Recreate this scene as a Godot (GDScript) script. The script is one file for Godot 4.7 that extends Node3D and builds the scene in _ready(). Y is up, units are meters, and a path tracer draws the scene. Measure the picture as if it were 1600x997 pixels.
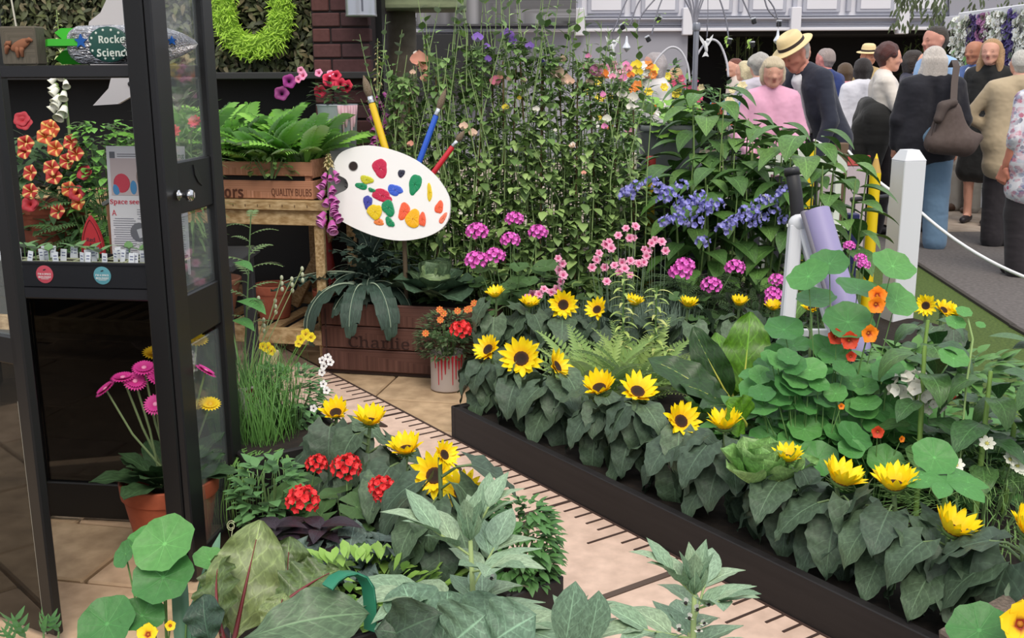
extends Node3D
# A show garden: ruler path, raised beds, greenhouse, painter's palette, and the crowd behind the rope.

const FOCAL := 1650.0
const EYE := Vector3(0, 1.4, 0)
var c_right: Vector3
var c_up: Vector3
var c_fwd: Vector3
# frame of the ruler path: O on its right-hand edge, U along it (towards the viewer), V across it (to the left)
const O := Vector3(-0.4546, 0, -4.244)
const U := Vector3(0.5635, 0, 0.8261)
const V := Vector3(-0.8261, 0, 0.5635)
const UP := Vector3.UP
var rng := RandomNumberGenerator.new()
var mats := {}
var texs := {}
var counts := {}
var meshes := {}


func lens() -> void:
	var p := deg_to_rad(13.2)
	var r := deg_to_rad(-0.3)
	c_fwd = Vector3(0, -sin(p), -cos(p))
	var u0 := Vector3(0, cos(p), -sin(p))
	c_right = Vector3.RIGHT * cos(r) + u0 * sin(r)
	c_up = u0 * cos(r) - Vector3.RIGHT * sin(r)


func ray(x: float, y: float) -> Vector3:
	return c_fwd + c_right * (x - 800.0) / FOCAL - c_up * (y - 498.5) / FOCAL


func at(x: float, y: float, d: float) -> Vector3:      # a place seen in that direction, at that depth
	return EYE + ray(x, y) * d


func on(x: float, y: float, h := 0.0) -> Vector3:       # a place on the level h
	var q := ray(x, y)
	return EYE + q * ((h - EYE.y) / q.y)


func pv(u: float, v: float, h := 0.0) -> Vector3:
	return O + U * u + V * v + UP * h


func onv(x: float, y: float, v: float) -> Vector3:      # a place on the upright plane along the path at offset v
	var q := ray(x, y)
	return EYE + q * (((O - EYE).dot(V) + v) / q.dot(V))


func rf(a: float, b: float) -> float:
	return rng.randf_range(a, b)


func flat(p: Vector3, h := 0.0) -> Vector3:
	return Vector3(p.x, h, p.z)


func bz(dir: Vector3, up := Vector3.UP) -> Basis:       # z along dir, y near up
	var z := dir.normalized()
	var x := up.cross(z)
	if x.length() < 0.01:
		x = Vector3.RIGHT.cross(z)
	x = x.normalized()
	return Basis(x, z.cross(x), z)


func tf(p: Vector3, dir: Vector3, up := Vector3.UP, s := 1.0) -> Transform3D:
	return Transform3D(bz(dir, up).scaled(Vector3.ONE * s) if s != 1.0 else bz(dir, up), p)


# ---------------------------------------------------------------- meshes
class MB:
	var v := PackedVector3Array()
	var n := PackedVector3Array()
	var t := PackedVector2Array()
	var c := PackedColorArray()
	var i := PackedInt32Array()
	var col := Color.WHITE

	func grid(p: PackedVector3Array, w: int, wrap := false, uvs := PackedVector2Array(), cols := PackedColorArray()) -> void:
		var h := p.size() / w
		var b := v.size()
		for y in h:
			for x in w:
				var k := y * w + x
				var ds := p[mini(y + 1, h - 1) * w + x] - p[maxi(y - 1, 0) * w + x]
				var xa := (x + 1) % (w - 1) if wrap and x == w - 1 else mini(x + 1, w - 1)
				var xb := w - 2 if wrap and x == 0 else maxi(x - 1, 0)
				if wrap and x == w - 1:
					xa = 1
				var dw := p[y * w + xa] - p[y * w + xb]
				if dw.length_squared() < 1e-14:
					var y2 := y + 1 if y == 0 else y - 1
					dw = p[y2 * w + xa] - p[y2 * w + xb]
				var nn := ds.cross(dw).normalized()
				n.append(nn if nn.length_squared() > 0.5 else Vector3.UP)
				t.append(uvs[k] if uvs.size() else Vector2(float(x) / (w - 1), float(y) / maxi(1, h - 1)))
				c.append(cols[k] if cols.size() else col)
		v.append_array(p)
		for y in h - 1:
			for x in w - 1:
				var a := b + y * w + x
				i.append_array(PackedInt32Array([a, a + 1, a + w, a + 1, a + w + 1, a + w]))

	func face(pts: Array) -> void:                      # a flat polygon, clockwise from its front
		var b := v.size()
		var nn: Vector3 = (pts[2] - pts[0]).cross(pts[1] - pts[0]).normalized()
		for k in pts.size():
			v.append(pts[k])
			n.append(nn)
			t.append(Vector2(float(k == 1 or k == 2), float(k > 1)))
			c.append(col)
		for k in range(1, pts.size() - 1):
			i.append_array(PackedInt32Array([b, b + k, b + k + 1]))

	func box(x: Transform3D, s: Vector3, bev := 0.0) -> void:
		var h := s / 2.0
		if bev <= 0.0:
			for ax in 3:
				for sg in [-1.0, 1.0]:
					var e1 := Vector3.ZERO
					var e2 := Vector3.ZERO
					var e0 := Vector3.ZERO
					e0[ax] = h[ax] * sg
					e1[(ax + 1) % 3] = h[(ax + 1) % 3]
					e2[(ax + 2) % 3] = h[(ax + 2) % 3] * sg
					face([x * (e0 - e1 - e2), x * (e0 - e1 + e2), x * (e0 + e1 + e2), x * (e0 + e1 - e2)])
			return
		# chamfered: an octagonal section swept along z with inset ends
		var rows := [[-h.z, bev], [-h.z + bev, 0.0], [h.z - bev, 0.0], [h.z, bev]]
		var rings := []
		for r in rows:
			var a: float = h.x - r[1]
			var bb: float = h.y - r[1]
			var e: float = bev * (0.6 if r[1] > 0.0 else 1.0)
			rings.append([x * Vector3(a, -bb + e, r[0]), x * Vector3(a - e, -bb, r[0]), x * Vector3(-a + e, -bb, r[0]), x * Vector3(-a, -bb + e, r[0]), x * Vector3(-a, bb - e, r[0]), x * Vector3(-a + e, bb, r[0]), x * Vector3(a - e, bb, r[0]), x * Vector3(a, bb - e, r[0])])
		for k in 3:
			for m in 8:
				var m2 := (m + 1) % 8
				face([rings[k][m], rings[k][m2], rings[k + 1][m2], rings[k + 1][m]])
		var first: Array = rings[0].duplicate()
		first.reverse()
		face(first)
		face(rings[3])

	func tube(pts: Array, radii, sides := 6, cap := true) -> void:
		var p := PackedVector3Array()
		var m := pts.size()
		var side := Vector3.ZERO
		var rows := []
		for k in m:
			var d: Vector3 = (pts[mini(k + 1, m - 1)] - pts[maxi(k - 1, 0)]).normalized()
			if side == Vector3.ZERO:
				side = d.cross(Vector3.UP if absf(d.y) < 0.9 else Vector3.RIGHT).normalized()
			side = (side - d * side.dot(d)).normalized()
			var up := d.cross(side)
			var r: float = radii if not radii is Array else radii[mini(k, radii.size() - 1)]
			rows.append([pts[k], side, up, r])
		if cap:
			rows.push_front([rows[0][0], rows[0][1], rows[0][2], 0.0002])
			rows.append([rows[-1][0], rows[-1][1], rows[-1][2], 0.0002])
		for r in rows:
			for s in sides + 1:
				var a := -TAU * s / sides
				p.append(r[0] + (r[1] * cos(a) + r[2] * sin(a)) * r[3])
		grid(p, sides + 1, true)

	func lathe(x: Transform3D, prof: Array, sides := 16, cols := []) -> void:
		var p := PackedVector3Array()
		var cc := PackedColorArray()
		for q in prof.size():
			for s in sides + 1:
				var a := TAU * s / sides
				p.append(x * Vector3(prof[q].x * cos(a), prof[q].y, prof[q].x * sin(a)))
				if cols.size():
					cc.append(cols[q])
		grid(p, sides + 1, true, PackedVector2Array(), cc)

	func ball(x: Transform3D, r: Vector3, sides := 10, rows := 7) -> void:
		var pr := []
		for k in rows + 1:
			var a := -PI / 2 + PI * k / rows
			pr.append(Vector2(maxf(cos(a), 0.001), sin(a)))
		lathe(x * Transform3D(Basis.from_scale(r), Vector3.ZERO), pr, sides)

	func prism(x: Transform3D, poly: PackedVector2Array, depth: float) -> void:   # an outline in x, y with its thickness along z (front at +z)
		var q := poly
		if Geometry2D.is_polygon_clockwise(q):
			q = poly.duplicate()
			q.reverse()
		var tri := Geometry2D.triangulate_polygon(q)
		var lo := Vector2(INF, INF)
		var hi := -lo
		for k in q:
			lo = lo.min(k)
			hi = hi.max(k)
		for sg in [1.0, -1.0]:
			var b := v.size()
			for k in q:
				v.append(x * Vector3(k.x, k.y, depth / 2 * sg))
				n.append((x.basis * Vector3(0, 0, sg)).normalized())
				t.append((k - lo) / (hi - lo))
				c.append(col)
			for k in range(0, tri.size(), 3):
				var a := [tri[k], tri[k + 1], tri[k + 2]]
				var area: float = (q[a[1]] - q[a[0]]).cross(q[a[2]] - q[a[0]])
				var ccw := area > 0.0
				if ccw == (sg > 0.0):
					i.append_array(PackedInt32Array([b + a[0], b + a[2], b + a[1]]))
				else:
					i.append_array(PackedInt32Array([b + a[0], b + a[1], b + a[2]]))
		for k in q.size():
			var a := q[k]
			var d := q[(k + 1) % q.size()]
			face([x * Vector3(a.x, a.y, depth / 2), x * Vector3(d.x, d.y, depth / 2), x * Vector3(d.x, d.y, -depth / 2), x * Vector3(a.x, a.y, -depth / 2)])

	func add(o: MB, x: Transform3D) -> void:
		var b := v.size()
		for k in o.v.size():
			v.append(x * o.v[k])
			n.append((x.basis * o.n[k]).normalized())
		t.append_array(o.t)
		c.append_array(o.c)
		for k in o.i:
			i.append(b + k)

	func tint(cl: Color) -> MB:
		for k in c.size():
			c[k] = cl
		return self

	func done() -> ArrayMesh:
		var a := []
		a.resize(Mesh.ARRAY_MAX)
		a[Mesh.ARRAY_VERTEX] = v
		a[Mesh.ARRAY_NORMAL] = n
		a[Mesh.ARRAY_TEX_UV] = t
		a[Mesh.ARRAY_COLOR] = c
		a[Mesh.ARRAY_INDEX] = i
		var m := ArrayMesh.new()
		m.add_surface_from_arrays(Mesh.PRIMITIVE_TRIANGLES, a)
		return m


func lin(r: float, g: float, b: float) -> Color:       # 0..255 sRGB to the linear value that vertex colours hold
	return Color(r / 255, g / 255, b / 255).srgb_to_linear()


func mat(key: String, r: float, g: float, b: float, rough := 0.6, o := {}) -> StandardMaterial3D:
	if mats.has(key):
		return mats[key]
	var m := StandardMaterial3D.new()
	m.resource_name = key
	m.albedo_color = Color(r / 255, g / 255, b / 255)
	m.roughness = rough
	m.metallic = o.get("metal", 0.0)
	m.metallic_specular = o.get("spec", 0.5)
	if o.has("tex"):
		m.albedo_texture = o.tex
	if o.has("tri"):
		m.uv1_triplanar = true
		m.uv1_world_triplanar = true
		m.uv1_scale = Vector3.ONE * o.tri
	if o.has("uv"):
		m.uv1_scale = o.uv
	if o.has("height"):
		m.heightmap_enabled = true
		m.heightmap_texture = o.height
		m.heightmap_scale = o.get("relief", 0.1)
	if o.has("vc"):
		m.vertex_color_use_as_albedo = true
	if o.has("back"):
		m.backlight_enabled = true
		m.backlight = Color(o.back, o.back, o.back)
	if o.has("rim"):
		m.rim_enabled = true
		m.rim = o.rim
		m.rim_tint = 0.5
	if o.has("coat"):
		m.clearcoat_enabled = true
		m.clearcoat = o.coat
		m.clearcoat_roughness = 0.15
	mats[key] = m
	return m


func glass(key: String, r: float, g: float, b: float, a: float) -> StandardMaterial3D:
	if mats.has(key):
		return mats[key]
	var m := StandardMaterial3D.new()
	m.resource_name = key
	m.albedo_color = Color(r / 255, g / 255, b / 255, a)
	m.transparency = BaseMaterial3D.TRANSPARENCY_ALPHA
	m.roughness = 0.03
	mats[key] = m
	return m


func noise_tex(key: String, freq: float, lo: Color, hi: Color, size := 512, kind := FastNoiseLite.TYPE_SIMPLEX_SMOOTH, oct := 5) -> Texture2D:
	if texs.has(key):
		return texs[key]
	var f := FastNoiseLite.new()
	f.noise_type = kind
	f.seed = key.length() * 7 + 3
	f.frequency = freq
	f.fractal_octaves = oct
	var g := Gradient.new()
	g.set_color(0, lo)
	g.set_color(1, hi)
	var t := NoiseTexture2D.new()
	t.width = size
	t.height = size
	t.seamless = true
	t.noise = f
	t.color_ramp = g
	texs[key] = t
	return t


func vein_tex(key: String, kind: int, base: float, height := false) -> Texture2D:
	# 0 pinnate (midrib, side veins), 1 radial (nasturtium), 2 netted heavy (beet, cabbage)
	var full := key + str(kind) + str(height)
	if texs.has(full):
		return texs[full]
	var S := 256
	var im := Image.create(S, S, false, Image.FORMAT_RGB8)
	var f := FastNoiseLite.new()
	f.seed = 5
	f.frequency = 0.03
	f.fractal_octaves = 4
	for y in S:
		for x in S:
			var u := (x + 0.5) / S
			var w := (y + 0.5) / S
			var k := 0.0
			var nz := f.get_noise_2d(x, y)
			if kind == 1:
				var d := Vector2(u - 0.5, w - 0.5)
				var r := d.length() * 2.0
				var a := d.angle() / TAU * 9.0 + 0.03 * nz
				var off := absf(a - roundf(a)) * r * 2.2
				k = clampf(1.0 - off / 0.05, 0, 1) * clampf(1.15 - r, 0, 1)
				k = maxf(k, clampf(1.0 - r / 0.09, 0, 1) * 2.0)
			else:
				var s := absf(u - 0.5) * 2.0
				var mid := clampf(1.0 - s / (0.05 if kind == 0 else 0.06), 0, 1)
				var q := (w - s * 0.3 + nz * 0.02) * (7.0 if kind == 0 else 6.0) + (0.5 if u > 0.5 else 0.0)
				var off := absf(q - roundf(q))
				var side := clampf(1.0 - off / (0.09 if kind == 0 else 0.1), 0, 1) * (1.0 - s * 0.6)
				k = maxf(mid * 1.2, side * 0.6)
				if kind == 2:
					var q2 := (w * 9.0 + s * 4.0 + nz * 0.5)
					k = maxf(k, clampf(1.0 - absf(q2 - roundf(q2)) / 0.12, 0, 1) * 0.3)
			var val := clampf(base + nz * (0.05 if kind == 1 else 0.14) + k * (1.0 - base) * 1.1, 0, 1)
			if height:
				val = clampf(0.6 - k * 0.45 + nz * 0.3, 0, 1)
			im.set_pixel(x, y, Color(val, val, val) if kind != 1 or height else Color(val, minf(1.0, val * 1.0), val * (0.97 + 0.03 * k)))
	var t := ImageTexture.create_from_image(im)
	texs[full] = t
	return t


func wood_tex(key: String, lo: Color, hi: Color) -> Texture2D:
	if texs.has(key):
		return texs[key]
	var f := FastNoiseLite.new()
	f.seed = key.length()
	f.frequency = 0.02
	f.fractal_octaves = 4
	var im := Image.create(256, 256, false, Image.FORMAT_RGB8)
	for y in 256:
		for x in 256:
			var a := f.get_noise_2d(x * 0.35, y * 7.0) * 0.9 + f.get_noise_2d(x * 3.0, y * 40.0) * 0.35
			im.set_pixel(x, y, lo.lerp(hi, clampf(0.5 + a, 0, 1)))
	var t := ImageTexture.create_from_image(im)
	texs[key] = t
	return t


# ---------------------------------------------------------------- nodes
func numbered(called: String) -> String:
	var k: int = counts.get(called, 0)
	counts[called] = k + 1
	return called if k == 0 else "%s_%03d" % [called, k]


func meta(o: Node, label: String, category: String, group := "") -> void:
	o.set_meta("label", label)
	o.set_meta("category", category)
	if group:
		o.set_meta("group", group)


func thing(called: String, label: String, category: String, p := Vector3.ZERO, group := "", turn := 0.0) -> Node3D:
	var o := Node3D.new()
	o.name = numbered(called)
	add_child(o)
	o.position = p
	o.rotation.y = turn
	meta(o, label, category, group)
	return o


func part(parent: Node, called: String, m: Mesh, mt: Material, x := Transform3D()) -> MeshInstance3D:
	var o := MeshInstance3D.new()
	o.name = called
	o.mesh = m
	o.material_override = mt
	o.transform = x
	parent.add_child(o, true)
	return o


func solo(called: String, label: String, category: String, m: Mesh, mt: Material, x := Transform3D(), group := "") -> MeshInstance3D:
	var o := MeshInstance3D.new()
	o.name = numbered(called)
	o.mesh = m
	o.material_override = mt
	o.transform = x
	add_child(o)
	meta(o, label, category, group)
	return o


func struct(called: String, m: Mesh, mt: Material, x := Transform3D(), parent: Node = null) -> MeshInstance3D:
	var o := MeshInstance3D.new()
	o.mesh = m
	o.material_override = mt
	o.transform = x
	if parent:
		o.name = called
		parent.add_child(o, true)
	else:
		o.name = numbered(called)
		add_child(o)
		o.set_meta("kind", "structure")
	return o


func stuff(o: Node) -> Node:
	o.set_meta("kind", "stuff")
	return o


func many(parent: Node, called: String, m: Mesh, mt: Material, xs: Array, tints := []) -> MultiMeshInstance3D:
	var mm := MultiMesh.new()
	mm.transform_format = MultiMesh.TRANSFORM_3D
	mm.use_colors = tints.size() > 0
	mm.mesh = m
	mm.instance_count = xs.size()
	for k in xs.size():
		mm.set_instance_transform(k, xs[k])
		if tints.size():
			mm.set_instance_color(k, tints[k % tints.size()])
	var o := MultiMeshInstance3D.new()
	o.name = called
	o.multimesh = mm
	o.material_override = mt
	parent.add_child(o, true)
	o.set_meta("kind", "stuff")
	return o


func boxm(s: Vector3, bev := 0.0) -> ArrayMesh:
	var key := "box%s%s" % [s, bev]
	if not meshes.has(key):
		var b := MB.new()
		b.box(Transform3D(), s, bev)
		meshes[key] = b.done()
	return meshes[key]


func beam(a: Vector3, b: Vector3, w: float, h: float, bev := 0.004, up := Vector3.UP) -> Array:   # [mesh, transform] of a bar from a to b
	var d := b - a
	return [boxm(Vector3(w, h, snappedf(d.length(), 0.0005)), bev), Transform3D(bz(d, up), (a + b) / 2)]


func bar(parent: Node, called: String, a: Vector3, b: Vector3, w: float, h: float, mt: Material, bev := 0.003, up := Vector3.UP) -> MeshInstance3D:
	var q := beam(a, b, w, h, bev, up)
	return part(parent, called, q[0], mt, q[1])


func rod(parent: Node, called: String, pts: Array, r, mt: Material, sides := 8) -> MeshInstance3D:
	var b := MB.new()
	b.tube(pts, r, sides)
	return part(parent, called, b.done(), mt)


func text(parent: Node, s: String, size: float, p: Transform3D, mt: Material, face := "Droid Sans", bold := 700, squeeze := 1.0) -> MeshInstance3D:
	var f := SystemFont.new()
	f.font_names = PackedStringArray([face])
	f.font_weight = bold
	var m := TextMesh.new()
	m.text = s
	m.font = f
	m.font_size = 64
	m.pixel_size = size / 64.0
	m.depth = size * 0.05
	m.curve_step = 2.0
	return part(parent, "lettering", m, mt, p * Transform3D(Basis.from_scale(Vector3(squeeze, 1, 1)), Vector3.ZERO))


func _ready() -> void:
	rng.seed = 7
	lens()
	var cam := Camera3D.new()
	cam.name = "camera"
	cam.transform = Transform3D(Basis(c_right, c_up, -c_fwd), EYE)
	cam.fov = rad_to_deg(2.0 * atan(498.5 / FOCAL))
	cam.near = 0.05
	cam.far = 100.0
	add_child(cam)
	cam.current = true
	var sky := ProceduralSkyMaterial.new()
	sky.sky_top_color = Color(0.93, 0.95, 0.98)
	sky.sky_horizon_color = Color(0.86, 0.88, 0.92)
	sky.ground_horizon_color = Color(0.42, 0.41, 0.4)
	sky.ground_bottom_color = Color(0.3, 0.29, 0.28)
	sky.sun_angle_max = 1.0
	var env := Environment.new()
	env.background_mode = Environment.BG_SKY
	env.sky = Sky.new()
	env.sky.sky_material = sky
	env.background_energy_multiplier = 1.0
	env.tonemap_mode = Environment.TONE_MAPPER_LINEAR
	env.tonemap_exposure = 1.25
	env.sdfgi_enabled = true
	env.ssao_enabled = true
	env.ssil_enabled = true
	var we := WorldEnvironment.new()
	we.name = "surroundings"
	we.environment = env
	add_child(we)
	var sun := DirectionalLight3D.new()      # the bright part of an overcast sky
	sun.name = "hazy_sun"
	sun.light_energy = 0.6
	sun.light_color = Color(1.0, 0.97, 0.93)
	sun.light_angular_distance = 35.0
	sun.shadow_enabled = true
	sun.basis = bz(Vector3(0.1, 1.0, 0.7))
	add_child(sun)

	make_ground()
	make_beds()
	make_building()
	make_greenhouse()
	make_corner()
	make_right()
	make_left()
	make_front()
	make_far_things()
	make_crowd()


# ---------------------------------------------------------------- leaves and flowers
func width_at(kind: String, t: float) -> float:
	match kind:
		"heart":
			return pow(sin(PI * pow(clampf(t * 0.94 + 0.06, 0, 1), 0.62)), 0.9)
		"ovate":
			return pow(sin(PI * pow(t, 0.72)), 0.95)
		"obovate":
			return pow(sin(PI * pow(t, 1.35)), 0.8)
		"blade":
			return clampf(t * 12.0, 0.3, 1.0) * pow(1.0 - t, 0.55)
		"strap":
			return clampf(0.25 + t * 3.0, 0, 1) * clampf(pow((1.0 - t) * 3.2, 0.6), 0, 1)
		"beet":
			return (0.08 if t < 0.16 else 0.08 + 0.92 * pow(sin(PI * pow((t - 0.16) / 0.84, 0.8)), 0.7))
		"petal":
			return pow(sin(PI * clampf(pow(t * 0.93 + 0.07, 0.8), 0, 1)), 0.75)
	return pow(sin(PI * t), 0.8)


func leafmb(kind: String, L: float, W: float, o := {}) -> MB:
	# grows along +z, its upper side towards +y
	var nl: int = o.get("nl", 7)
	var nw: int = o.get("nw", 5)
	var droop: float = o.get("droop", 0.5)
	var fold: float = o.get("fold", 0.15)
	var wave: float = o.get("wave", 0.0)
	var freq: float = o.get("freq", 3.0)
	var ser: float = o.get("ser", 0.0)
	var cup: float = o.get("cup", 0.0)
	var ph: float = o.get("ph", 0.0)
	var lobe := 0.2 if kind == "heart" else 0.0
	var p := PackedVector3Array()
	var uv := PackedVector2Array()
	var y := 0.0
	var z := 0.0
	for a in nl + 1:
		var t := float(a) / nl
		var ang := -droop * (t - 0.5 / nl)
		if a > 0:
			y += sin(ang) * L / nl
			z += cos(ang) * L / nl
		var w := width_at(kind, t) * W / 2.0
		if ser > 0.0:
			w *= 1.0 + ser * (1.0 if a % 2 == 0 else -1.0)
		w = maxf(w, 0.0004)
		for b in nw:
			var s := 2.0 * b / (nw - 1) - 1.0
			var xx := s * w
			var yy := y + fold * absf(xx) + cup * xx * xx / maxf(W, 0.01) + wave * W * sin(freq * TAU * t + ph + (PI if s > 0 else 0.0) * 0.7) * absf(s)
			var zz := z - lobe * L * s * s * pow(1.0 - t, 3.0)
			p.append(Vector3(xx * cos(fold * 0.5), yy, zz))
			uv.append(Vector2(s * 0.5 + 0.5, t))
	var m := MB.new()
	m.grid(p, nw, false, uv)
	return m


func leafm(kind: String, L: float, W: float, o := {}) -> ArrayMesh:
	var key := "leaf %s %s %s %s" % [kind, L, W, o]
	if not meshes.has(key):
		meshes[key] = leafmb(kind, L, W, o).done()
	return meshes[key]


func discm(R: float, seedn: int) -> ArrayMesh:          # a nasturtium leaf, its centre at the origin
	var key := "disc %s %d" % [R, seedn]
	if meshes.has(key):
		return meshes[key]
	var p := PackedVector3Array()
	var uv := PackedVector2Array()
	var r2 := RandomNumberGenerator.new()
	r2.seed = seedn
	var a0 := r2.randf() * 6.0
	for k in 6:
		var r := k / 5.0
		for s in 28:
			var a := TAU * s / 27.0
			var rr := R * r * (1.0 + 0.045 * sin(a * 7.0 + a0) * r + 0.05 * sin(a * 2.0 + a0))
			var y := R * (0.13 * r * r - 0.05 * r * sin(a * 3.0 + a0) * r + 0.035 * sin(a * 7.0) * r)
			p.append(Vector3(cos(a) * rr, y, sin(a) * rr))
			uv.append(Vector2(0.5 + 0.5 * r * cos(a), 0.5 + 0.5 * r * sin(a)))
	var m := MB.new()
	m.grid(p, 28, true, uv)
	meshes[key] = m.done()
	return meshes[key]


func roundm(R: float, lobes: int) -> ArrayMesh:         # a scalloped pelargonium leaf with a notch
	var key := "round %s %d" % [R, lobes]
	if meshes.has(key):
		return meshes[key]
	var p := PackedVector3Array()
	var uv := PackedVector2Array()
	for k in 5:
		var r := k / 4.0
		for s in 30:
			var a := -PI * 0.94 + PI * 1.88 * s / 29.0
			var rr := R * r * (1.0 + 0.07 * sin(a * lobes))
			p.append(Vector3(sin(a) * rr, R * (0.12 * r * r + 0.07 * r * sin(a * lobes * 0.5) + 0.06 * sin(a * 2.0) * r), cos(a) * rr + R * 0.0))
			uv.append(Vector2(0.5 + 0.5 * r * sin(a), 0.5 + 0.5 * r * cos(a)))
	var m := MB.new()
	m.grid(p, 30, false, uv)
	meshes[key] = m.done()
	return meshes[key]


func frondm(L: float, W: float, n: int, droop := 0.5) -> ArrayMesh:      # a pinnate, feathery leaf
	var key := "frond %s %s %d %s" % [L, W, n, droop]
	if meshes.has(key):
		return meshes[key]
	var m := MB.new()
	var y := 0.0
	var z := 0.0
	var pts := []
	for a in n:
		var t := float(a) / n
		var ang := -droop * t
		y += sin(ang) * L / n
		z += cos(ang) * L / n
		pts.append(Vector3(0, y, z))
		var w := W / 2.0 * sin(PI * pow(t * 0.9 + 0.08, 0.7))
		for s in [-1.0, 1.0]:
			var lf := leafmb("ovate", w, maxf(w * 0.3, 0.003), {"nl": 3, "nw": 3, "droop": 0.7})
			m.add(lf, Transform3D(bz(Vector3(s, 0.1, 0.55)), pts[-1]))
	m.tube([Vector3.ZERO] + pts, 0.0014, 4)
	meshes[key] = m.done()
	return meshes[key]


func jagm(L: float, W: float, lobes: int, droop := 0.8) -> ArrayMesh:     # a jagged salad leaf (mizuna)
	var key := "jag %s %s %d %s" % [L, W, lobes, droop]
	if meshes.has(key):
		return meshes[key]
	var m := leafmb("ovate", L, W * 0.22, {"droop": droop, "nl": 6, "nw": 3})
	for a in lobes:
		var t := 0.25 + 0.7 * a / lobes
		for s in [-1.0, 1.0]:
			var ang := droop * t
			var lf := leafmb("ovate", W * 0.5 * (1.1 - absf(t - 0.6)), W * 0.16, {"nl": 3, "nw": 3, "droop": 0.5})
			m.add(lf, Transform3D(bz(Vector3(s, -sin(ang), 0.7)), Vector3(0, -L * droop * t * t * 0.5, L * t * (1.0 - droop * droop * t * t * 0.16))))
	meshes[key] = m.done()
	return meshes[key]


func leafmat(key: String, r: float, g: float, b: float, rough := 0.5, kind := 0, base := 0.72, back := 0.35) -> StandardMaterial3D:
	return mat(key, r, g, b, rough, {"tex": vein_tex("vein", kind, base), "height": vein_tex("vein", kind, base, true), "relief": 0.12, "back": back})


func stem_of(parent: Node, pts: Array, r, mt: Material, called := "stem") -> MeshInstance3D:
	return rod(parent, called, pts, r, mt, 6)


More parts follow.
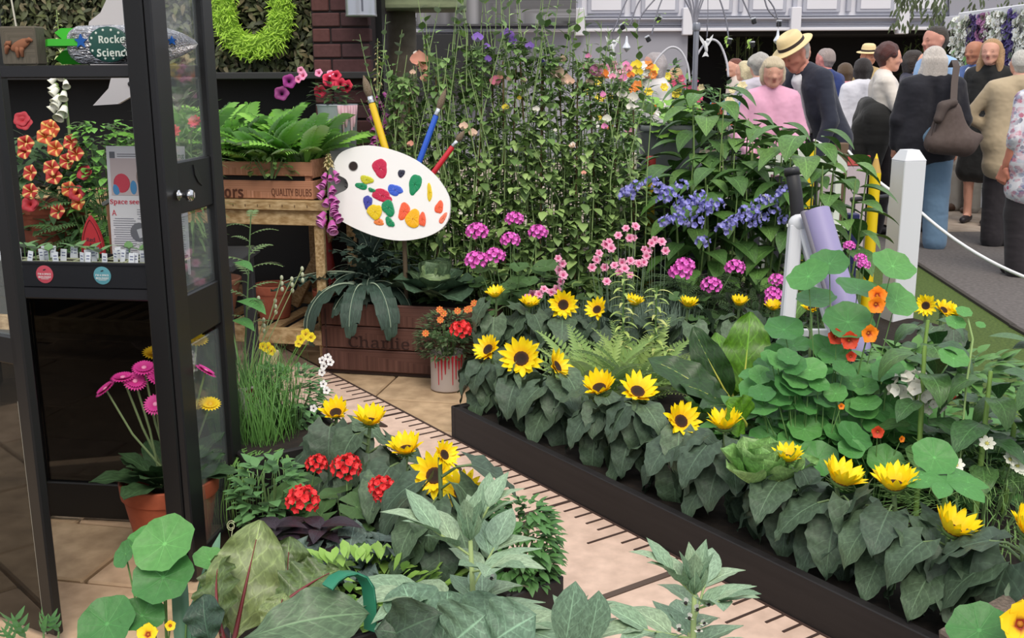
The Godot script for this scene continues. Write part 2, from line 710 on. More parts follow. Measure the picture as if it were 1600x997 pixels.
# ---------------------------------------------------------------- sunflowers
func sunflower(base: Vector3, head: Vector3, face: Vector3, R: float, seedn: int, label: String, group: String, out := Vector3.ZERO, nleaf := 10, s := 1.0) -> void:
	rng.seed = seedn * 17 + 3
	var t := thing("sunflower", label, "sunflower", base, group)
	var h := head - base
	var green := mat("sun_stem", 104, 128, 84, 0.6)
	stem_of(t, [Vector3.ZERO, h * 0.5 + Vector3(rf(-0.01, 0.01), 0, 0), h - face * 0.012], [0.007, 0.006, 0.006], green)
	for k in nleaf:
		var a := k * 2.4 + seedn * 0.7
		var hk := 0.3 + 0.6 * float(k) / nleaf
		var dir := Vector3(cos(a), 0, sin(a))
		if out != Vector3.ZERO and dir.dot(out) < -0.1:
			dir = (dir + out * 0.9).normalized()
		var L := rf(0.12, 0.165) * s
		var variant := rng.randi() % 4
		var lm := leafm("heart", 0.15, 0.125, {"droop": [0.9, 0.6, 1.15, 0.75][variant], "fold": [0.2, 0.1, 0.28, 0.15][variant], "wave": 0.05, "freq": 2.0 + variant * 0.6, "ph": variant * 1.7, "nl": 11, "nw": 7, "ser": 0.035})
		var p0 := h * hk
		var pe := p0 + dir * rf(0.035, 0.075) * s + UP * rf(0.0, 0.03)
		var low := 1.0 - hk
		var el := rf(-0.75, -0.05) - low * 0.75
		var ld := dir * cos(el) + UP * sin(el)
		var tone := rng.randi() % 3
		var lf := part(t, "leaf", lm, leafmat("sun_leaf%d" % tone, [106, 94, 120][tone], [134, 120, 150][tone], [104, 96, 114][tone], 0.55), tf(pe, ld, UP + dir * 0.3, L / 0.15))
		if k % 2 == 0:
			stem_of(lf, [lf.transform.affine_inverse() * p0, lf.transform.affine_inverse() * (p0.lerp(pe, 0.5) + UP * 0.01), Vector3.ZERO], [0.004, 0.003, 0.003], green, "petiole")
	# the head: green back, brown disc, petals
	var hx := Transform3D(bz(face, Vector3(0.1, 0.2, 1)), h)
	var fm_key := "sun_disc"
	if not meshes.has(fm_key):
		var m := MB.new()
		var up := Transform3D(Basis(Vector3.RIGHT, PI / 2), Vector3.ZERO)
		m.lathe(up, [Vector2(0.3, 0.1), Vector2(0.34, 0.17), Vector2(0.28, 0.2), Vector2(0.2, 0.17), Vector2(0.001, 0.14)], 20, [lin(120, 66, 20), lin(92, 50, 22), lin(66, 36, 20), lin(44, 26, 20), lin(34, 22, 18)])
		m.col = lin(92, 122, 66)
		m.lathe(up, [Vector2(0.001, -0.12), Vector2(0.2, -0.08), Vector2(0.33, 0.02), Vector2(0.3, 0.1)], 14)
		for k in 12:
			var a := k * TAU / 12
			m.add(leafmb("ovate", 0.35, 0.12, {"nl": 3, "nw": 3, "droop": -0.6}).tint(lin(92, 122, 66)), Transform3D(bz(Vector3(cos(a), sin(a), -0.1), Vector3.BACK), Vector3(cos(a) * 0.2, sin(a) * 0.2, -0.02)))
		meshes[fm_key] = m.done()
	var hd := part(t, "flower_head", meshes[fm_key], mat("sun_disc", 255, 255, 255, 0.85, {"vc": true}), hx * Transform3D(Basis.from_scale(Vector3.ONE * R), Vector3.ZERO))
	var yel := mat("sun_petal", 255, 255, 255, 0.55, {"vc": true, "back": 0.45})
	var cup := 0.3 + 0.35 * clampf(face.y, 0, 1) + (0.35 if face.y > 0.83 else 0.0)
	for ring in 2:
		var n := 15 if ring == 0 else 13
		for k in n:
			var a := (k + 0.5 * ring) * TAU / n + rf(-0.07, 0.07)
			var v := rng.randi() % 3
			var key := "sun_petal%d" % v
			if not meshes.has(key):
				var pm := leafmb("petal", 0.76, 0.3, {"nl": 6, "nw": 5, "droop": [-0.25, 0.15, -0.5][v], "fold": 0.25, "wave": 0.03})
				for q in pm.c.size():
					pm.c[q] = lin(255, 196 + 34.0 * minf(1, pm.t[q].y * 1.8), 14)
				meshes[key] = pm.done()
			var d := Vector3(cos(a), sin(a), cup + (0.22 if ring else 0.0) + rf(-0.12, 0.12))
			part(hd, "petal", meshes[key], yel, tf(Vector3(cos(a) * 0.27, sin(a) * 0.27, 0.08 + 0.04 * ring), d, Vector3.BACK, rf(0.88, 1.12)))


# ---------------------------------------------------------------- pelargoniums and other ball-headed flowers
func florets(key: String, n: int, R: float, fr: float, c1: Color, c2: Color, squash := 0.75) -> ArrayMesh:
	if meshes.has(key):
		return meshes[key]
	var r2 := RandomNumberGenerator.new()
	r2.seed = key.length() * 31 + n
	var m := MB.new()
	for k in n:
		var y := 1.0 - 1.5 * (k + 0.5) / n
		var a := k * 2.4
		var q := sqrt(maxf(0, 1 - y * y))
		var d := Vector3(cos(a) * q, y * squash, sin(a) * q).normalized()
		var p := Vector3(cos(a) * q, y * squash, sin(a) * q) * R * r2.randf_range(0.85, 1.05)
		var b := bz(d, Vector3(0.1, 1, 0.3))
		for j in 5:
			var aa := j * TAU / 5 + k
			m.add(leafmb("obovate", fr, fr * 0.8, {"nl": 3, "nw": 3, "droop": -0.4}).tint(c1.lerp(c2, r2.randf())), Transform3D(b * bz(Vector3(cos(aa), sin(aa), 0.45), Vector3.BACK), p))
		m.col = c1.lerp(Color.BLACK, 0.2)
		m.ball(Transform3D(b, p + d * fr * 0.12), Vector3.ONE * fr * 0.14, 5, 4)
	meshes[key] = m.done()
	return meshes[key]


func geranium(base: Vector3, heads: Array, R: float, tone: String, label: String, nleaf := 9, spread := 0.1, lr := 0.038, called := "geranium") -> Node3D:
	var c1 := lin(226, 30, 44) if tone == "red" else lin(222, 84, 190)
	var c2 := lin(250, 70, 70) if tone == "red" else lin(246, 130, 222)
	var t := thing(called, label, "geranium", base)
	var green := mat("ger_stem", 96, 128, 76, 0.6)
	rng.seed = int(base.x * 1000) + nleaf
	for hp in heads:
		var h: Vector3 = hp - base
		stem_of(t, [Vector3(h.x * 0.2, 0, h.z * 0.2), h * 0.6 + UP * 0.02, h], [0.003, 0.0025, 0.002], green)
		part(t, "flower_head", florets("ger" + tone, 26, 1.0, 0.42, c1, c2), mat("ger_petal", 255, 255, 255, 0.6, {"vc": true, "back": 0.3}), Transform3D(Basis(UP, rf(0, 6)).scaled(Vector3.ONE * R * rf(0.8, 1.0)), h))
	var top := 0.0
	for hp in heads:
		top = maxf(top, hp.y - base.y)
	for k in nleaf:
		var a := k * 2.4
		var r := spread * sqrt((k + 0.5) / nleaf)
		var p := Vector3(cos(a) * r, top * rf(0.3, 0.72), sin(a) * r)
		var lf := part(t, "leaf", roundm(lr, 7), leafmat("ger_leaf", 88, 128, 72, 0.6, 1, 0.8), tf(p, Vector3(cos(a), rf(-0.4, 0.2), sin(a)), UP + Vector3(0, 0, 0.4), rf(0.7, 1.15)))
		stem_of(lf, [lf.transform.affine_inverse() * Vector3(cos(a) * r * 0.2, 0, sin(a) * r * 0.2), Vector3.ZERO], 0.0018, green, "petiole")
	return t


func daisy_mesh(key: String, n: int, c_in: Color, c_out: Color, c_disc: Color, pw := 0.22, rings := 1, up := 0.15) -> ArrayMesh:   # faces +z, radius 1
	if meshes.has(key):
		return meshes[key]
	var m := MB.new()
	for ring in rings:
		for k in n:
			var a := (k + 0.5 * ring) * TAU / n
			var pm := leafmb("obovate", 0.85 - 0.2 * ring, pw * 1.6, {"nl": 4, "nw": 3, "droop": 0.1})
			for q in pm.c.size():
				pm.c[q] = c_in.lerp(c_out, minf(1, pm.t[q].y * 1.3))
			m.add(pm, tf(Vector3(cos(a), sin(a), 0.1 + 0.1 * ring) * 0.13, Vector3(cos(a), sin(a), up + 0.3 * ring), Vector3.BACK))
	m.col = c_disc
	m.ball(Transform3D(Basis.IDENTITY, Vector3(0, 0, 0.06)), Vector3(0.2, 0.2, 0.1), 12, 6)
	meshes[key] = m.done()
	return meshes[key]


func vcm(key := "petals", rough := 0.6) -> StandardMaterial3D:
	return mat(key, 255, 255, 255, rough, {"vc": true, "back": 0.35})


func make_gerbera(base: Vector3) -> void:
	var t := thing("gerbera_pot", "potted pink gerbera in a terracotta pot inside the greenhouse", "potted plant", base)
	part(t, "pot", pot_mesh(0.14, 0.1, 0.24, 0.05), mat("terracotta", 186, 96, 66, 0.75, {"tex": noise_tex("clay", 0.02, Color(0.86, 0.84, 0.82), Color(1, 1, 1)), "tri": 2.0}))
	var so := MB.new()
	so.lathe(Transform3D(), [Vector2(0.125, 0.205), Vector2(0.001, 0.215)], 24)
	part(t, "soil", so.done(), mat("soil", 46, 36, 28, 1.0))
	rng.seed = 11
	var fm := daisy_mesh("gerbera", 24, lin(196, 40, 130), lin(214, 60, 152), lin(236, 150, 190), 0.13, 2, 0.05)
	var spots := [[165, 608, -0.5, 0.2], [192, 590, 0.0, 0.1], [211, 596, 0.3, 0.5], [243, 632, 0.1, 0.8], [225, 575, 0.1, 0.3], [247, 588, 0.4, 0.4], [321, 580, 0.5, -0.2]]
	for q in spots:
		var hp := at(q[0], q[1], 2.98) - base
		stem_of(t, [Vector3(rf(-0.03, 0.03), 0.21, rf(-0.03, 0.03)), Vector3(hp.x * 0.6, 0.21 + (hp.y - 0.21) * 0.55, hp.z * 0.6), hp], [0.004, 0.0035, 0.003], mat("gerb_stem", 140, 160, 112, 0.6))
		part(t, "flower_head", fm, vcm(), tf(hp, Vector3(q[2], 0.75, q[3]), UP, 0.036))
	for q in [[[308, 532], [328, 632]], [[240, 552], [240, 552]]]:
		for w in q:
			var hp := at(w[0], w[1], 3.05) - base
			stem_of(t, [Vector3(0, 0.21, 0), Vector3(hp.x * 0.7, 0.21 + (hp.y - 0.21) * 0.6, hp.z * 0.7), hp], 0.003, mat("gerb_stem", 140, 160, 112, 0.6))
			part(t, "flower_head", daisy_mesh("gerbera_yellow", 20, lin(236, 180, 20), lin(240, 210, 40), lin(230, 190, 60), 0.15, 2, 0.15), vcm(), tf(hp, Vector3(0.2, 1.0, 0.4), UP, 0.034))
	for k in 22:
		var a := k * 2.4
		var lf := leafm("obovate", 0.2, 0.11, {"droop": 0.6, "fold": 0.2, "wave": 0.05, "nl": 9})
		part(t, "leaf", lf, leafmat("gerb_leaf", 84, 122, 76, 0.55), tf(Vector3(cos(a) * 0.03, 0.215, sin(a) * 0.03), Vector3(cos(a), 0.55 + 0.55 * (k % 3), sin(a)), UP, rf(0.7, 1.0)))


# ---------------------------------------------------------------- nasturtium
func nasturtium(base: Vector3, leaves: Array, flowers: Array, label: String, called := "nasturtium") -> Node3D:
	# leaves: [place, radius, facing]; flowers: [place, facing, tone]
	var t := thing(called, label, "nasturtium", base)
	rng.seed = int(absf(base.x) * 991) + leaves.size()
	var green := mat("nas_stem", 104, 142, 78, 0.5)
	var mid := base * 0
	for k in leaves.size():
		var q: Array = leaves[k]
		var p: Vector3 = q[0] - base
		var up: Vector3 = q[2].normalized()
		var tone := rng.randi() % 3
		var m: StandardMaterial3D = leafmat("nas_leaf%d" % tone, [100, 86, 114][tone], [176, 156, 188][tone], [90, 82, 100][tone], 0.5, 1, 0.68, 0.5)
		var lf := part(t, "leaf", discm(1.0, rng.randi() % 5), m, Transform3D(bz(up.cross(Vector3(rf(-1, 1), 0.2, rf(-1, 1))).normalized(), up).scaled(Vector3.ONE * q[1]), p))
		var inv := lf.transform.affine_inverse()
		var b0 := Vector3(p.x * 0.3, 0, p.z * 0.3)
		stem_of(lf, [inv * b0, inv * (b0.lerp(p, 0.5) + Vector3(rf(-0.02, 0.02), 0.02, 0)), Vector3(0, -0.02, 0)], [0.0022 / q[1], 0.002 / q[1], 0.0016 / q[1]], green, "petiole")
	for q in flowers:
		var p: Vector3 = q[0] - base
		flower5(t, p, q[1], q[3] if q.size() > 3 else 0.026, q[2])
		stem_of(t, [Vector3(p.x * 0.4, 0, p.z * 0.4), p * 0.6 + UP * 0.02, p], 0.0016, green, "flower_stalk")
	return t


func flower5(t: Node, p: Vector3, face: Vector3, R: float, tone: String) -> MeshInstance3D:
	var key := "five" + tone
	if not meshes.has(key):
		var c1 := lin(255, 150, 20)
		var c2 := lin(255, 120, 10)
		if tone == "red":
			c1 = lin(222, 70, 30)
			c2 = lin(190, 50, 24)
		if tone == "yellow":
			c1 = lin(255, 214, 20)
			c2 = lin(250, 196, 10)
		var m := MB.new()
		for k in 5:
			var a := k * TAU / 5 + 0.3
			var pm := leafmb("obovate", 1.0, 0.95, {"nl": 5, "nw": 5, "droop": 0.5, "wave": 0.06})
			for q in pm.c.size():
				pm.c[q] = c2.lerp(c1, pm.t[q].y) if pm.t[q].y > 0.22 else lin(150, 40, 14)
			m.add(pm, tf(Vector3.ZERO, Vector3(cos(a), sin(a), 0.75), Vector3.BACK))
		m.col = lin(196, 120, 30)
		m.tube([Vector3(0, 0, 0.1), Vector3(0, 0, -0.3), Vector3(0, -0.3, -0.9)], [0.14, 0.1, 0.03], 6)
		meshes[key] = m.done()
	return part(t, "flower", meshes[key], vcm(), tf(p, face, UP, R))


# ---------------------------------------------------------------- broad bean
func broad_bean(base: Vector3, top: Vector3, label: String, tiers: int, s: float, flowers: Array, view: Vector3) -> void:
	var t := thing("broad_bean_plant", label, "broad bean", base)
	rng.seed = tiers * 7 + int(base.x * 100)
	var green := mat("bean_stem", 160, 180, 118, 0.55)
	var h := top - base
	stem_of(t, [Vector3.ZERO, h * 0.5, h], [0.008, 0.007, 0.005], green)
	var grey := [leafmat("bean_leaf0", 196, 232, 192, 0.5, 0, 0.94), leafmat("bean_leaf1", 180, 218, 178, 0.5, 0, 0.88), leafmat("bean_leaf2", 206, 236, 194, 0.5, 0, 0.88)]
	for k in tiers:
		var f := 0.3 + 0.7 * float(k) / maxf(1, tiers - 1)
		var a := k * 2.2 + 0.4
		var p := h * f
		var up := 0.1 + 0.9 * pow(f, 4.0)
		var dir := Vector3(cos(a), up, sin(a)).normalized()
		var sz := s * (1.15 - 0.45 * pow(f, 4.0))
		var rl := 0.085 * sz
		stem_of(t, [p, p + dir * rl], 0.0025, green, "leaf_stalk")
		for j in 5:
			var off := Basis(UP, [0.95, -0.95, 0.6, -0.6, 0.1][j]) * dir
			var lf := leafm("ovate", 0.1, 0.046, {"droop": [0.4, 0.15, 0.7][(k + j) % 3], "fold": 0.3, "nl": 7, "wave": 0.02})
			part(t, "leaflet", lf, grey[(k + j) % 3], tf(p + dir * rl * [0.35, 0.45, 0.8, 0.9, 1.0][j], off + UP * rf(-0.1, 0.2), UP + dir * 0.2, sz * rf(0.85, 1.1)))
	for k in 7:
		var a := k * TAU / 7
		part(t, "leaflet", leafm("ovate", 0.1, 0.046, {"droop": -0.1, "fold": 0.5, "nl": 7}), grey[k % 3], tf(h, Vector3(cos(a) * 0.45, 1, sin(a) * 0.45), Vector3(-cos(a), 0.5, -sin(a)), s * rf(0.6, 0.95)))
	for q in flowers:
		var p: Vector3 = q - base
		if not meshes.has("beanflower"):
			var m := MB.new()
			m.col = lin(236, 236, 228)
			for w in [[Vector3(0.5, 0.5, 1), 1.0], [Vector3(-0.5, 0.5, 1), 1.0], [Vector3(0, 1, 0.4), 1.3]]:
				m.add(leafmb("obovate", 1.0 * w[1], 0.7, {"nl": 4, "nw": 3}).tint(lin(236, 236, 228)), tf(Vector3.ZERO, w[0]))
			m.col = lin(24, 18, 20)
			m.ball(Transform3D(Basis.IDENTITY, Vector3(0, 0.25, 0.6)), Vector3(0.26, 0.26, 0.1), 10, 6)
			m.col = lin(160, 180, 130)
			m.tube([Vector3(0, -0.1, -0.5), Vector3(0, 0.05, 0.1)], [0.12, 0.22], 6)
			meshes["beanflower"] = m.done()
		part(t, "flower", meshes["beanflower"], vcm(), tf(p, view + Vector3(rf(-0.5, 0.5), rf(-0.3, 0.3), 0), UP, 0.014))


# ---------------------------------------------------------------- bushy fillers
func bush(called: String, label: String, category: String, base: Vector3, size: Vector3, n: int, lm: Mesh, mt: Material, sc := Vector2(0.8, 1.2), upness := 0.5, inner := 0.35, stems := 8, single := 0) -> Node3D:
	var t := thing(called, label, category, base)
	rng.seed = n + int(absf(base.x * 517.0))
	var xs := []
	for k in n:
		var y := rf(0.08, 1.0)
		var a := rf(0, TAU)
		var q := sqrt(1.0 - pow(absf(y * 1.6 - 0.75) / 1.0, 2.0)) if absf(y * 1.6 - 0.75) < 1.0 else 0.3
		var r := q * sqrt(rf(inner, 1.0))
		var d := Vector3(cos(a), 0, sin(a))
		xs.append(tf(Vector3(d.x * r * size.x, y * size.y, d.z * r * size.z), d + Vector3(rf(-0.6, 0.6), rf(-0.5, 0.5) + upness * y, rf(-0.6, 0.6)), UP + d * 0.2, rf(sc.x, sc.y)))
	leafy(t, lm, mt, xs, single)
	var st := MB.new()
	for k in stems:
		var a := rf(0, TAU)
		var r := rf(0.1, 0.7)
		st.tube([Vector3(cos(a) * r * 0.3 * size.x, 0, sin(a) * r * 0.3 * size.z), Vector3(cos(a) * r * size.x, size.y * rf(0.6, 0.9), sin(a) * r * size.z)], 0.003, 5)
	stuff(part(t, "stems", st.done(), mat("bush_stem", 92, 120, 70, 0.7)))
	return t


func leafy(t: Node3D, lm: Mesh, mt: Material, xs: Array, single: int, tints := []) -> void:
	# the leaves nearest the eye are pieces of their own, the rest one mass
	if single > 0:
		var o := t.position
		xs.sort_custom(func(a, b): return (a.origin + o - EYE).dot(c_fwd) + 0.3 * absf(a.origin.x) < (b.origin + o - EYE).dot(c_fwd) + 0.3 * absf(b.origin.x))
	for k in mini(single, xs.size()):
		part(t, "leaf", lm, mt if tints.is_empty() else mats["%s%d" % [tints[0], k % 3]], xs[k])
	if xs.size() > single:
		many(t, "foliage", lm, mt, xs.slice(single), tints.slice(1))


# ---------------------------------------------------------------- the setting
func slab(a0: float, a1: float, b0: float, b1: float, x: Transform3D, top: float, th: float) -> Array:
	return [boxm(Vector3(snappedf(a1 - a0, 0.001), th, snappedf(b1 - b0, 0.001)), 0.006), x * Transform3D(Basis.IDENTITY, Vector3((a0 + a1) / 2, top - th / 2, (b0 + b1) / 2))]


func make_ground() -> void:
	var earth := mat("bedding", 74, 62, 50, 0.95, {"tex": noise_tex("earth", 0.02, Color(0.6, 0.6, 0.6), Color(1, 1, 1)), "tri": 1.0})
	var b := MB.new()
	b.box(Transform3D(Basis.IDENTITY, Vector3(2, -0.2, -10)), Vector3(40, 0.3, 36))
	struct("ground", b.done(), earth)
	# sandstone paving, laid square to the planter
	var turn := Transform3D(Basis(Vector3(0.98, 0, 0.2), UP, Vector3(-0.2, 0, 0.98)), Vector3.ZERO)
	var pave := MB.new()
	pave.box(turn * Transform3D(Basis.IDENTITY, Vector3(-1.6, -0.05, -3.0)), Vector3(4.2, 0.02, 6.5))
	var fl := struct("floor", pave.done(), mat("mortar", 128, 112, 92, 0.95))
	var tones := [[214, 184, 148], [222, 190, 152], [206, 178, 144], [218, 188, 156]]
	var nt := noise_tex("stone", 0.012, Color(0.78, 0.76, 0.74), Color(1, 1, 1))
	var row := 0
	for r in range(-4, 9):
		var b0 := -2.455 - 0.36 * r - 0.36
		var a := -2.0 - 0.51 * 3 + (0.0 if row % 2 == 0 else -0.26)
		while a < 0.6:
			var w: float = 0.51 if (int(round(a * 10)) + row) % 3 else 0.76
			var q := slab(a + 0.005, a + w - 0.005, b0 + 0.005, b0 + 0.355, turn, -0.006 + rf(-0.002, 0.002), 0.03)
			var tn: Array = tones[rng.randi() % 4]
			var p: Vector3 = q[1].origin
			var uu := (p - O).dot(U)
			var vv := (p - O).dot(V)
			if vv > -0.9 and (uu < 0.7 or vv > 0.35):
				struct("paver", q[0], mat("paver%d" % (rng.randi() % 4), tn[0], tn[1], tn[2], 0.85, {"tex": nt, "tri": 1.3}), q[1], fl)
			a += w
		row += 1
	# the ruler path: slabs with inlaid bars
	var px := Transform3D(Basis(V, UP, U), O)
	var pb := MB.new()
	pb.box(px * Transform3D(Basis.IDENTITY, Vector3(0.31, -0.03, 0.8)), Vector3(0.61, 0.02, 5.3))
	var path := struct("path", pb.done(), mat("seam", 70, 58, 50, 0.9))
	var pink := mat("slab", 232, 202, 184, 0.8, {"tex": noise_tex("concrete", 0.02, Color(0.86, 0.85, 0.84), Color(1, 1, 1)), "tri": 1.1})
	for k in [[-1.9, -1.737], [-1.723, -0.003], [0.003, 1.722], [1.738, 3.5]]:
		var q := slab(0.0, 0.62, k[0], k[1], px, 0.004, 0.03)
		struct("slab", q[0], pink, q[1], path)
	var ink := mat("inlay", 66, 48, 42, 0.8)
	var edge := MB.new()
	edge.box(px * Transform3D(Basis.IDENTITY, Vector3(0.001, 0.0045, 0.0)), Vector3(0.008, 0.004, 5.2))
	struct("edge_line", edge.done(), ink, Transform3D(), path)
	for k in range(-14, 45):
		var big := posmod(k, 10) == 0
		var mid := posmod(k, 5) == 0
		var L := 0.615 if k == 30 else 0.36 if big else 0.157 if mid else 0.071
		var q := slab(0.008, L, -0.006 if big else -0.0035, 0.006 if big else 0.0035, px, 0.0065, 0.004)
		q[1].origin += U * k * 0.0577
		if k == 30:
			struct("joint_bar", boxm(Vector3(L, 0.004, 0.022)), mat("joint", 92, 76, 68, 0.8), q[1], path)
			continue
		struct("tick", boxm(Vector3(L, 0.004, 0.013 if big else 0.0075)), ink, q[1], path)
	# numerals read from the bed side: their tops point to +V, they run towards -U
	for k in [[2, 0.0], [3, 10.0], [4, 20.0]]:
		var t := text(path, str(k[0]), 0.15, px * Transform3D(Basis(Vector3(0, 0, -1), Vector3(1, 0, 0), Vector3(0, 1, 0)), Vector3(0.2, 0.006, k[1] * 0.0577 + 0.085)), ink, "Droid Sans", 400, 1.3)
		t.name = "numeral"
	# lawn, carpet, far paving
	var lawn := MB.new()
	lawn.face([Vector3(1.3, 0.004, -0.5), Vector3(1.3, 0.004, -8.5), Vector3(2.97, 0.004, -7.667), Vector3(2.755 + 0.03, 0.004, -5.681), Vector3(2.6, 0.004, -0.5)])
	struct("lawn", lawn.done(), mat("turf", 92, 112, 52, 0.95, {"tex": noise_tex("turf", 0.06, Color(0.6, 0.66, 0.5), Color(1, 1, 0.9)), "tri": 1.5}))
	var carpet := MB.new()
	carpet.face([Vector3(2.55, 0.008, -0.5), Vector3(2.775, 0.008, -5.681), Vector3(9, 0.008, -5.681), Vector3(9, 0.008, -0.5)])
	carpet.face([Vector3(2.775, 0.008, -5.681), Vector3(2.98, 0.008, -7.72), Vector3(9, 0.008, -7.72), Vector3(9, 0.008, -5.681)])
	carpet.face([Vector3(2.98, 0.008, -7.72), Vector3(2.2, 0.008, -9.2), Vector3(9, 0.008, -9.2), Vector3(9, 0.008, -7.72)])
	struct("walkway", carpet.done(), mat("carpet", 112, 106, 104, 0.95, {"tex": noise_tex("carpet", 0.05, Color(0.78, 0.78, 0.78), Color(1, 1, 1)), "tri": 1.0}))
	var kerb := MB.new()
	kerb.box(Transform3D(bz(Vector3(0.225, 0, -5.181)), Vector3(2.66, 0.01, -3.1)), Vector3(0.03, 0.02, 5.2))
	kerb.box(Transform3D(bz(Vector3(0.2, 0, -2.0)), Vector3(2.88, 0.01, -6.7)), Vector3(0.03, 0.02, 2.05))
	struct("kerb", kerb.done(), mat("kerb_strip", 60, 54, 48, 0.9))
	var far := MB.new()
	far.box(Transform3D(Basis.IDENTITY, Vector3(4, -0.02, -14.2)), Vector3(24, 0.06, 10))
	struct("pavement", far.done(), mat("far_paving", 186, 172, 158, 0.9, {"tex": noise_tex("stone", 0.012, Color(0.78, 0.76, 0.74), Color(1, 1, 1)), "tri": 0.6}))


func make_beds() -> void:
	var black := mat("black_timber", 34, 30, 31, 0.65, {"tex": wood_tex("ebony", Color(0.75, 0.75, 0.75), Color(1, 1, 1)), "tri": 1.0})
	var soil := mat("soil", 46, 36, 28, 1.0, {"tex": noise_tex("earth", 0.02, Color(0.6, 0.6, 0.6), Color(1, 1, 1)), "tri": 3.0})
	var t := thing("raised_bed", "long low black timber raised bed with sunflowers beside the ruler path", "raised bed")
	bar(t, "side_board", pv(0.38, -0.016, 0.065), pv(3.2, -0.016, 0.065), 0.03, 0.135, black)
	bar(t, "end_board", pv(0.395, 0.0, 0.065), pv(0.395, -1.1, 0.065), 0.03, 0.135, black)
	var m := MB.new()
	var px := Transform3D(Basis(V, UP, U), O)
	m.box(px * Transform3D(Basis.IDENTITY, Vector3(-0.73, 0.055, 1.8)), Vector3(1.4, 0.1, 2.78))
	part(t, "soil", m.done(), soil)
	m = MB.new()
	var g := PackedVector3Array()
	for a in 13:
		for b in 17:
			var u := -1.5 + a * 0.18
			var v := -0.72 - b * 0.14
			g.append(pv(u, v, 0.07 + 0.015 * sin(a * 1.7) * cos(b * 2.1)))
	m.grid(g, 17)
	var sb := struct("border_soil", m.done(), soil)
	sb.set_meta("kind", "structure")


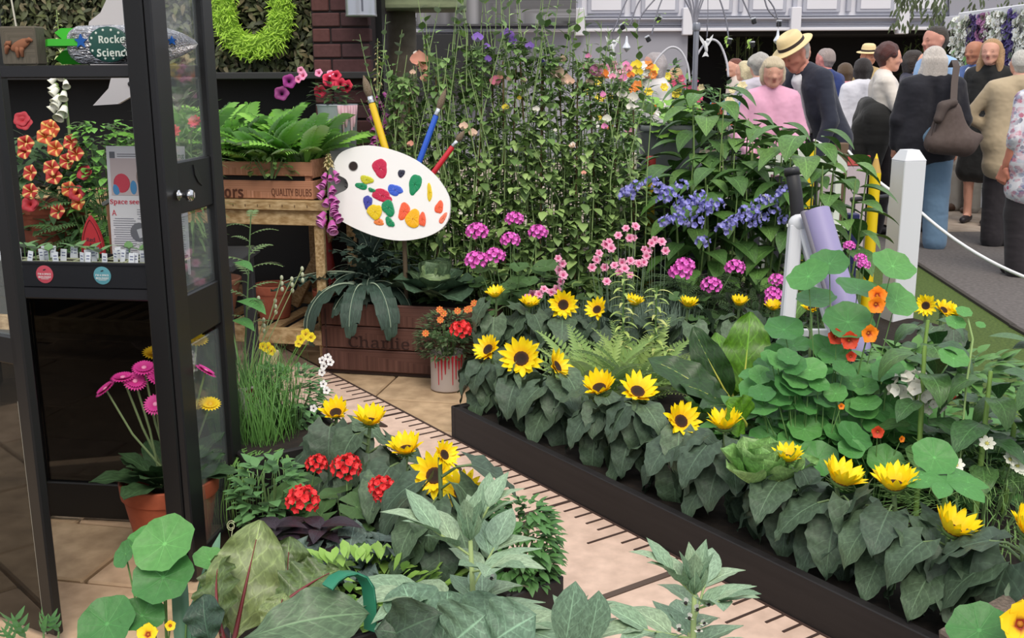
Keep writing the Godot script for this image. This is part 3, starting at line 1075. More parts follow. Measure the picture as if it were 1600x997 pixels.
func make_building() -> void:
	var white := mat("white_paint", 216, 216, 224, 0.6)
	var trim := mat("pale_trim", 172, 174, 186, 0.6)
	var grey := mat("grey_wall", 150, 150, 160, 0.8)
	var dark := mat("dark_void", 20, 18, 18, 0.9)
	var z := -17.6
	var w := struct("wall_back", boxm(Vector3(13, 2.2, 0.3)), white, Transform3D(Basis.IDENTITY, Vector3(2.5, 3.16, z - 0.15)))
	var wi := w.transform.affine_inverse()
	# cornice and mouldings
	for q in [[2.035, 0.05, 0.14], [2.12, 0.03, 0.05], [2.2, 0.03, 0.16], [2.235, 0.02, 0.1]]:
		struct("cornice", boxm(Vector3(13, q[1], q[2]), 0.01), trim if q[0] > 2.1 else white, wi * Transform3D(Basis.IDENTITY, Vector3(2.5, q[0], z + q[2] / 2)), w)
	for k in 9:
		var x := 1.1 + k * 0.86
		struct("pilaster", boxm(Vector3(0.07, 0.9, 0.08), 0.008), trim, wi * Transform3D(Basis.IDENTITY, Vector3(x, 2.75, z + 0.04)), w)
		if k % 2 == 0:
			struct("pilaster", boxm(Vector3(0.16, 0.42, 0.2), 0.01), white, wi * Transform3D(Basis.IDENTITY, Vector3(x, 2.16, z + 0.1)), w)
		struct("panel_frame", boxm(Vector3(0.6, 0.3, 0.05), 0.01), trim, wi * Transform3D(Basis.IDENTITY, Vector3(x + 0.43, 2.44, z + 0.025)), w)
		struct("panel", boxm(Vector3(0.48, 0.2, 0.03), 0.006), white, wi * Transform3D(Basis.IDENTITY, Vector3(x + 0.43, 2.44, z + 0.05)), w)
	struct("wall_left", boxm(Vector3(6.6, 2.1, 0.3)), grey, Transform3D(Basis.IDENTITY, Vector3(-0.45, 1.04, z - 0.1)))
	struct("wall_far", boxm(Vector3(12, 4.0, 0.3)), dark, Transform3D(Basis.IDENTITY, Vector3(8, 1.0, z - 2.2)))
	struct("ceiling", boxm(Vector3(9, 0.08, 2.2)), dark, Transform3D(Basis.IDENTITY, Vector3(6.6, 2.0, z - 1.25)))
	# right-hand wing, coming forward
	var a := Vector3(7.0, 2.2, z)
	var b := Vector3(12.5, 2.75, z + 2.2)
	struct("wall_right", boxm(Vector3(0.3, 1.6, 6.0)), grey, Transform3D(bz(b - a), (a + b) / 2 + UP * 0.75))
	struct("cornice_wing", boxm(Vector3(0.45, 0.22, 6.0), 0.01), trim, Transform3D(bz(b - a), (a + b) / 2 - UP * 0.1)).set_meta("kind", "structure")
	# photograph banner on the left of the facade
	var t := thing("photo_banner", "black and white photograph banner hung on the pale building", "banner")
	var im := Image.create(256, 64, false, Image.FORMAT_RGB8)
	var f := FastNoiseLite.new()
	f.seed = 9
	f.frequency = 0.05
	for y in 64:
		for x in 256:
			var k := clampf(0.42 + 0.35 * f.get_noise_2d(x * 0.6, y * 2.5) + 0.2 * f.get_noise_2d(x * 3, y * 5), 0, 1)
			if x > 96 and x < 150 and absf(fmod(x - y * 0.5, 26.0) - 10.0) < 4.0:
				k = 0.85
			elif x > 90 and x < 160:
				k *= 0.5
			im.set_pixel(x, y, Color(k, k, k * 1.03))
	part(t, "print", boxm(Vector3(2.5, 0.62, 0.05), 0.004), mat("photo", 255, 255, 255, 0.7, {"tex": ImageTexture.create_from_image(im), "uv": Vector3(1, -1, 1)}), Transform3D(Basis.IDENTITY, at(775, 7, 16.5)))
	part(t, "frame", boxm(Vector3(2.54, 0.03, 0.07)), mat("frame_grey", 70, 70, 74, 0.6), Transform3D(Basis.IDENTITY, at(775, 39, 16.5)))
	t = thing("display_case", "dark open display case against the grey wall behind the sweet peas", "display case")
	part(t, "body", boxm(Vector3(1.28, 0.95, 0.3), 0.01), mat("case_black", 26, 26, 28, 0.5), Transform3D(Basis.IDENTITY, at(708, 102, 16.75)))
	for sx in [-0.55, 0.55]:
		part(t, "leg", boxm(Vector3(0.08, 1.2, 0.2), 0.006), mat("case_black", 26, 26, 28, 0.5), Transform3D(Basis.IDENTITY, flat(at(708, 102, 16.75), 0.61) + Vector3(sx, 0, 0)))
	part(t, "shelf", boxm(Vector3(1.2, 0.03, 0.34), 0.005), mat("shelf_grey", 120, 120, 124, 0.5), Transform3D(Basis.IDENTITY, at(708, 80, 16.72)))
	# tall greenery in the dark opening
	for k in [[1010, 0.5], [1120, 0.9], [1185, 0.7], [1405, 1.2], [1440, 0.8]]:
		var p := flat(at(k[0] + 40, 150, 18.4))
		var tt := thing("tall_bamboo", ["bamboo clump behind the metal tree", "bamboo clump to the right of the arched wires", "thin bamboo clump above the pink blouse", "broad bamboo clump above the straw hats", "bamboo clump beside the flower wall"][[1010, 1120, 1185, 1405, 1440].find(k[0])], "bamboo", p)
		var xs := []
		for j in 260:
			xs.append(tf(Vector3(rf(-0.4, 0.4) * k[1], rf(0.5, 2.0), rf(-0.2, 0.2)), Vector3(rf(-1, 1), rf(-0.9, 0.4), rf(-1, 1)), UP, rf(0.7, 1.3)))
		many(tt, "foliage", leafm("blade", 0.22, 0.03), mat("bamboo", 78, 96, 52, 0.6), xs)
		var st := MB.new()
		for j in 6:
			var q := Vector3(rf(-0.3, 0.3) * k[1], 0, rf(-0.1, 0.1))
			st.tube([q, q + Vector3(rf(-0.1, 0.1), 2.0, 0)], 0.012, 5)
		stuff(part(tt, "cane", st.done(), mat("cane", 96, 104, 58, 0.5)))


# ---------------------------------------------------------------- the greenhouse and what stands in it
func make_greenhouse() -> void:
	var blk := mat("black_frame", 22, 22, 24, 0.42)
	var B := on(302, 905)
	var C := on(374, 826)
	var e2 := (C - B).normalized()
	var dp := (C - B).length()
	var e1 := Vector3(e2.z, 0, -e2.x)
	if e1.x > 0.0:
		e1 = -e1
	var bs := Basis(-e1, UP, -e2)
	var H := 2.0
	var t := thing("greenhouse", "tall narrow black framed greenhouse with shelves and an opened glass door", "greenhouse")
	var ps := func(called, a, b, c, s, m):       # box at a along e1, b up, c along e2 from the post B
		return part(t, called, boxm(s, 0.004), m, Transform3D(bs, B + e1 * a + UP * b + e2 * c))
	ps.call("stile", 0.033, H / 2, 0.01, Vector3(0.052, H, 0.05), blk)
	ps.call("stile", -0.005, H / 2, 0.03, Vector3(0.022, H, 0.085), mat("black_frame_edge", 30, 30, 33, 0.35))
	ps.call("stile", -0.005, H / 2, dp - 0.02, Vector3(0.03, H, 0.07), blk)
	ps.call("corner_post", 0.66, H / 2, dp + 0.02, Vector3(0.04, H, 0.04), blk)
	ps.call("corner_post", 1.15, H / 2, 0.0, Vector3(0.05, H, 0.05), blk)
	# door rails: heights found on the picture
	for q in [[0.03, 0.06], [0.745, 0.13], [1.1, 0.14], [1.75, 0.05]]:
		ps.call("rail", 0.0, q[0], dp / 2, Vector3(0.024, q[1], dp), blk)
	var gl := glass("pane", 225, 235, 230, 0.07)
	for q in [[0.06, 0.665], [0.795, 1.02], [1.16, 1.73]]:
		ps.call("pane", 0.0, (q[0] + q[1]) / 2, dp / 2, Vector3(0.004, q[1] - q[0], dp - 0.04), gl)
	# plinth rail at the back, dark back panel below the shelf, clear panes above
	ps.call("rail", 0.6, 0.065, dp + 0.02, Vector3(1.3, 0.12, 0.03), blk)
	ps.call("rail", 0.6, 1.95, dp + 0.02, Vector3(1.3, 0.06, 0.03), blk)
	ps.call("rail", 0.6, 1.72, 0.1, Vector3(1.3, 0.1, 0.03), blk)
	ps.call("roof", 0.6, 2.02, dp / 2, Vector3(1.35, 0.03, dp + 0.15), mat("roof_black", 18, 22, 20, 0.4))
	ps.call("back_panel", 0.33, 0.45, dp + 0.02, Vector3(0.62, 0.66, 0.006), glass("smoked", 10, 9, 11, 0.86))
	# shelves
	ps.call("shelf", 0.55, 0.815, dp / 2 + 0.02, Vector3(1.1, 0.035, dp - 0.03), mat("shelf_black", 38, 38, 42, 0.4))
	ps.call("shelf", 0.55, 1.405, dp / 2 + 0.02, Vector3(1.1, 0.033, dp - 0.03), mat("shelf_black", 38, 38, 42, 0.4))
	# handle and lock on the middle rail, embossed leaf mark
	var hp := B + UP * 1.085 + e2 * 0.05 - e1 * 0.02
	var out := -e1
	var hd := MB.new()
	var hx := Transform3D(Basis(e2, out, UP), hp)
	hd.lathe(hx, [Vector2(0.001, 0), Vector2(0.014, 0), Vector2(0.014, 0.004), Vector2(0.007, 0.008), Vector2(0.007, 0.02), Vector2(0.015, 0.026), Vector2(0.016, 0.036), Vector2(0.012, 0.042), Vector2(0.001, 0.043)], 16)
	part(t, "handle", hd.done(), mat("chrome", 205, 205, 208, 0.16, {"metal": 1.0})).set_meta("label", "small chrome knob")
	var lf := MB.new()
	lf.prism(Transform3D(Basis(e2, UP, out), B + UP * 1.125 + e2 * 0.2 - e1 * 0.013), PackedVector2Array([Vector2(-0.03, 0.03), Vector2(-0.005, 0.012), Vector2(0.012, -0.012), Vector2(0.018, -0.032), Vector2(-0.006, -0.02), Vector2(-0.024, 0.0)]), 0.005)
	part(t, "emblem", lf.done(), mat("black_frame_edge", 30, 30, 33, 0.35)).set_meta("label", "embossed leaf mark")
	# the opened left-hand door
	var F := on(86, 1000)
	var G := B + e1 * 1.12
	var d := F - G
	var dr := Basis(d.normalized().cross(UP), UP, -d.normalized())
	part(t, "door_stile", boxm(Vector3(0.026, 1.9, 0.045), 0.004), blk, Transform3D(dr, F + UP * 0.97))
	part(t, "door_stile", boxm(Vector3(0.026, 1.9, 0.045), 0.004), blk, Transform3D(dr, G + UP * 0.97))
	part(t, "door_rail", boxm(Vector3(0.026, 0.07, d.length()), 0.004), blk, Transform3D(dr, (F + G) / 2 + UP * 0.76))
	part(t, "door_rail", boxm(Vector3(0.026, 0.07, d.length()), 0.004), blk, Transform3D(dr, (F + G) / 2 + UP * 1.88))
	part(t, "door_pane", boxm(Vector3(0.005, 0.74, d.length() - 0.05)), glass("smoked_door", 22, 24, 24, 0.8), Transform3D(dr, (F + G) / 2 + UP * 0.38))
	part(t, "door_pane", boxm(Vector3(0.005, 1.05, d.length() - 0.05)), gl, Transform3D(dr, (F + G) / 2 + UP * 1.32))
	part(t, "glass_edge", boxm(Vector3(0.008, 0.62, 0.006)), mat("glass_edge", 150, 150, 140, 0.2), Transform3D(dr, F - d.normalized() * 0.03 + UP * 0.32))

	# --- seed tray on the middle shelf
	var sh := 0.8335
	t = thing("seed_tray", "black seed tray of white labelled seedlings on the greenhouse shelf", "seed tray")
	var tb := MB.new()
	var o := B + e1 * 0.29 + e2 * 0.11 + UP * sh
	var tw := 0.255
	var td := 0.075
	var hh := 0.066
	for q in [[Vector3(0, hh / 2, td), Vector3(2 * tw, hh, 0.006)], [Vector3(0, hh / 2, -td), Vector3(2 * tw, hh, 0.006)], [Vector3(tw, hh / 2, 0), Vector3(0.006, hh, 2 * td)], [Vector3(-tw, hh / 2, 0), Vector3(0.006, hh, 2 * td)], [Vector3(0, 0.004, 0), Vector3(2 * tw, 0.006, 2 * td)]]:
		tb.box(Transform3D(bs, o + bs * q[0]), q[1])
	for q in [[Vector3(0, hh, td), Vector3(2 * tw + 0.02, 0.005, 0.014)], [Vector3(tw, hh, 0), Vector3(0.014, 0.005, 2 * td)], [Vector3(-tw, hh, 0), Vector3(0.014, 0.005, 2 * td)]]:
		tb.box(Transform3D(bs, o + bs * q[0]), q[1])
	part(t, "tray", tb.done(), mat("tray_black", 26, 27, 32, 0.45))
	var cells := MB.new()
	for a in 7:
		for b in 3:
			var cx := -tw + 0.04 + a * 0.0745
			var cz := -0.048 + b * 0.048
			for q in [[Vector3(cx, 0.06, cz + 0.023), Vector3(0.0745, 0.003, 0.004)], [Vector3(cx + 0.036, 0.06, cz), Vector3(0.005, 0.003, 0.048)]]:
				cells.box(Transform3D(bs, o + bs * q[0]), q[1])
	part(t, "cell_divider", cells.done(), mat("cell_pale", 196, 204, 168, 0.6))
	part(t, "compost", boxm(Vector3(2 * tw - 0.02, 0.05, 2 * td - 0.012)), mat("compost", 58, 56, 34, 0.95), Transform3D(bs, o + UP * 0.03))
	var lab := boxm(Vector3(0.016, 0.036, 0.0012))
	for a in 7:
		for b in 3:
			for k in (2 if (a + b) % 3 else 1):
				var p := o + bs * Vector3(-tw + 0.035 + a * 0.0745 + rf(-0.014, 0.014) + k * 0.02, 0.073, -0.05 + b * 0.048 + rf(-0.01, 0.012))
				var lb := part(t, "label", lab, mat("label_white", 222, 228, 236, 0.5), Transform3D(bs * Basis.from_euler(Vector3(rf(-0.3, 0.1), rf(-0.4, 0.4), rf(-0.15, 0.15))), p))
				for w in 2:
					part(lb, "print", boxm(Vector3(0.009, 0.003, 0.0006)), mat("label_ink", 120, 128, 158, 0.6), Transform3D(Basis.IDENTITY, Vector3(0, 0.008 - 0.008 * w, 0.0008)))
	for a in 9:
		var p := o + bs * Vector3(-tw + 0.04 + a * 0.052 + rf(-0.01, 0.01), 0.055, -0.045 + (a % 3) * 0.03)
		var sd := MB.new()
		sd.tube([Vector3.ZERO, Vector3(0, 0.035, 0)], 0.0015, 5)
		var se := part(t, "seedling", sd.done(), mat("seedling", 120, 168, 92, 0.5), Transform3D(Basis(UP, rf(0, 6)), p))
		for k in 3:
			part(se, "leaf", leafm("ovate", 0.05, 0.024), mat("seedling_leaf", 112, 158, 98, 0.5, {"back": 0.4}), tf(Vector3(0, 0.03, 0), Vector3(sin(k * 2.1), 0.7, cos(k * 2.1))))
	# round stickers on the tray front
	for q in [[-0.082, 205, 82, 98, "red"], [0.085, 92, 158, 172, "blue"]]:
		var disc := MB.new()
		disc.lathe(Transform3D(Basis(-e1, -e2, UP).rotated(UP, 0), o + bs * Vector3(q[0], 0.034, td + 0.004)), [Vector2(0.0245, -0.001), Vector2(0.0245, 0.001), Vector2(0.0001, 0.0012)], 28)
		var st := part(t, "sticker", disc.done(), mat("sticker_" + q[4], q[1], q[2], q[3], 0.5))
		st.set_meta("label", "round %s sticker" % q[4])
		var sx := Transform3D(bs, o + bs * Vector3(q[0], 0.034, td + 0.0057))
		var wm := mat("sticker_ink", 240, 240, 240, 0.5)
		text(st, "I'M A SPACE", 0.0068, sx * Transform3D(Basis.IDENTITY, Vector3(0, 0.001, 0)), wm)
		text(st, "BIOLOGIST", 0.0072, sx * Transform3D(Basis.IDENTITY, Vector3(0, -0.0075, 0)), wm)
		part(st, "print", boxm(Vector3(0.022, 0.001, 0.0004)), wm, sx * Transform3D(Basis.IDENTITY, Vector3(0, -0.0125, 0)))
		part(st, "print", boxm(Vector3(0.008, 0.003, 0.0004)), mat("ink_dark", 50, 50, 56, 0.6), sx * Transform3D(Basis(Vector3.BACK, 0.3), Vector3(0.001, 0.013, 0)))
	# --- newspaper page standing behind the tray
	var np := B + e1 * 0.165 + e2 * 0.235 + UP * (sh + 0.001)
	var nb := bs * Basis(Vector3.RIGHT, -0.06)
	t = thing("newspaper_page", "newspaper page headed Space seeds propped behind the seed tray", "newspaper")
	part(t, "page", boxm(Vector3(0.235, 0.365, 0.003)), mat("newsprint", 214, 214, 220, 0.8), Transform3D(nb, np + nb * Vector3(0, 0.1825, 0)))
	var nx := func(x, y): return Transform3D(nb, np + nb * Vector3(x, y + 0.035, 0.0022))
	text(t, "Space seeds", 0.0185, nx.call(-0.06, 0.172), mat("news_red", 196, 52, 74, 0.7), "Droid Serif", 700)
	for k in 2:
		part(t, "print", boxm(Vector3(0.07, 0.0025, 0.0006)), mat("news_grey", 130, 130, 138, 0.7), nx.call(-0.05, 0.307 - k * 0.006))
	part(t, "print", boxm(Vector3(0.016, 0.018, 0.0008), 0.0), mat("news_grey2", 104, 106, 114, 0.7), nx.call(-0.1, 0.305))
	text(t, "gardening", 0.016, nx.call(0.075, 0.303), mat("news_green", 88, 120, 100, 0.7), "Droid Serif", 700)
	text(t, "A", 0.022, nx.call(-0.104, 0.14), mat("news_red", 196, 52, 74, 0.7), "Droid Sans", 400)
	var pic := part(t, "picture", boxm(Vector3(0.215, 0.105, 0.001)), mat("news_pic", 190, 176, 178, 0.7), nx.call(0, 0.243))
	for q in [[-0.075, -0.018, 0.05, 0.055, "child", 196, 66, 84], [-0.092, -0.035, 0.022, 0.034, "blue_shirt", 74, 138, 190], [-0.04, -0.03, 0.02, 0.04, "blue_shirt", 74, 138, 190], [-0.015, 0.0, 0.03, 0.06, "brown_head", 138, 118, 110], [0.03, -0.02, 0.05, 0.05, "child", 196, 66, 84], [0.07, -0.01, 0.04, 0.06, "brown_head", 138, 118, 110]]:
		var el := MB.new()
		el.ball(Transform3D(Basis.IDENTITY, Vector3(q[0], q[1], 0.0006)), Vector3(q[2] / 2, q[3] / 2, 0.0006), 14, 8)
		part(pic, "print", el.done(), mat("news_" + q[4], q[5], q[6], q[7], 0.7))
	var lines := MB.new()
	for r in 22:
		for cc in 3:
			if r < 4 and cc == 0:
				continue
			if r > 4 and r < 15 and cc == 1:
				continue
			lines.box(nx.call(-0.074 + cc * 0.074, 0.15 - r * 0.0065), Vector3(0.068 - 0.01 * float((r * 7 + cc * 3) % 4 == 0), 0.0022, 0.0006))
	part(t, "column_text", lines.done(), mat("news_text", 140, 140, 150, 0.7)).set_meta("kind", "stuff")
	var ph := MB.new()
	ph.ball(nx.call(-0.03, 0.085), Vector3(0.028, 0.028, 0.001), 20, 8)
	part(t, "round_picture", ph.done(), mat("news_grey2", 104, 106, 114, 0.7))
	part(t, "round_picture_tag", boxm(Vector3(0.02, 0.026, 0.001), 0.0), mat("news_pale", 186, 188, 194, 0.7), Transform3D(nb * Basis(Vector3.BACK, 0.3), np + nb * Vector3(-0.024, 0.118, 0.0036)))
	# wooden box behind the page
	t = thing("wooden_nest_box", "small weathered wooden box with a sloped lid behind the newspaper", "box", np + e1 * 0.1 + e2 * 0.035)
	part(t, "body", boxm(Vector3(0.07, 0.2, 0.03), 0.003), mat("box_wood", 132, 92, 66, 0.8), Transform3D(bs, UP * 0.11))
	part(t, "lid", boxm(Vector3(0.1, 0.012, 0.04), 0.002), mat("lid_grey", 104, 108, 106, 0.7), Transform3D(bs * Basis(Vector3.BACK, 0.5), UP * 0.22))
	# --- red cut-out rocket
	var rk := PackedVector2Array()
	for k in 9:
		var a := k / 8.0
		rk.append(Vector2(-0.033 * sin(a * PI / 2) ** 0.8, 0.17 - 0.1 * a))
	rk.append_array(PackedVector2Array([Vector2(-0.036, 0.04), Vector2(-0.04, 0.0), Vector2(0.04, 0.0), Vector2(0.036, 0.04)]))
	for k in range(8, 0, -1):
		var a := k / 8.0
		rk.append(Vector2(0.033 * sin(a * PI / 2) ** 0.8, 0.17 - 0.1 * a))
	t = thing("toy_rocket", "flat red cut-out rocket standing between the petunias and the newspaper", "toy rocket", B + e1 * 0.33 + e2 * 0.22 + UP * (sh + 0.001))
	var rm := MB.new()
	rm.prism(Transform3D(bs, Vector3.ZERO), rk, 0.012)
	part(t, "body", rm.done(), mat("rocket_red", 190, 44, 54, 0.5))
	var ol := MB.new()
	for k in range(0, rk.size(), 1):
		var a := rk[k] * 0.86 + Vector2(0, 0.012)
		var b := rk[(k + 1) % rk.size()] * 0.86 + Vector2(0, 0.012)
		ol.tube([bs * Vector3(a.x, a.y, 0.0065), bs * Vector3(b.x, b.y, 0.0065)], 0.0012, 4)
	part(t, "outline", ol.done(), mat("rocket_line", 110, 22, 30, 0.6))
	text(t, "Red", 0.016, Transform3D(bs, bs * Vector3(-0.002, 0.1, 0.0065)), mat("ink_dark", 50, 50, 56, 0.6), "Droid Sans", 400)
	text(t, "8 kg", 0.012, Transform3D(bs, bs * Vector3(0.004, 0.086, 0.0065)), mat("ink_dark", 50, 50, 56, 0.6), "Droid Sans", 400)
	# --- upper shelf: foil rocket, carved block
	var s2 := 1.4225
	t = thing("foil_rocket", "foil covered toy rocket with stars lying on the upper greenhouse shelf", "toy rocket", B + e1 * 0.045 + e2 * 0.14 + UP * (s2 + 0.052))
	var foil := mat("foil", 214, 214, 220, 0.22, {"metal": 0.85, "height": noise_tex("crumple", 0.03, Color(0, 0, 0), Color(1, 1, 1), 256, FastNoiseLite.TYPE_CELLULAR, 3), "relief": 1.2, "uv": Vector3(6, 5, 1)})
	var ax := Transform3D(Basis(UP, -e1, e2), Vector3.ZERO)      # y of the lathe runs to the right
	var fb := MB.new()
	fb.lathe(ax, [Vector2(0.001, -0.24), Vector2(0.04, -0.238), Vector2(0.05, -0.22), Vector2(0.052, -0.05), Vector2(0.045, 0.02), Vector2(0.03, 0.065), Vector2(0.012, 0.1), Vector2(0.001, 0.11)], 20)
	part(t, "body", fb.done(), foil)
	var ell := MB.new()
	ell.ball(Transform3D(bs, bs * Vector3(-0.115, 0.0, 0.047)), Vector3(0.06, 0.046, 0.006), 20, 8)
	var bd := part(t, "badge", ell.done(), mat("badge_green", 34, 84, 76, 0.5))
	bd.set_meta("label", "dark green oval badge")
	text(bd, "Rocket", 0.026, Transform3D(bs, bs * Vector3(-0.098, 0.012, 0.053)), mat("badge_ink", 226, 236, 228, 0.5))
	text(bd, "Science", 0.026, Transform3D(bs, bs * Vector3(-0.1, -0.022, 0.053)), mat("badge_ink", 226, 236, 228, 0.5))
	for k in 14:
		var dt := MB.new()
		var a := k * TAU / 14
		dt.ball(Transform3D(bs, bs * Vector3(-0.115 + 0.05 * cos(a), 0.037 * sin(a), 0.0505)), Vector3(0.0035, 0.0035, 0.001), 8, 4)
		part(bd, "dot", dt.done(), mat("badge_ink", 226, 236, 228, 0.5))
	for q in [[-0.19, 0.008, 0.019, "star_blue", 20, 92, 178], [0.02, 0.012, 0.02, "star_red", 190, 36, 52], [0.055, 0.008, 0.012, "star_blue", 20, 92, 178]]:
		var sp := PackedVector2Array()
		for k in 10:
			var a := PI / 2 + k * TAU / 10
			var r: float = q[2] * (1.0 if k % 2 == 0 else 0.45)
			sp.append(Vector2(cos(a) * r, sin(a) * r))
		var sm := MB.new()
		sm.prism(Transform3D(bs, bs * Vector3(q[0], q[1], 0.05 if q[0] < 0.03 else 0.035)), sp, 0.006)
		part(t, "star", sm.done(), mat(q[3], q[4], q[5], q[6], 0.5))
	for k in 3:
		var fin := MB.new()
		fin.prism(Transform3D(bs * Basis(Vector3.RIGHT, k * TAU / 3 + 0.4), Vector3.ZERO), PackedVector2Array([Vector2(-0.2, 0.02), Vector2(-0.2, -0.05), Vector2(-0.24, -0.05), Vector2(-0.285, -0.05), Vector2(-0.3, -0.035), Vector2(-0.27, -0.012), Vector2(-0.245, -0.01), Vector2(-0.24, 0.02)]), 0.018)
		part(t, "fin", fin.done(), mat("fin_green", 58, 188, 44, 0.5))
	t = thing("carved_block", "square grey wooden block with a terracotta frog shape at the shelf end", "plaque", B + e1 * 0.405 + e2 * 0.1 + UP * s2)
	part(t, "block", boxm(Vector3(0.1, 0.1, 0.05), 0.004), mat("block_grey", 128, 120, 106, 0.9, {"tex": wood_tex("oak", Color(0.7, 0.7, 0.7), Color(1, 1, 1)), "uv": Vector3(1, 1, 1)}), Transform3D(bs, UP * 0.05))
	var fg := MB.new()
	fg.ball(Transform3D(bs * Basis(Vector3.BACK, 0.4), bs * Vector3(0.008, 0.052, 0.027)), Vector3(0.032, 0.013, 0.006), 12, 7)
	for q in [[-0.025, 0.05, -0.035, 0.03], [0.0, 0.045, -0.002, 0.02], [0.03, 0.062, 0.042, 0.062], [-0.018, 0.056, -0.036, 0.05], [0.012, 0.044, 0.01, 0.022]]:
		fg.tube([bs * Vector3(q[0], q[1], 0.027), bs * Vector3((q[0] + q[2]) / 2, (q[1] + q[3]) / 2 + 0.004, 0.03), bs * Vector3(q[2], q[3], 0.026)], [0.007, 0.006, 0.004], 7)
	part(t, "frog", fg.done(), mat("terra_frog", 158, 104, 76, 0.8)).set_meta("label", "terracotta frog shape")
	rod(t, "cane", [bs * Vector3(-0.015, 0.1, 0), bs * Vector3(-0.022, 0.19, 0)], 0.0025, mat("cane_white", 226, 222, 206, 0.6))
	# --- white cut-out board behind the shelves
	var wp := PackedVector2Array([Vector2(-0.02, 0.36), Vector2(-0.012, 0.3), Vector2(-0.012, 0.26), Vector2(-0.03, 0.2), Vector2(-0.055, 0.16), Vector2(-0.1, 0.13), Vector2(-0.12, 0.06), Vector2(-0.11, -0.02), Vector2(-0.07, -0.025), Vector2(-0.03, -0.045), Vector2(-0.05, -0.1), Vector2(-0.115, -0.16), Vector2(-0.02, -0.155), Vector2(0.04, -0.125), Vector2(0.1, -0.08), Vector2(0.1, 0.36)])
	t = thing("cutout_board", "white cut-out board with a curved hook behind the foil rocket", "cut-out", at(188, 93, 3.75))
	var wb := MB.new()
	wb.prism(Transform3D(bs, Vector3.ZERO), wp, 0.018)
	part(t, "board", wb.done(), mat("board_white", 214, 212, 216, 0.6))
	var bo := MB.new()
	bo.lathe(Transform3D(Basis(-e1, -e2, UP), bs * Vector3(0.035, -0.085, 0.009)), [Vector2(0.009, 0), Vector2(0.009, 0.004), Vector2(0.003, 0.008), Vector2(0.0005, 0.008)], 12)
	part(t, "bolt", bo.done(), mat("bolt", 60, 60, 62, 0.4, {"metal": 0.8}))
	rod(t, "support", [bs * Vector3(0.08, -0.09, -0.015), bs * Vector3(0.08, -1.3, -0.015)], 0.01, mat("stake", 92, 78, 60, 0.8))
	# --- gerbera in a terracotta pot on the greenhouse floor
	make_gerbera(B + e1 * 0.13 + e2 * 0.165)


func pot_mesh(rt: float, rb: float, h: float, rim: float) -> ArrayMesh:
	var b := MB.new()
	b.lathe(Transform3D(), [Vector2(0.001, 0), Vector2(rb * 0.97, 0), Vector2(rb, 0.006), Vector2(rt * 0.95, h - rim), Vector2(rt, h - rim + 0.003), Vector2(rt * 1.02, h - 0.004), Vector2(rt, h), Vector2(rt * 0.94, h), Vector2(rt * 0.92, h - 0.02), Vector2(rt * 0.9, h - 0.03), Vector2(0.001, h - 0.03)], 32)
	return b.done()


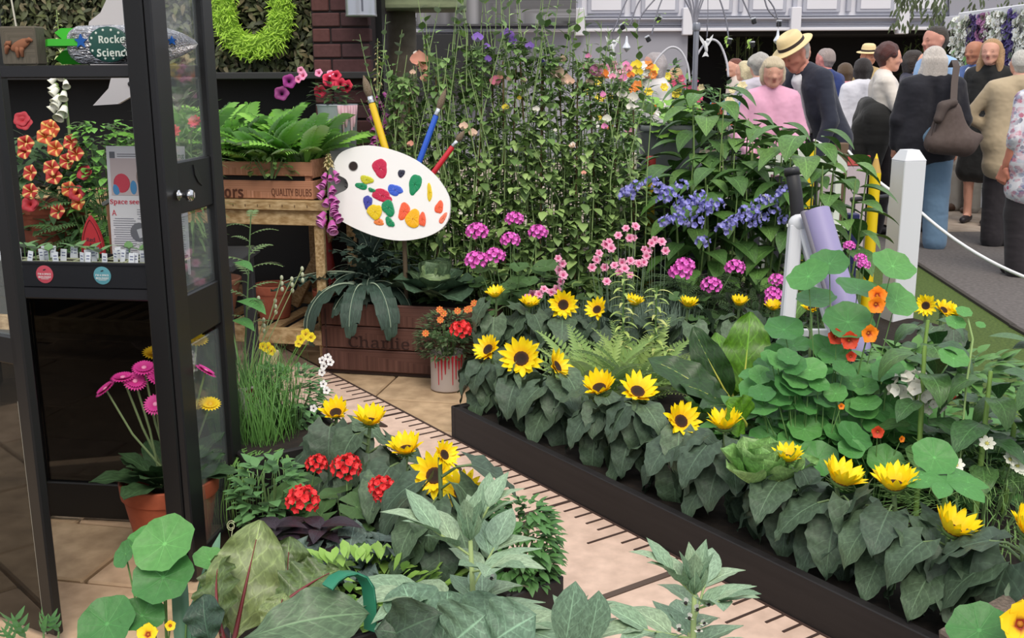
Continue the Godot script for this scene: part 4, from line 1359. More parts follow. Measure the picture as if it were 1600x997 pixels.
# ---------------------------------------------------------------- the back left corner: wall, bench, crate, palette, planter
func make_corner() -> void:
	var sq := Basis(Vector3(0.984, 0, 0.178), UP, Vector3(-0.178, 0, 0.984))     # square to the planter
	# dark boards under the living wall
	var dk := mat("dark_board", 26, 25, 26, 0.7)
	var wl := struct("wall_living", boxm(Vector3(3.3, 2.7, 0.12)), dk, Transform3D(sq, Vector3(-2.36, 1.35, -6.05)))
	struct("trim_ledge", boxm(Vector3(3.3, 0.035, 0.2), 0.004), mat("ledge", 44, 43, 44, 0.5), Transform3D(sq, flat(at(300, 112, 5.5), 1.385) + Vector3(-0.65, 0, -0.12)))
	# living wall: small dull leaves, with a letter U in lime green moss
	var t := thing("living_wall_planting", "dark green leafy planting covering the wall above the crate", "living wall", at(250, 52, 5.55))
	rng.seed = 5
	var xs := []
	var tn := []
	for k in 5200:
		var p := sq * Vector3(rf(-1.45, 1.02), rf(-0.19, 0.42), rf(-0.06, 0.02))
		xs.append(tf(p, Vector3(rf(-1, 1), rf(-1.3, 0.3), rf(0.1, 0.9)), Vector3(rf(-0.5, 0.5), 0.6, 1), rf(0.7, 1.4)))
		tn.append(lin(46, 54, 30).lerp(lin(92, 100, 58), rng.randf()) if rng.randf() > 0.2 else lin(112, 104, 74))
	for j in 3:
		mat("wall_leaf_near%d" % j, [84, 104, 128][j], [92, 110, 118][j], [54, 66, 84][j], 0.6, {"back": 0.2})
	leafy(t, leafm("ovate", 0.05, 0.02, {"nl": 4, "nw": 3}), mat("wall_leaf", 255, 255, 255, 0.6, {"vc": true, "back": 0.2}), xs, 260, ["wall_leaf_near"] + tn)
	part(t, "backing", boxm(Vector3(2.5, 0.64, 0.05)), mat("moss_dark", 34, 38, 24, 0.95), Transform3D(sq, sq * Vector3(-0.21, 0.11, -0.1)))
	t = thing("moss_letter", "lime green moss letter U planted on the dark living wall", "letter", at(397, 20, 5.36))
	xs = []
	tn = []
	for k in 4600:
		var a := rf(-0.25, PI + 0.25)
		var r := 0.155 + rf(-0.055, 0.055)
		var q := Vector3(-cos(a) * r * 1.0, -sin(a) * r * 1.05 if a > 0.0 and a < PI else 0.0, 0)
		if k % 2:
			var sd := 1.0 if k % 4 == 1 else -1.0
			q = Vector3(sd * 0.155 + rf(-0.055, 0.055), rf(-0.02, 0.3), 0)
		xs.append(tf(sq * (q + Vector3(0, -0.01, rf(-0.02, 0.05))), Vector3(rf(-1, 1), rf(-1, 1), rf(0.2, 1.2)), Vector3(0.1, 0.5, 1), rf(0.6, 1.3)))
		tn.append(lin(138, 184, 42).lerp(lin(188, 228, 82), rng.randf()))
	many(t, "moss", leafm("blade", 0.034, 0.007, {"nl": 3, "nw": 3}), mat("moss_lime", 255, 255, 255, 0.6, {"vc": true, "back": 0.5}), xs, tn)
	var ub := MB.new()
	var up := []
	for k in 15:
		var a := PI * k / 14.0
		up.append(sq * Vector3(-cos(a) * 0.155, -sin(a) * 0.16, 0))
	ub.tube([sq * Vector3(-0.155, 0.3, 0)] + up + [sq * Vector3(0.155, 0.3, 0)], 0.05, 8)
	part(t, "pad", ub.done(), mat("moss_pad", 120, 158, 44, 0.9))
	# brick pier
	var pier := struct("pillar_brick", boxm(Vector3(0.3, 2.2, 0.3)), mat("mortar_dark", 40, 32, 34, 0.95), Transform3D(sq, flat(at(553, 200, 5.55), 1.1)))
	var bx := pier.transform.origin
	for r in 19:
		for k in 2:
			var w := 0.145 if r % 2 == 0 else (0.09 if k == 0 else 0.2)
			var x := (-0.0735 + k * 0.151) if r % 2 == 0 else (-0.101 if k == 0 else 0.053)
			struct("brick", boxm(Vector3(w, 0.066, 0.05), 0.005), mat("brick%d" % ((r * 2 + k * 3) % 4), [92, 82, 98, 76][(r * 2 + k * 3) % 4], [58, 50, 60, 50][(r * 2 + k * 3) % 4], [58, 52, 58, 54][(r * 2 + k * 3) % 4], 0.85, {"tex": noise_tex("clay", 0.02, Color(0.86, 0.84, 0.82), Color(1, 1, 1)), "tri": 3.0}), Transform3D(Basis.IDENTITY, Vector3(x, -0.35 + r * 0.0755, 0.135)), pier)
	struct("trim_strip", boxm(Vector3(0.035, 2.2, 0.06)), mat("strip_black", 20, 20, 22, 0.5), Transform3D(sq, flat(at(597, 120, 5.45), 1.1)))
	# taupe column and green beam
	var cl := MB.new()
	cl.lathe(Transform3D(), [Vector2(0.085, 0.0), Vector2(0.085, 2.0)], 24)
	struct("column", cl.done(), mat("taupe", 112, 102, 90, 0.8, {"tex": noise_tex("stone", 0.012, Color(0.78, 0.76, 0.74), Color(1, 1, 1)), "tri": 2.0}), Transform3D(Basis.IDENTITY, flat(at(629, 150, 5.9))))
	struct("beam", boxm(Vector3(0.44, 0.3, 0.4), 0.006), mat("beam_green", 142, 152, 118, 0.7, {"tex": wood_tex("oak", Color(0.7, 0.7, 0.7), Color(1, 1, 1)), "tri": 0.8}), Transform3D(sq * Basis(UP, 0.1), at(659, 17, 5.7) + UP * 0.15))
	# downpipe
	t = thing("downpipe", "shiny metal downpipe ending above the dark brick pier", "pipe", at(564, 12, 5.16))
	var dp := MB.new()
	dp.lathe(Transform3D(), [Vector2(0.072, 0.7), Vector2(0.074, -0.042), Vector2(0.077, -0.042), Vector2(0.078, -0.034), Vector2(0.076, -0.03), Vector2(0.076, 0.7)], 24)
	part(t, "pipe", dp.done(), mat("zinc", 186, 188, 196, 0.32, {"metal": 0.7}))
	part(t, "seam", boxm(Vector3(0.008, 0.7, 0.006)), mat("zinc_dark", 120, 122, 132, 0.4, {"metal": 0.7}), Transform3D(sq, sq * Vector3(0.03, 0.33, 0.071)))

	# potting bench
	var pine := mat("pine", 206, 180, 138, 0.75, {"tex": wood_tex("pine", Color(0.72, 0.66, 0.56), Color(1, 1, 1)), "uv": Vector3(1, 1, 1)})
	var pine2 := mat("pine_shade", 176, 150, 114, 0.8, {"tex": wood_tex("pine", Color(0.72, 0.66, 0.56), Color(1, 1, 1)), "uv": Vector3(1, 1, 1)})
	var A := flat(at(507, 400, 4.98))
	var bb := Transform3D(sq * Basis(UP, -0.03), A)
	var L := 2.0
	var h := 0.79
	t = thing("potting_bench", "rustic pine potting bench with a slatted lower shelf behind the greenhouse", "bench")
	var bq := func(n, a, b, w, hh, m): return bar(t, n, bb * a, bb * b, w, hh, m)
	bq.call("front_rail", Vector3(-L, h - 0.055, 0), Vector3(0.01, h - 0.055, 0), 0.03, 0.07, pine)
	bq.call("top_edge", Vector3(-L, h + 0.005, 0.01), Vector3(0.03, h + 0.005, 0.01), 0.05, 0.045, pine)
	for k in 4:
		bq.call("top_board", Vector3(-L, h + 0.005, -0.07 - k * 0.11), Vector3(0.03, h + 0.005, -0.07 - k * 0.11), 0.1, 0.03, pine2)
	for q in [[-0.03, -0.03], [-0.03, -0.45], [-L + 0.05, -0.03], [-L + 0.05, -0.45]]:
		bq.call("leg", Vector3(q[0], 0, q[1]), Vector3(q[0], h - 0.02, q[1]), 0.05, 0.045, pine)
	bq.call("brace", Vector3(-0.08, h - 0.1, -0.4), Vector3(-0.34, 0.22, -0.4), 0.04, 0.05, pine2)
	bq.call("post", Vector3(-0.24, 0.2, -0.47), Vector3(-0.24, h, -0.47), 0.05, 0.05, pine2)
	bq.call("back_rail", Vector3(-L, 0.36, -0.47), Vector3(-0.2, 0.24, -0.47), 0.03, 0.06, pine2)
	bq.call("shelf_rail", Vector3(-L, 0.165, 0.02), Vector3(0.02, 0.165, 0.02), 0.035, 0.075, pine)
	for k in 14:
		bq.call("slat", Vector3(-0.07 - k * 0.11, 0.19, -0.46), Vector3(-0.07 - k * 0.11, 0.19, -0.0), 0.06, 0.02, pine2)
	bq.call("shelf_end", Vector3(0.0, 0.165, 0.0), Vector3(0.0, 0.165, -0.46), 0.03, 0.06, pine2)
	# graduation marks on the bench edge
	for k in 12:
		part(t, "mark", boxm(Vector3(0.003, 0.012, 0.002)), mat("mark_dark", 96, 72, 50, 0.8), bb * Transform3D(Basis.IDENTITY, Vector3(-0.06 - k * 0.062, h + 0.003, 0.0362)))

	# pots on the shelf
	for q in [[-0.36, -0.2, 0.095, 0.075, 0.17, "terracotta pot with a thick rim on the lower bench shelf near the planter", 0.045], [-0.64, -0.15, 0.12, 0.07, 0.2, "wide pale terracotta pot with a rolled rim beside the greenhouse post", 0.025], [-0.12, -0.3, 0.07, 0.055, 0.13, "small dark terracotta pot in the shade behind the bench leg", 0.03]]:
		var o := thing("flower_pot", q[5], "flower pot", bb * Vector3(q[0], 0.2015, q[1]), "")
		part(o, "pot", pot_mesh(q[2], q[3], q[4], q[6]), mat("terracotta_dull" if q[6] != 0.025 else "terracotta_pale", 164 if q[6] != 0.025 else 168, 90 if q[6] != 0.025 else 118, 68 if q[6] != 0.025 else 96, 0.85, {"tex": noise_tex("clay", 0.02, Color(0.86, 0.84, 0.82), Color(1, 1, 1)), "tri": 2.0}))
	# red handled tool leaning at the back
	t = thing("red_tool", "red handled garden tool leaning in the dark under the bench", "tool")
	rod(t, "handle", [bb * Vector3(-0.1, 0.205, -0.38), bb * Vector3(-0.17, 0.76, -0.405)], 0.022, mat("tool_red", 150, 40, 38, 0.5), 10)
	part(t, "grip", boxm(Vector3(0.1, 0.05, 0.03), 0.008), mat("tool_red_dark", 96, 28, 28, 0.6), Transform3D(sq, bb * Vector3(-0.1, 0.23, -0.38)))

	# bulb crate with salad leaves
	var C := bb * Vector3(-0.415, h + 0.028, -0.17)
	t = thing("bulb_crate", "pine crate stencilled QUALITY BULBS full of feathery salad leaves", "crate", C)
	var rosy := mat("crate_wood", 216, 158, 130, 0.75, {"tex": wood_tex("pine", Color(0.72, 0.66, 0.56), Color(1, 1, 1)), "uv": Vector3(1, 1, 1)})
	var bs := bb.basis
	var cb := func(n, p, s): return part(t, n, boxm(s, 0.003), rosy, Transform3D(bs, bs * p))
	for k in 2:
		cb.call("slat", Vector3(0, 0.045 + k * 0.098, 0.155), Vector3(0.74, 0.085 - 0.02 * k, 0.014))
		cb.call("slat", Vector3(0, 0.045 + k * 0.098, -0.155), Vector3(0.74, 0.085 - 0.02 * k, 0.014))
		cb.call("slat", Vector3(0.363, 0.045 + k * 0.098, 0), Vector3(0.014, 0.085, 0.296))
		cb.call("slat", Vector3(-0.363, 0.045 + k * 0.098, 0), Vector3(0.014, 0.085, 0.296))
	cb.call("corner_post", Vector3(0.34, 0.087, 0.135), Vector3(0.03, 0.172, 0.026))
	cb.call("corner_post", Vector3(-0.34, 0.087, 0.135), Vector3(0.03, 0.172, 0.026))
	part(t, "liner", boxm(Vector3(0.7, 0.14, 0.28)), mat("liner", 38, 34, 30, 0.9), Transform3D(bs, bs * Vector3(0, 0.075, 0)))
	var st := mat("stencil", 92, 52, 36, 0.8)
	text(t, "QUALITY BULBS", 0.046, Transform3D(bs, bs * Vector3(0.262, 0.034, 0.1625)), st, "Droid Sans", 400, 0.62)
	text(t, "ors", 0.075, Transform3D(bs, bs * Vector3(-0.03, 0.03, 0.1625)), st, "Droid Sans", 700, 0.9)
	# salad plants in the crate: mizuna, then round leaved cress
	for q in [[-0.28, 0.02, "frilly salad plant at the left end of the bulb crate"], [-0.1, 0.0, "feathery mizuna plant in the middle of the bulb crate"], [0.08, 0.02, "arching mizuna plant over the lettering of the crate"], [0.25, 0.0, "mizuna plant reaching out towards the metal bucket"]]:
		var m := thing("salad_plant", q[2], "salad", C + bs * Vector3(q[0], 0.146, q[1]), "")
		rng.seed = int(q[0] * 100) + 77
		for k in 46:
			var a := rf(0, TAU)
			var el := rf(0.7, 1.5)
			var r := rf(0.0, 0.09)
			var d := Vector3(cos(a) * cos(el), sin(el), sin(a) * cos(el))
			part(m, "leaf", jagm(0.34, 0.17, 10, 0.9), mat("mizuna%d" % (k % 3), [124, 146, 104][k % 3], [186, 204, 162][k % 3], [66, 86, 58][k % 3], 0.5, {"back": 0.45}), tf(Vector3(cos(a) * r, 0, sin(a) * r), d, UP, rf(0.7, 1.1)))
	var cr := bush("cress_plant", "pale round leaved cress spilling over the front of the crate", "salad", C + bs * Vector3(-0.24, 0.143, 0.11), Vector3(0.13, 0.08, 0.05), 150, leafm("obovate", 0.028, 0.022, {"nl": 3, "nw": 3}), mat("cress", 138, 180, 70, 0.5, {"back": 0.4}))
	cr = bush("trailing_herb", "trailing herb with round leaves hanging over the crate front", "herb", C + bs * Vector3(0.17, 0.1, 0.185), Vector3(0.12, 0.12, 0.02), 70, leafm("obovate", 0.036, 0.024, {"nl": 3, "nw": 3}), mat("trail_green", 118, 156, 84, 0.5, {"back": 0.4}), Vector2(0.7, 1.2), -0.5)
	# zinc bucket with petunias
	var K := bb * Vector3(-0.02, h + 0.028, -0.3)
	t = thing("petunia_bucket", "grey metal bucket with dripped pink paint holding petunias", "potted plant", K)
	var kb := MB.new()
	kb.lathe(Transform3D(), [Vector2(0.001, 0.2), Vector2(0.08, 0.2), Vector2(0.082, 0.21), Vector2(0.098, 0.425), Vector2(0.102, 0.427), Vector2(0.1, 0.432), Vector2(0.094, 0.43), Vector2(0.09, 0.39), Vector2(0.001, 0.39)], 28)
	part(t, "bucket", kb.done(), mat("bucket_grey", 158, 164, 172, 0.5, {"metal": 0.3}))
	part(t, "plinth", boxm(Vector3(0.13, 0.2, 0.13), 0.004), mat("plinth_dark", 40, 40, 42, 0.6), Transform3D(bs, UP * 0.1))
	var dr := MB.new()
	for k in 7:
		var a := -1.75 - 0.16 * k + 0.9
		var d := Vector3(-sin(a + 0.6), 0, cos(a + 0.6))
		var r := 0.1
		dr.tube([d * r + UP * 0.428, d * (r - 0.002) + UP * (0.39 - 0.02 * (k % 3)), d * (r - 0.006) + UP * (0.36 - 0.035 * ((k * 2) % 3))], [0.011, 0.008, 0.004], 6)
	part(t, "paint_drip", dr.done(), mat("paint_pink", 232, 190, 204, 0.4)).set_meta("label", "pale pink dripped paint")
	rng.seed = 21
	var pk := [[452, 127, 150, 40, 130, 60, 22, 70, 0.034], [440, 146, 128, 34, 108, 40, 16, 50, 0.036], [515, 125, 226, 40, 84, 150, 20, 50, 0.036], [500, 143, 216, 50, 80, 140, 26, 50, 0.03], [532, 131, 200, 26, 64, 120, 14, 40, 0.03], [542, 135, 196, 24, 60, 110, 12, 36, 0.032], [525, 118, 206, 30, 70, 110, 12, 36, 0.026], [473, 118, 240, 150, 190, 200, 60, 100, 0.024], [470, 110, 240, 160, 196, 206, 70, 110, 0.018], [498, 114, 240, 150, 190, 210, 60, 100, 0.02], [516, 115, 242, 160, 196, 206, 70, 110, 0.018], [466, 124, 236, 140, 186, 200, 60, 100, 0.018]]
	for q in pk:
		var p := at(q[0], q[1], (K - EYE).dot(c_fwd) - 0.09) - K
		part(t, "flower", trumpet("pet%d_%d" % [q[2], q[3]], lin(q[2], q[3], q[4]), lin(q[5], q[6], q[7]), false), vcm(), tf(p, Vector3(rf(-0.4, 0.4), rf(0.0, 0.5), 1), UP, q[8]))
	var xs2 := []
	for k in 90:
		var a := rf(0, TAU)
		xs2.append(tf(Vector3(cos(a) * rf(0, 0.12), rf(0.42, 0.53), sin(a) * rf(0, 0.1)), Vector3(cos(a), rf(-0.3, 0.8), sin(a)), UP, rf(0.7, 1.2)))
	many(t, "foliage", leafm("ovate", 0.05, 0.028, {"nl": 4, "nw": 3}), mat("pet_leaf", 66, 98, 52, 0.6, {"back": 0.3}), xs2)
	# dark-leaved tuft below the bucket
	bush("rosemary_tuft", "thin leaved dark green tuft between crate and palette", "herb", bb * Vector3(0.0, h + 0.03, -0.18), Vector3(0.08, 0.16, 0.05), 90, leafm("blade", 0.08, 0.008, {"nl": 4, "nw": 3}), mat("tuft", 74, 102, 60, 0.6), Vector2(0.7, 1.2), 0.5)
	make_palette(sq)
	make_planter(sq)
	make_foxgloves()


func trumpet(key: String, c1: Color, c2: Color, star: bool) -> ArrayMesh:      # a petunia: flared funnel facing +z
	if meshes.has("tr" + key):
		return meshes["tr" + key]
	var m := MB.new()
	var p := PackedVector3Array()
	var cc := PackedColorArray()
	for k in 6:
		var r: float = [0.1, 0.16, 0.35, 0.65, 0.9, 1.0][k]
		var z: float = [-0.8, -0.3, 0.0, 0.16, 0.14, 0.08][k]
		for s in 26:
			var a := TAU * s / 25.0
			var lob := 1.0 + (0.08 * cos(a * 5.0) if k > 2 else 0.0)
			p.append(Vector3(cos(-a) * r * lob, sin(-a) * r * lob, z + 0.05 * sin(a * 5.0) * r))
			var stripe := star and absf(fmod(a + TAU / 10, TAU / 5) - TAU / 10) < 0.16
			cc.append((c2 if stripe else c1) if star and k > 0 else c1.lerp(c2, clampf(1.0 - k / 3.0, 0, 1)))
	m.grid(p, 26, true, PackedVector2Array(), cc)
	meshes["tr" + key] = m.done()
	return meshes["tr" + key]


func spline(p: Array, n: int) -> PackedVector2Array:     # a closed Catmull-Rom outline
	var o := PackedVector2Array()
	var m := p.size()
	for k in m:
		for j in n:
			var t := float(j) / n
			var a: Vector2 = p[(k + m - 1) % m]
			var b: Vector2 = p[k]
			var c: Vector2 = p[(k + 1) % m]
			var d: Vector2 = p[(k + 2) % m]
			o.append(b.cubic_interpolate(c, a, d, t))
	return o


func make_palette(sq: Basis) -> void:
	var D := 4.88
	var ctr := at(612, 302, D)
	var pb := sq * Basis(Vector3.RIGHT, -0.16)
	var inv := pb.inverse()
	var loc := func(x, y):        # a picture place on the palette's own face
		var q := ray(x, y)
		var nn := pb.z
		var hit: Vector3 = EYE + q * ((ctr - EYE).dot(nn) / q.dot(nn))
		var l: Vector3 = inv * (hit - ctr)
		return Vector2(l.x, l.y)
	var outl := []
	for q in [[521, 262], [531, 241], [555, 230], [585, 228], [622, 237], [655, 253], [683, 277], [700, 303], [704, 322], [700, 345], [686, 361], [660, 372], [625, 376], [590, 370], [556, 357], [528, 341], [516, 325], [517, 311], [529, 303], [541, 297], [545, 290], [541, 280], [529, 273]]:
		outl.append(loc.call(q[0], q[1]))
	var t := thing("palette", "large white painter's palette with blobs of coloured paint", "palette", ctr)
	var poly := spline(outl, 4)
	var m := MB.new()
	m.prism(Transform3D(pb, Vector3.ZERO), poly, 0.018)
	part(t, "board", m.done(), mat("palette_white", 250, 250, 250, 0.45))
	var hm := MB.new()
	var hp: Vector2 = loc.call(553, 260)
	hm.lathe(Transform3D(pb * Basis(Vector3.RIGHT, PI / 2), pb * Vector3(hp.x, hp.y, 0.009)), [Vector2(0.0245, -0.001), Vector2(0.0245, 0.0008), Vector2(0.021, 0.001), Vector2(0.02, 0.0002), Vector2(0.0001, 0.0002)], 24, [lin(220, 220, 220), lin(220, 220, 220), lin(150, 150, 150), lin(52, 42, 42), lin(52, 42, 42)])
	part(t, "thumb_hole", hm.done(), vcm("hole", 0.9))
	rng.seed = 3
	var blob := func(x, y, w, h, ang, r, g, b, nm, z := 0.0):
		var l: Vector2 = loc.call(x, y)
		var k := D / FOCAL
		var pts := []
		var p1 := rf(0, 6)
		var p2 := rf(0, 6)
		for j in 14:
			var a: float = j * TAU / 14.0
			var rr := 1.0 + 0.14 * sin(2.0 * a + p1) + 0.1 * sin(3.0 * a + p2) + rf(-0.05, 0.05)
			pts.append(Vector2(cos(a) * w * k * 0.5 * rr, sin(a) * h * k * 0.5 * rr).rotated(-ang))
		var ol := spline(pts, 2)
		var bm := MB.new()
		var gp := PackedVector3Array()
		for q in [[1.0, 0.0], [0.97, 0.0022], [0.7, 0.003], [0.4, 0.0032], [0.1, 0.0032], [0.0, 0.0032]]:
			for j in ol.size() + 1:
				var v2: Vector2 = ol[j % ol.size()] * q[0]
				gp.append(pb * Vector3(l.x + v2.x, l.y + v2.y, 0.009 + z + q[1] * (1.0 + 0.3 * sin(j * 2.3))))
		bm.grid(gp, ol.size() + 1, true)
		var o := part(t, "paint_blob", bm.done(), mat("paint_" + nm, r, g, b, 0.3, {"coat": 0.4}))
		o.set_meta("label", nm.replace("_", " ") + " paint")
	blob.call(595, 263, 25, 28, 0.3, 204, 36, 78, "crimson")
	blob.call(628, 271, 10, 14, 0.2, 42, 44, 66, "dark_blue")
	blob.call(649, 288, 17, 37, 0.2, 20, 142, 92, "green")
	blob.call(672, 301, 9, 25, -0.1, 238, 206, 30, "yellow")
	blob.call(618, 297, 26, 16, 0.5, 62, 100, 216, "blue")
	blob.call(566, 291, 18, 12, 0.2, 24, 146, 84, "green")
	blob.call(574, 281, 20, 14, 0.4, 206, 206, 40, "yellow_green", 0.002)
	blob.call(582, 297, 11, 7, 0.2, 24, 146, 84, "green", 0.002)
	blob.call(598, 306, 36, 18, 0.2, 204, 36, 78, "crimson")
	blob.call(576, 316, 16, 20, 0.2, 66, 70, 168, "violet_blue", 0.002)
	blob.call(608, 325, 20, 26, 0.0, 22, 142, 92, "green", 0.003)
	blob.call(587, 331, 22, 26, 0.5, 236, 200, 40, "yellow", 0.004)
	blob.call(593, 347, 18, 10, 0.3, 244, 138, 70, "orange")
	blob.call(610, 347, 18, 12, 0.6, 24, 146, 84, "green", 0.002)
	blob.call(632, 330, 19, 25, 0.2, 250, 104, 66, "coral")
	blob.call(646, 342, 26, 26, 0.4, 252, 188, 30, "amber", 0.002)
	blob.call(661, 343, 10, 26, 0.0, 246, 110, 60, "coral", 0.003)
	blob.call(687, 324, 13, 21, 0.0, 250, 96, 66, "coral")
	blob.call(693, 341, 9, 18, 0.5, 250, 134, 104, "salmon")
	# stake that carries it
	rod(t, "stake", [pb * Vector3(0.05, -0.05, -0.02), Vector3(0.05, -ctr.y + 0.02, -0.05)], 0.011, mat("stake", 92, 78, 60, 0.8))
	# brushes behind it
	for q in [["yellow", 602, 232, 568, 118, 236, 196, 20, 0.0165], ["blue", 656, 250, 697, 138, 32, 90, 206, 0.0135], ["red", 677, 270, 726, 204, 206, 36, 52, 0.0125]]:
		var b := thing("paintbrush", "big %s handled paintbrush standing behind the white palette" % q[0], "paintbrush")
		var p0 := at(q[1], q[2], D + 0.06)
		var p1 := at(q[3], q[4], D + 0.03)
		var dir := (p1 - p0).normalized()
		var len := (p1 - p0).length()
		var R: float = q[8]
		var bl := 0.1 if q[0] != "red" else 0.06
		var fl := 0.035
		rod(b, "handle", [p0 - dir * 0.35, p0, p1 - dir * (bl + fl)], [R * 0.5, R * 1.05, R], mat("brush_" + q[0], q[5], q[6], q[7], 0.35, {"coat": 0.5}), 14)
		var f0: Vector3 = p1 - dir * (bl + fl)
		var fm := MB.new()
		fm.tube([f0, f0 + dir * 0.006, f0 + dir * fl * 0.5, f0 + dir * fl], [R * 0.85, R, R * 0.9, R * 0.95], 14)
		part(b, "ferrule", fm.done(), mat("ferrule", 206, 208, 212, 0.25, {"metal": 1.0}))
		var bm := MB.new()
		bm.tube([f0 + dir * fl, f0 + dir * (fl + bl * 0.35), f0 + dir * (fl + bl * 0.7), p1], [R * 0.9, R * 1.25, R * 0.85, R * 0.15], 12)
		part(b, "bristles", bm.done(), mat("bristle", 138, 124, 110, 0.9, {"tex": wood_tex("pine", Color(0.72, 0.66, 0.56), Color(1, 1, 1)), "uv": Vector3(6, 1, 1)}))
	# grey plastic panel behind the palette's thumb side
	t = thing("plastic_board", "grey rounded plastic panel with scribbled lines behind the palette", "panel", at(540, 278, D + 0.09))
	var gp := MB.new()
	gp.prism(Transform3D(pb, Vector3.ZERO), spline([Vector2(-0.075, -0.13), Vector2(-0.075, 0.1), Vector2(-0.06, 0.125), Vector2(0.06, 0.125), Vector2(0.075, 0.1), Vector2(0.075, -0.13)], 4), 0.02)
	part(t, "panel", gp.done(), mat("plastic_grey", 132, 132, 134, 0.5))
	for k in 3:
		rod(t, "line", [pb * Vector3(0.0, -0.02 - k * 0.02, 0.011), pb * Vector3(0.03, -0.035 - k * 0.02, 0.011), pb * Vector3(0.045, -0.06 - k * 0.02, 0.011)], 0.0018, mat("ink_dark", 50, 50, 56, 0.6), 5)


func make_planter(sq: Basis) -> void:
	var W := 0.86
	var H := 0.315
	var Dp := 0.4
	var p0 := on(506, 581)
	var dir := (on(700, 592) - p0).normalized()
	var bs := Basis(dir, UP, dir.cross(UP))
	var o := p0 + dir * W / 2 - bs.z * Dp / 2
	var brown := mat("cedar", 112, 76, 66, 0.7, {"tex": wood_tex("cedar", Color(0.66, 0.6, 0.58), Color(1, 1, 1)), "uv": Vector3(1, 1, 1)})
	var t := thing("wooden_planter", "brown wooden planter box of dark kale and cabbage under the palette", "planter", o)
	for k in 3:
		for q in [[Vector3(0, 0, Dp / 2), Vector3(W, 0.095, 0.02)], [Vector3(0, 0, -Dp / 2), Vector3(W, 0.095, 0.02)], [Vector3(W / 2 - 0.01, 0, 0), Vector3(0.02, 0.095, Dp - 0.02)], [Vector3(-W / 2 + 0.01, 0, 0), Vector3(0.02, 0.095, Dp - 0.02)]]:
			part(t, "plank", boxm(q[1] + UP * 0.01, 0.004), brown, Transform3D(bs, bs * (q[0] + UP * (0.07 + k * 0.11))))
	part(t, "plinth", boxm(Vector3(W - 0.01, 0.02, Dp - 0.01)), mat("cedar_dark", 58, 40, 36, 0.8), Transform3D(bs, UP * 0.01))
	part(t, "liner", boxm(Vector3(W - 0.05, 0.3, Dp - 0.05)), mat("liner", 38, 34, 30, 0.9), Transform3D(bs, UP * 0.165))
	for q in [[-0.43, 0.07], [-0.43, 0.17], [-0.43, 0.27]]:
		part(t, "joint", boxm(Vector3(0.006, 0.09, 0.004)), mat("cedar_dark", 58, 40, 36, 0.8), Transform3D(bs, bs * Vector3(q[0] + 0.025, q[1], Dp / 2 + 0.0105)))
	text(t, "Charlie M", 0.072, Transform3D(bs, bs * Vector3(-0.09, 0.158, Dp / 2 + 0.011)), mat("engraved", 52, 30, 26, 0.85), "Droid Serif", 400, 1.25)
	var T := o + UP * 0.32
	# cavolo nero
	var kale := leafmat("kale", 76, 104, 90, 0.6, 2, 0.7, 0.15)
	var rib := mat("kale_rib", 168, 186, 160, 0.5)
	t = thing("kale_plant", "dark blue green kale with long drooping strap leaves in the planter", "kale", T + bs * Vector3(-0.24, 0, 0.02))
	rng.seed = 8
	var B := t.position
	var kl := func(tipx, tipy, d, droop, L, W2, pth, wav):
		pass
	for k in 34:
		var a := k * 2.4 + 0.3
		var f := k / 34.0
		var el := lerpf(0.1, 1.45, f)
		var L := rf(0.26, 0.34) * (1.05 - 0.25 * f)
		var dd := Vector3(cos(a) * cos(el), sin(el), sin(a) * cos(el))
		var st := UP * (0.05 + 0.14 * f)
		var lf := leafm("strap", 0.3, 0.07, {"droop": [1.4, 0.9, 1.8][k % 3], "fold": -0.2, "wave": 0.26, "freq": 6.0, "ph": k % 3, "nl": 16, "nw": 7})
		var q := part(t, "leaf", lf, kale, tf(st, dd, UP, L / 0.3))
		var rm := MB.new()
		var y := 0.0
		var z := 0.0
		var pts := [Vector3.ZERO]
		for j in 11:
			var an: float = -[1.4, 0.9, 1.8][k % 3] * (j / 12.0)
			y += sin(an) * 0.3 / 12
			z += cos(an) * 0.3 / 12
			pts.append(Vector3(0, y + 0.0015, z))
		rm.tube(pts, [0.004, 0.004, 0.003, 0.003, 0.002, 0.002, 0.001], 5)
		part(q, "rib", rm.done(), rib)
	for q in [[[640, 470], [575, 545, 0.02], 0.32], [[655, 474], [613, 535, 0.1], 0.3], [[595, 470], [545, 525, 0.0], 0.36], [[560, 440], [470, 455, 0.12], 0.3], [[560, 452], [455, 510, 0.14], 0.28]]:
		pass
	for q in [[Vector3(-0.04, 0.1, 0.12), Vector3(-0.5, 0.2, 0.55), 0.44, 2.3], [Vector3(0.0, 0.1, 0.12), Vector3(0.05, 0.2, 0.8), 0.36, 2.0], [Vector3(0.03, 0.1, 0.1), Vector3(0.5, 0.25, 0.6), 0.4, 2.1], [Vector3(-0.05, 0.1, 0.08), Vector3(-0.75, 0.15, 0.5), 0.42, 2.0], [Vector3(-0.05, 0.12, 0.05), Vector3(-1.0, 0.35, 0.3), 0.36, 1.0], [Vector3(-0.05, 0.14, 0.05), Vector3(-1.0, 0.15, 0.2), 0.44, 0.7]]:
		var lf := leafm("strap", 0.3, 0.085, {"droop": q[3], "fold": -0.15, "wave": 0.16, "freq": 6.0, "nl": 16, "nw": 7})
		var l2 := part(t, "leaf", lf, kale, tf(bs * q[0], bs * q[1], UP, q[2] / 0.3))
		var y := 0.0
		var z := 0.0
		var pts := [Vector3.ZERO]
		for j in 14:
			var an: float = -q[3] * (j / 16.0)
			y += sin(an) * 0.3 / 16
			z += cos(an) * 0.3 / 16
			pts.append(Vector3(0, y + 0.002, z))
		rod(l2, "rib", pts, [0.004, 0.004, 0.003, 0.003, 0.0025, 0.002, 0.001], rib, 5)
	stem_of(t, [Vector3.ZERO, UP * 0.2], 0.014, rib)
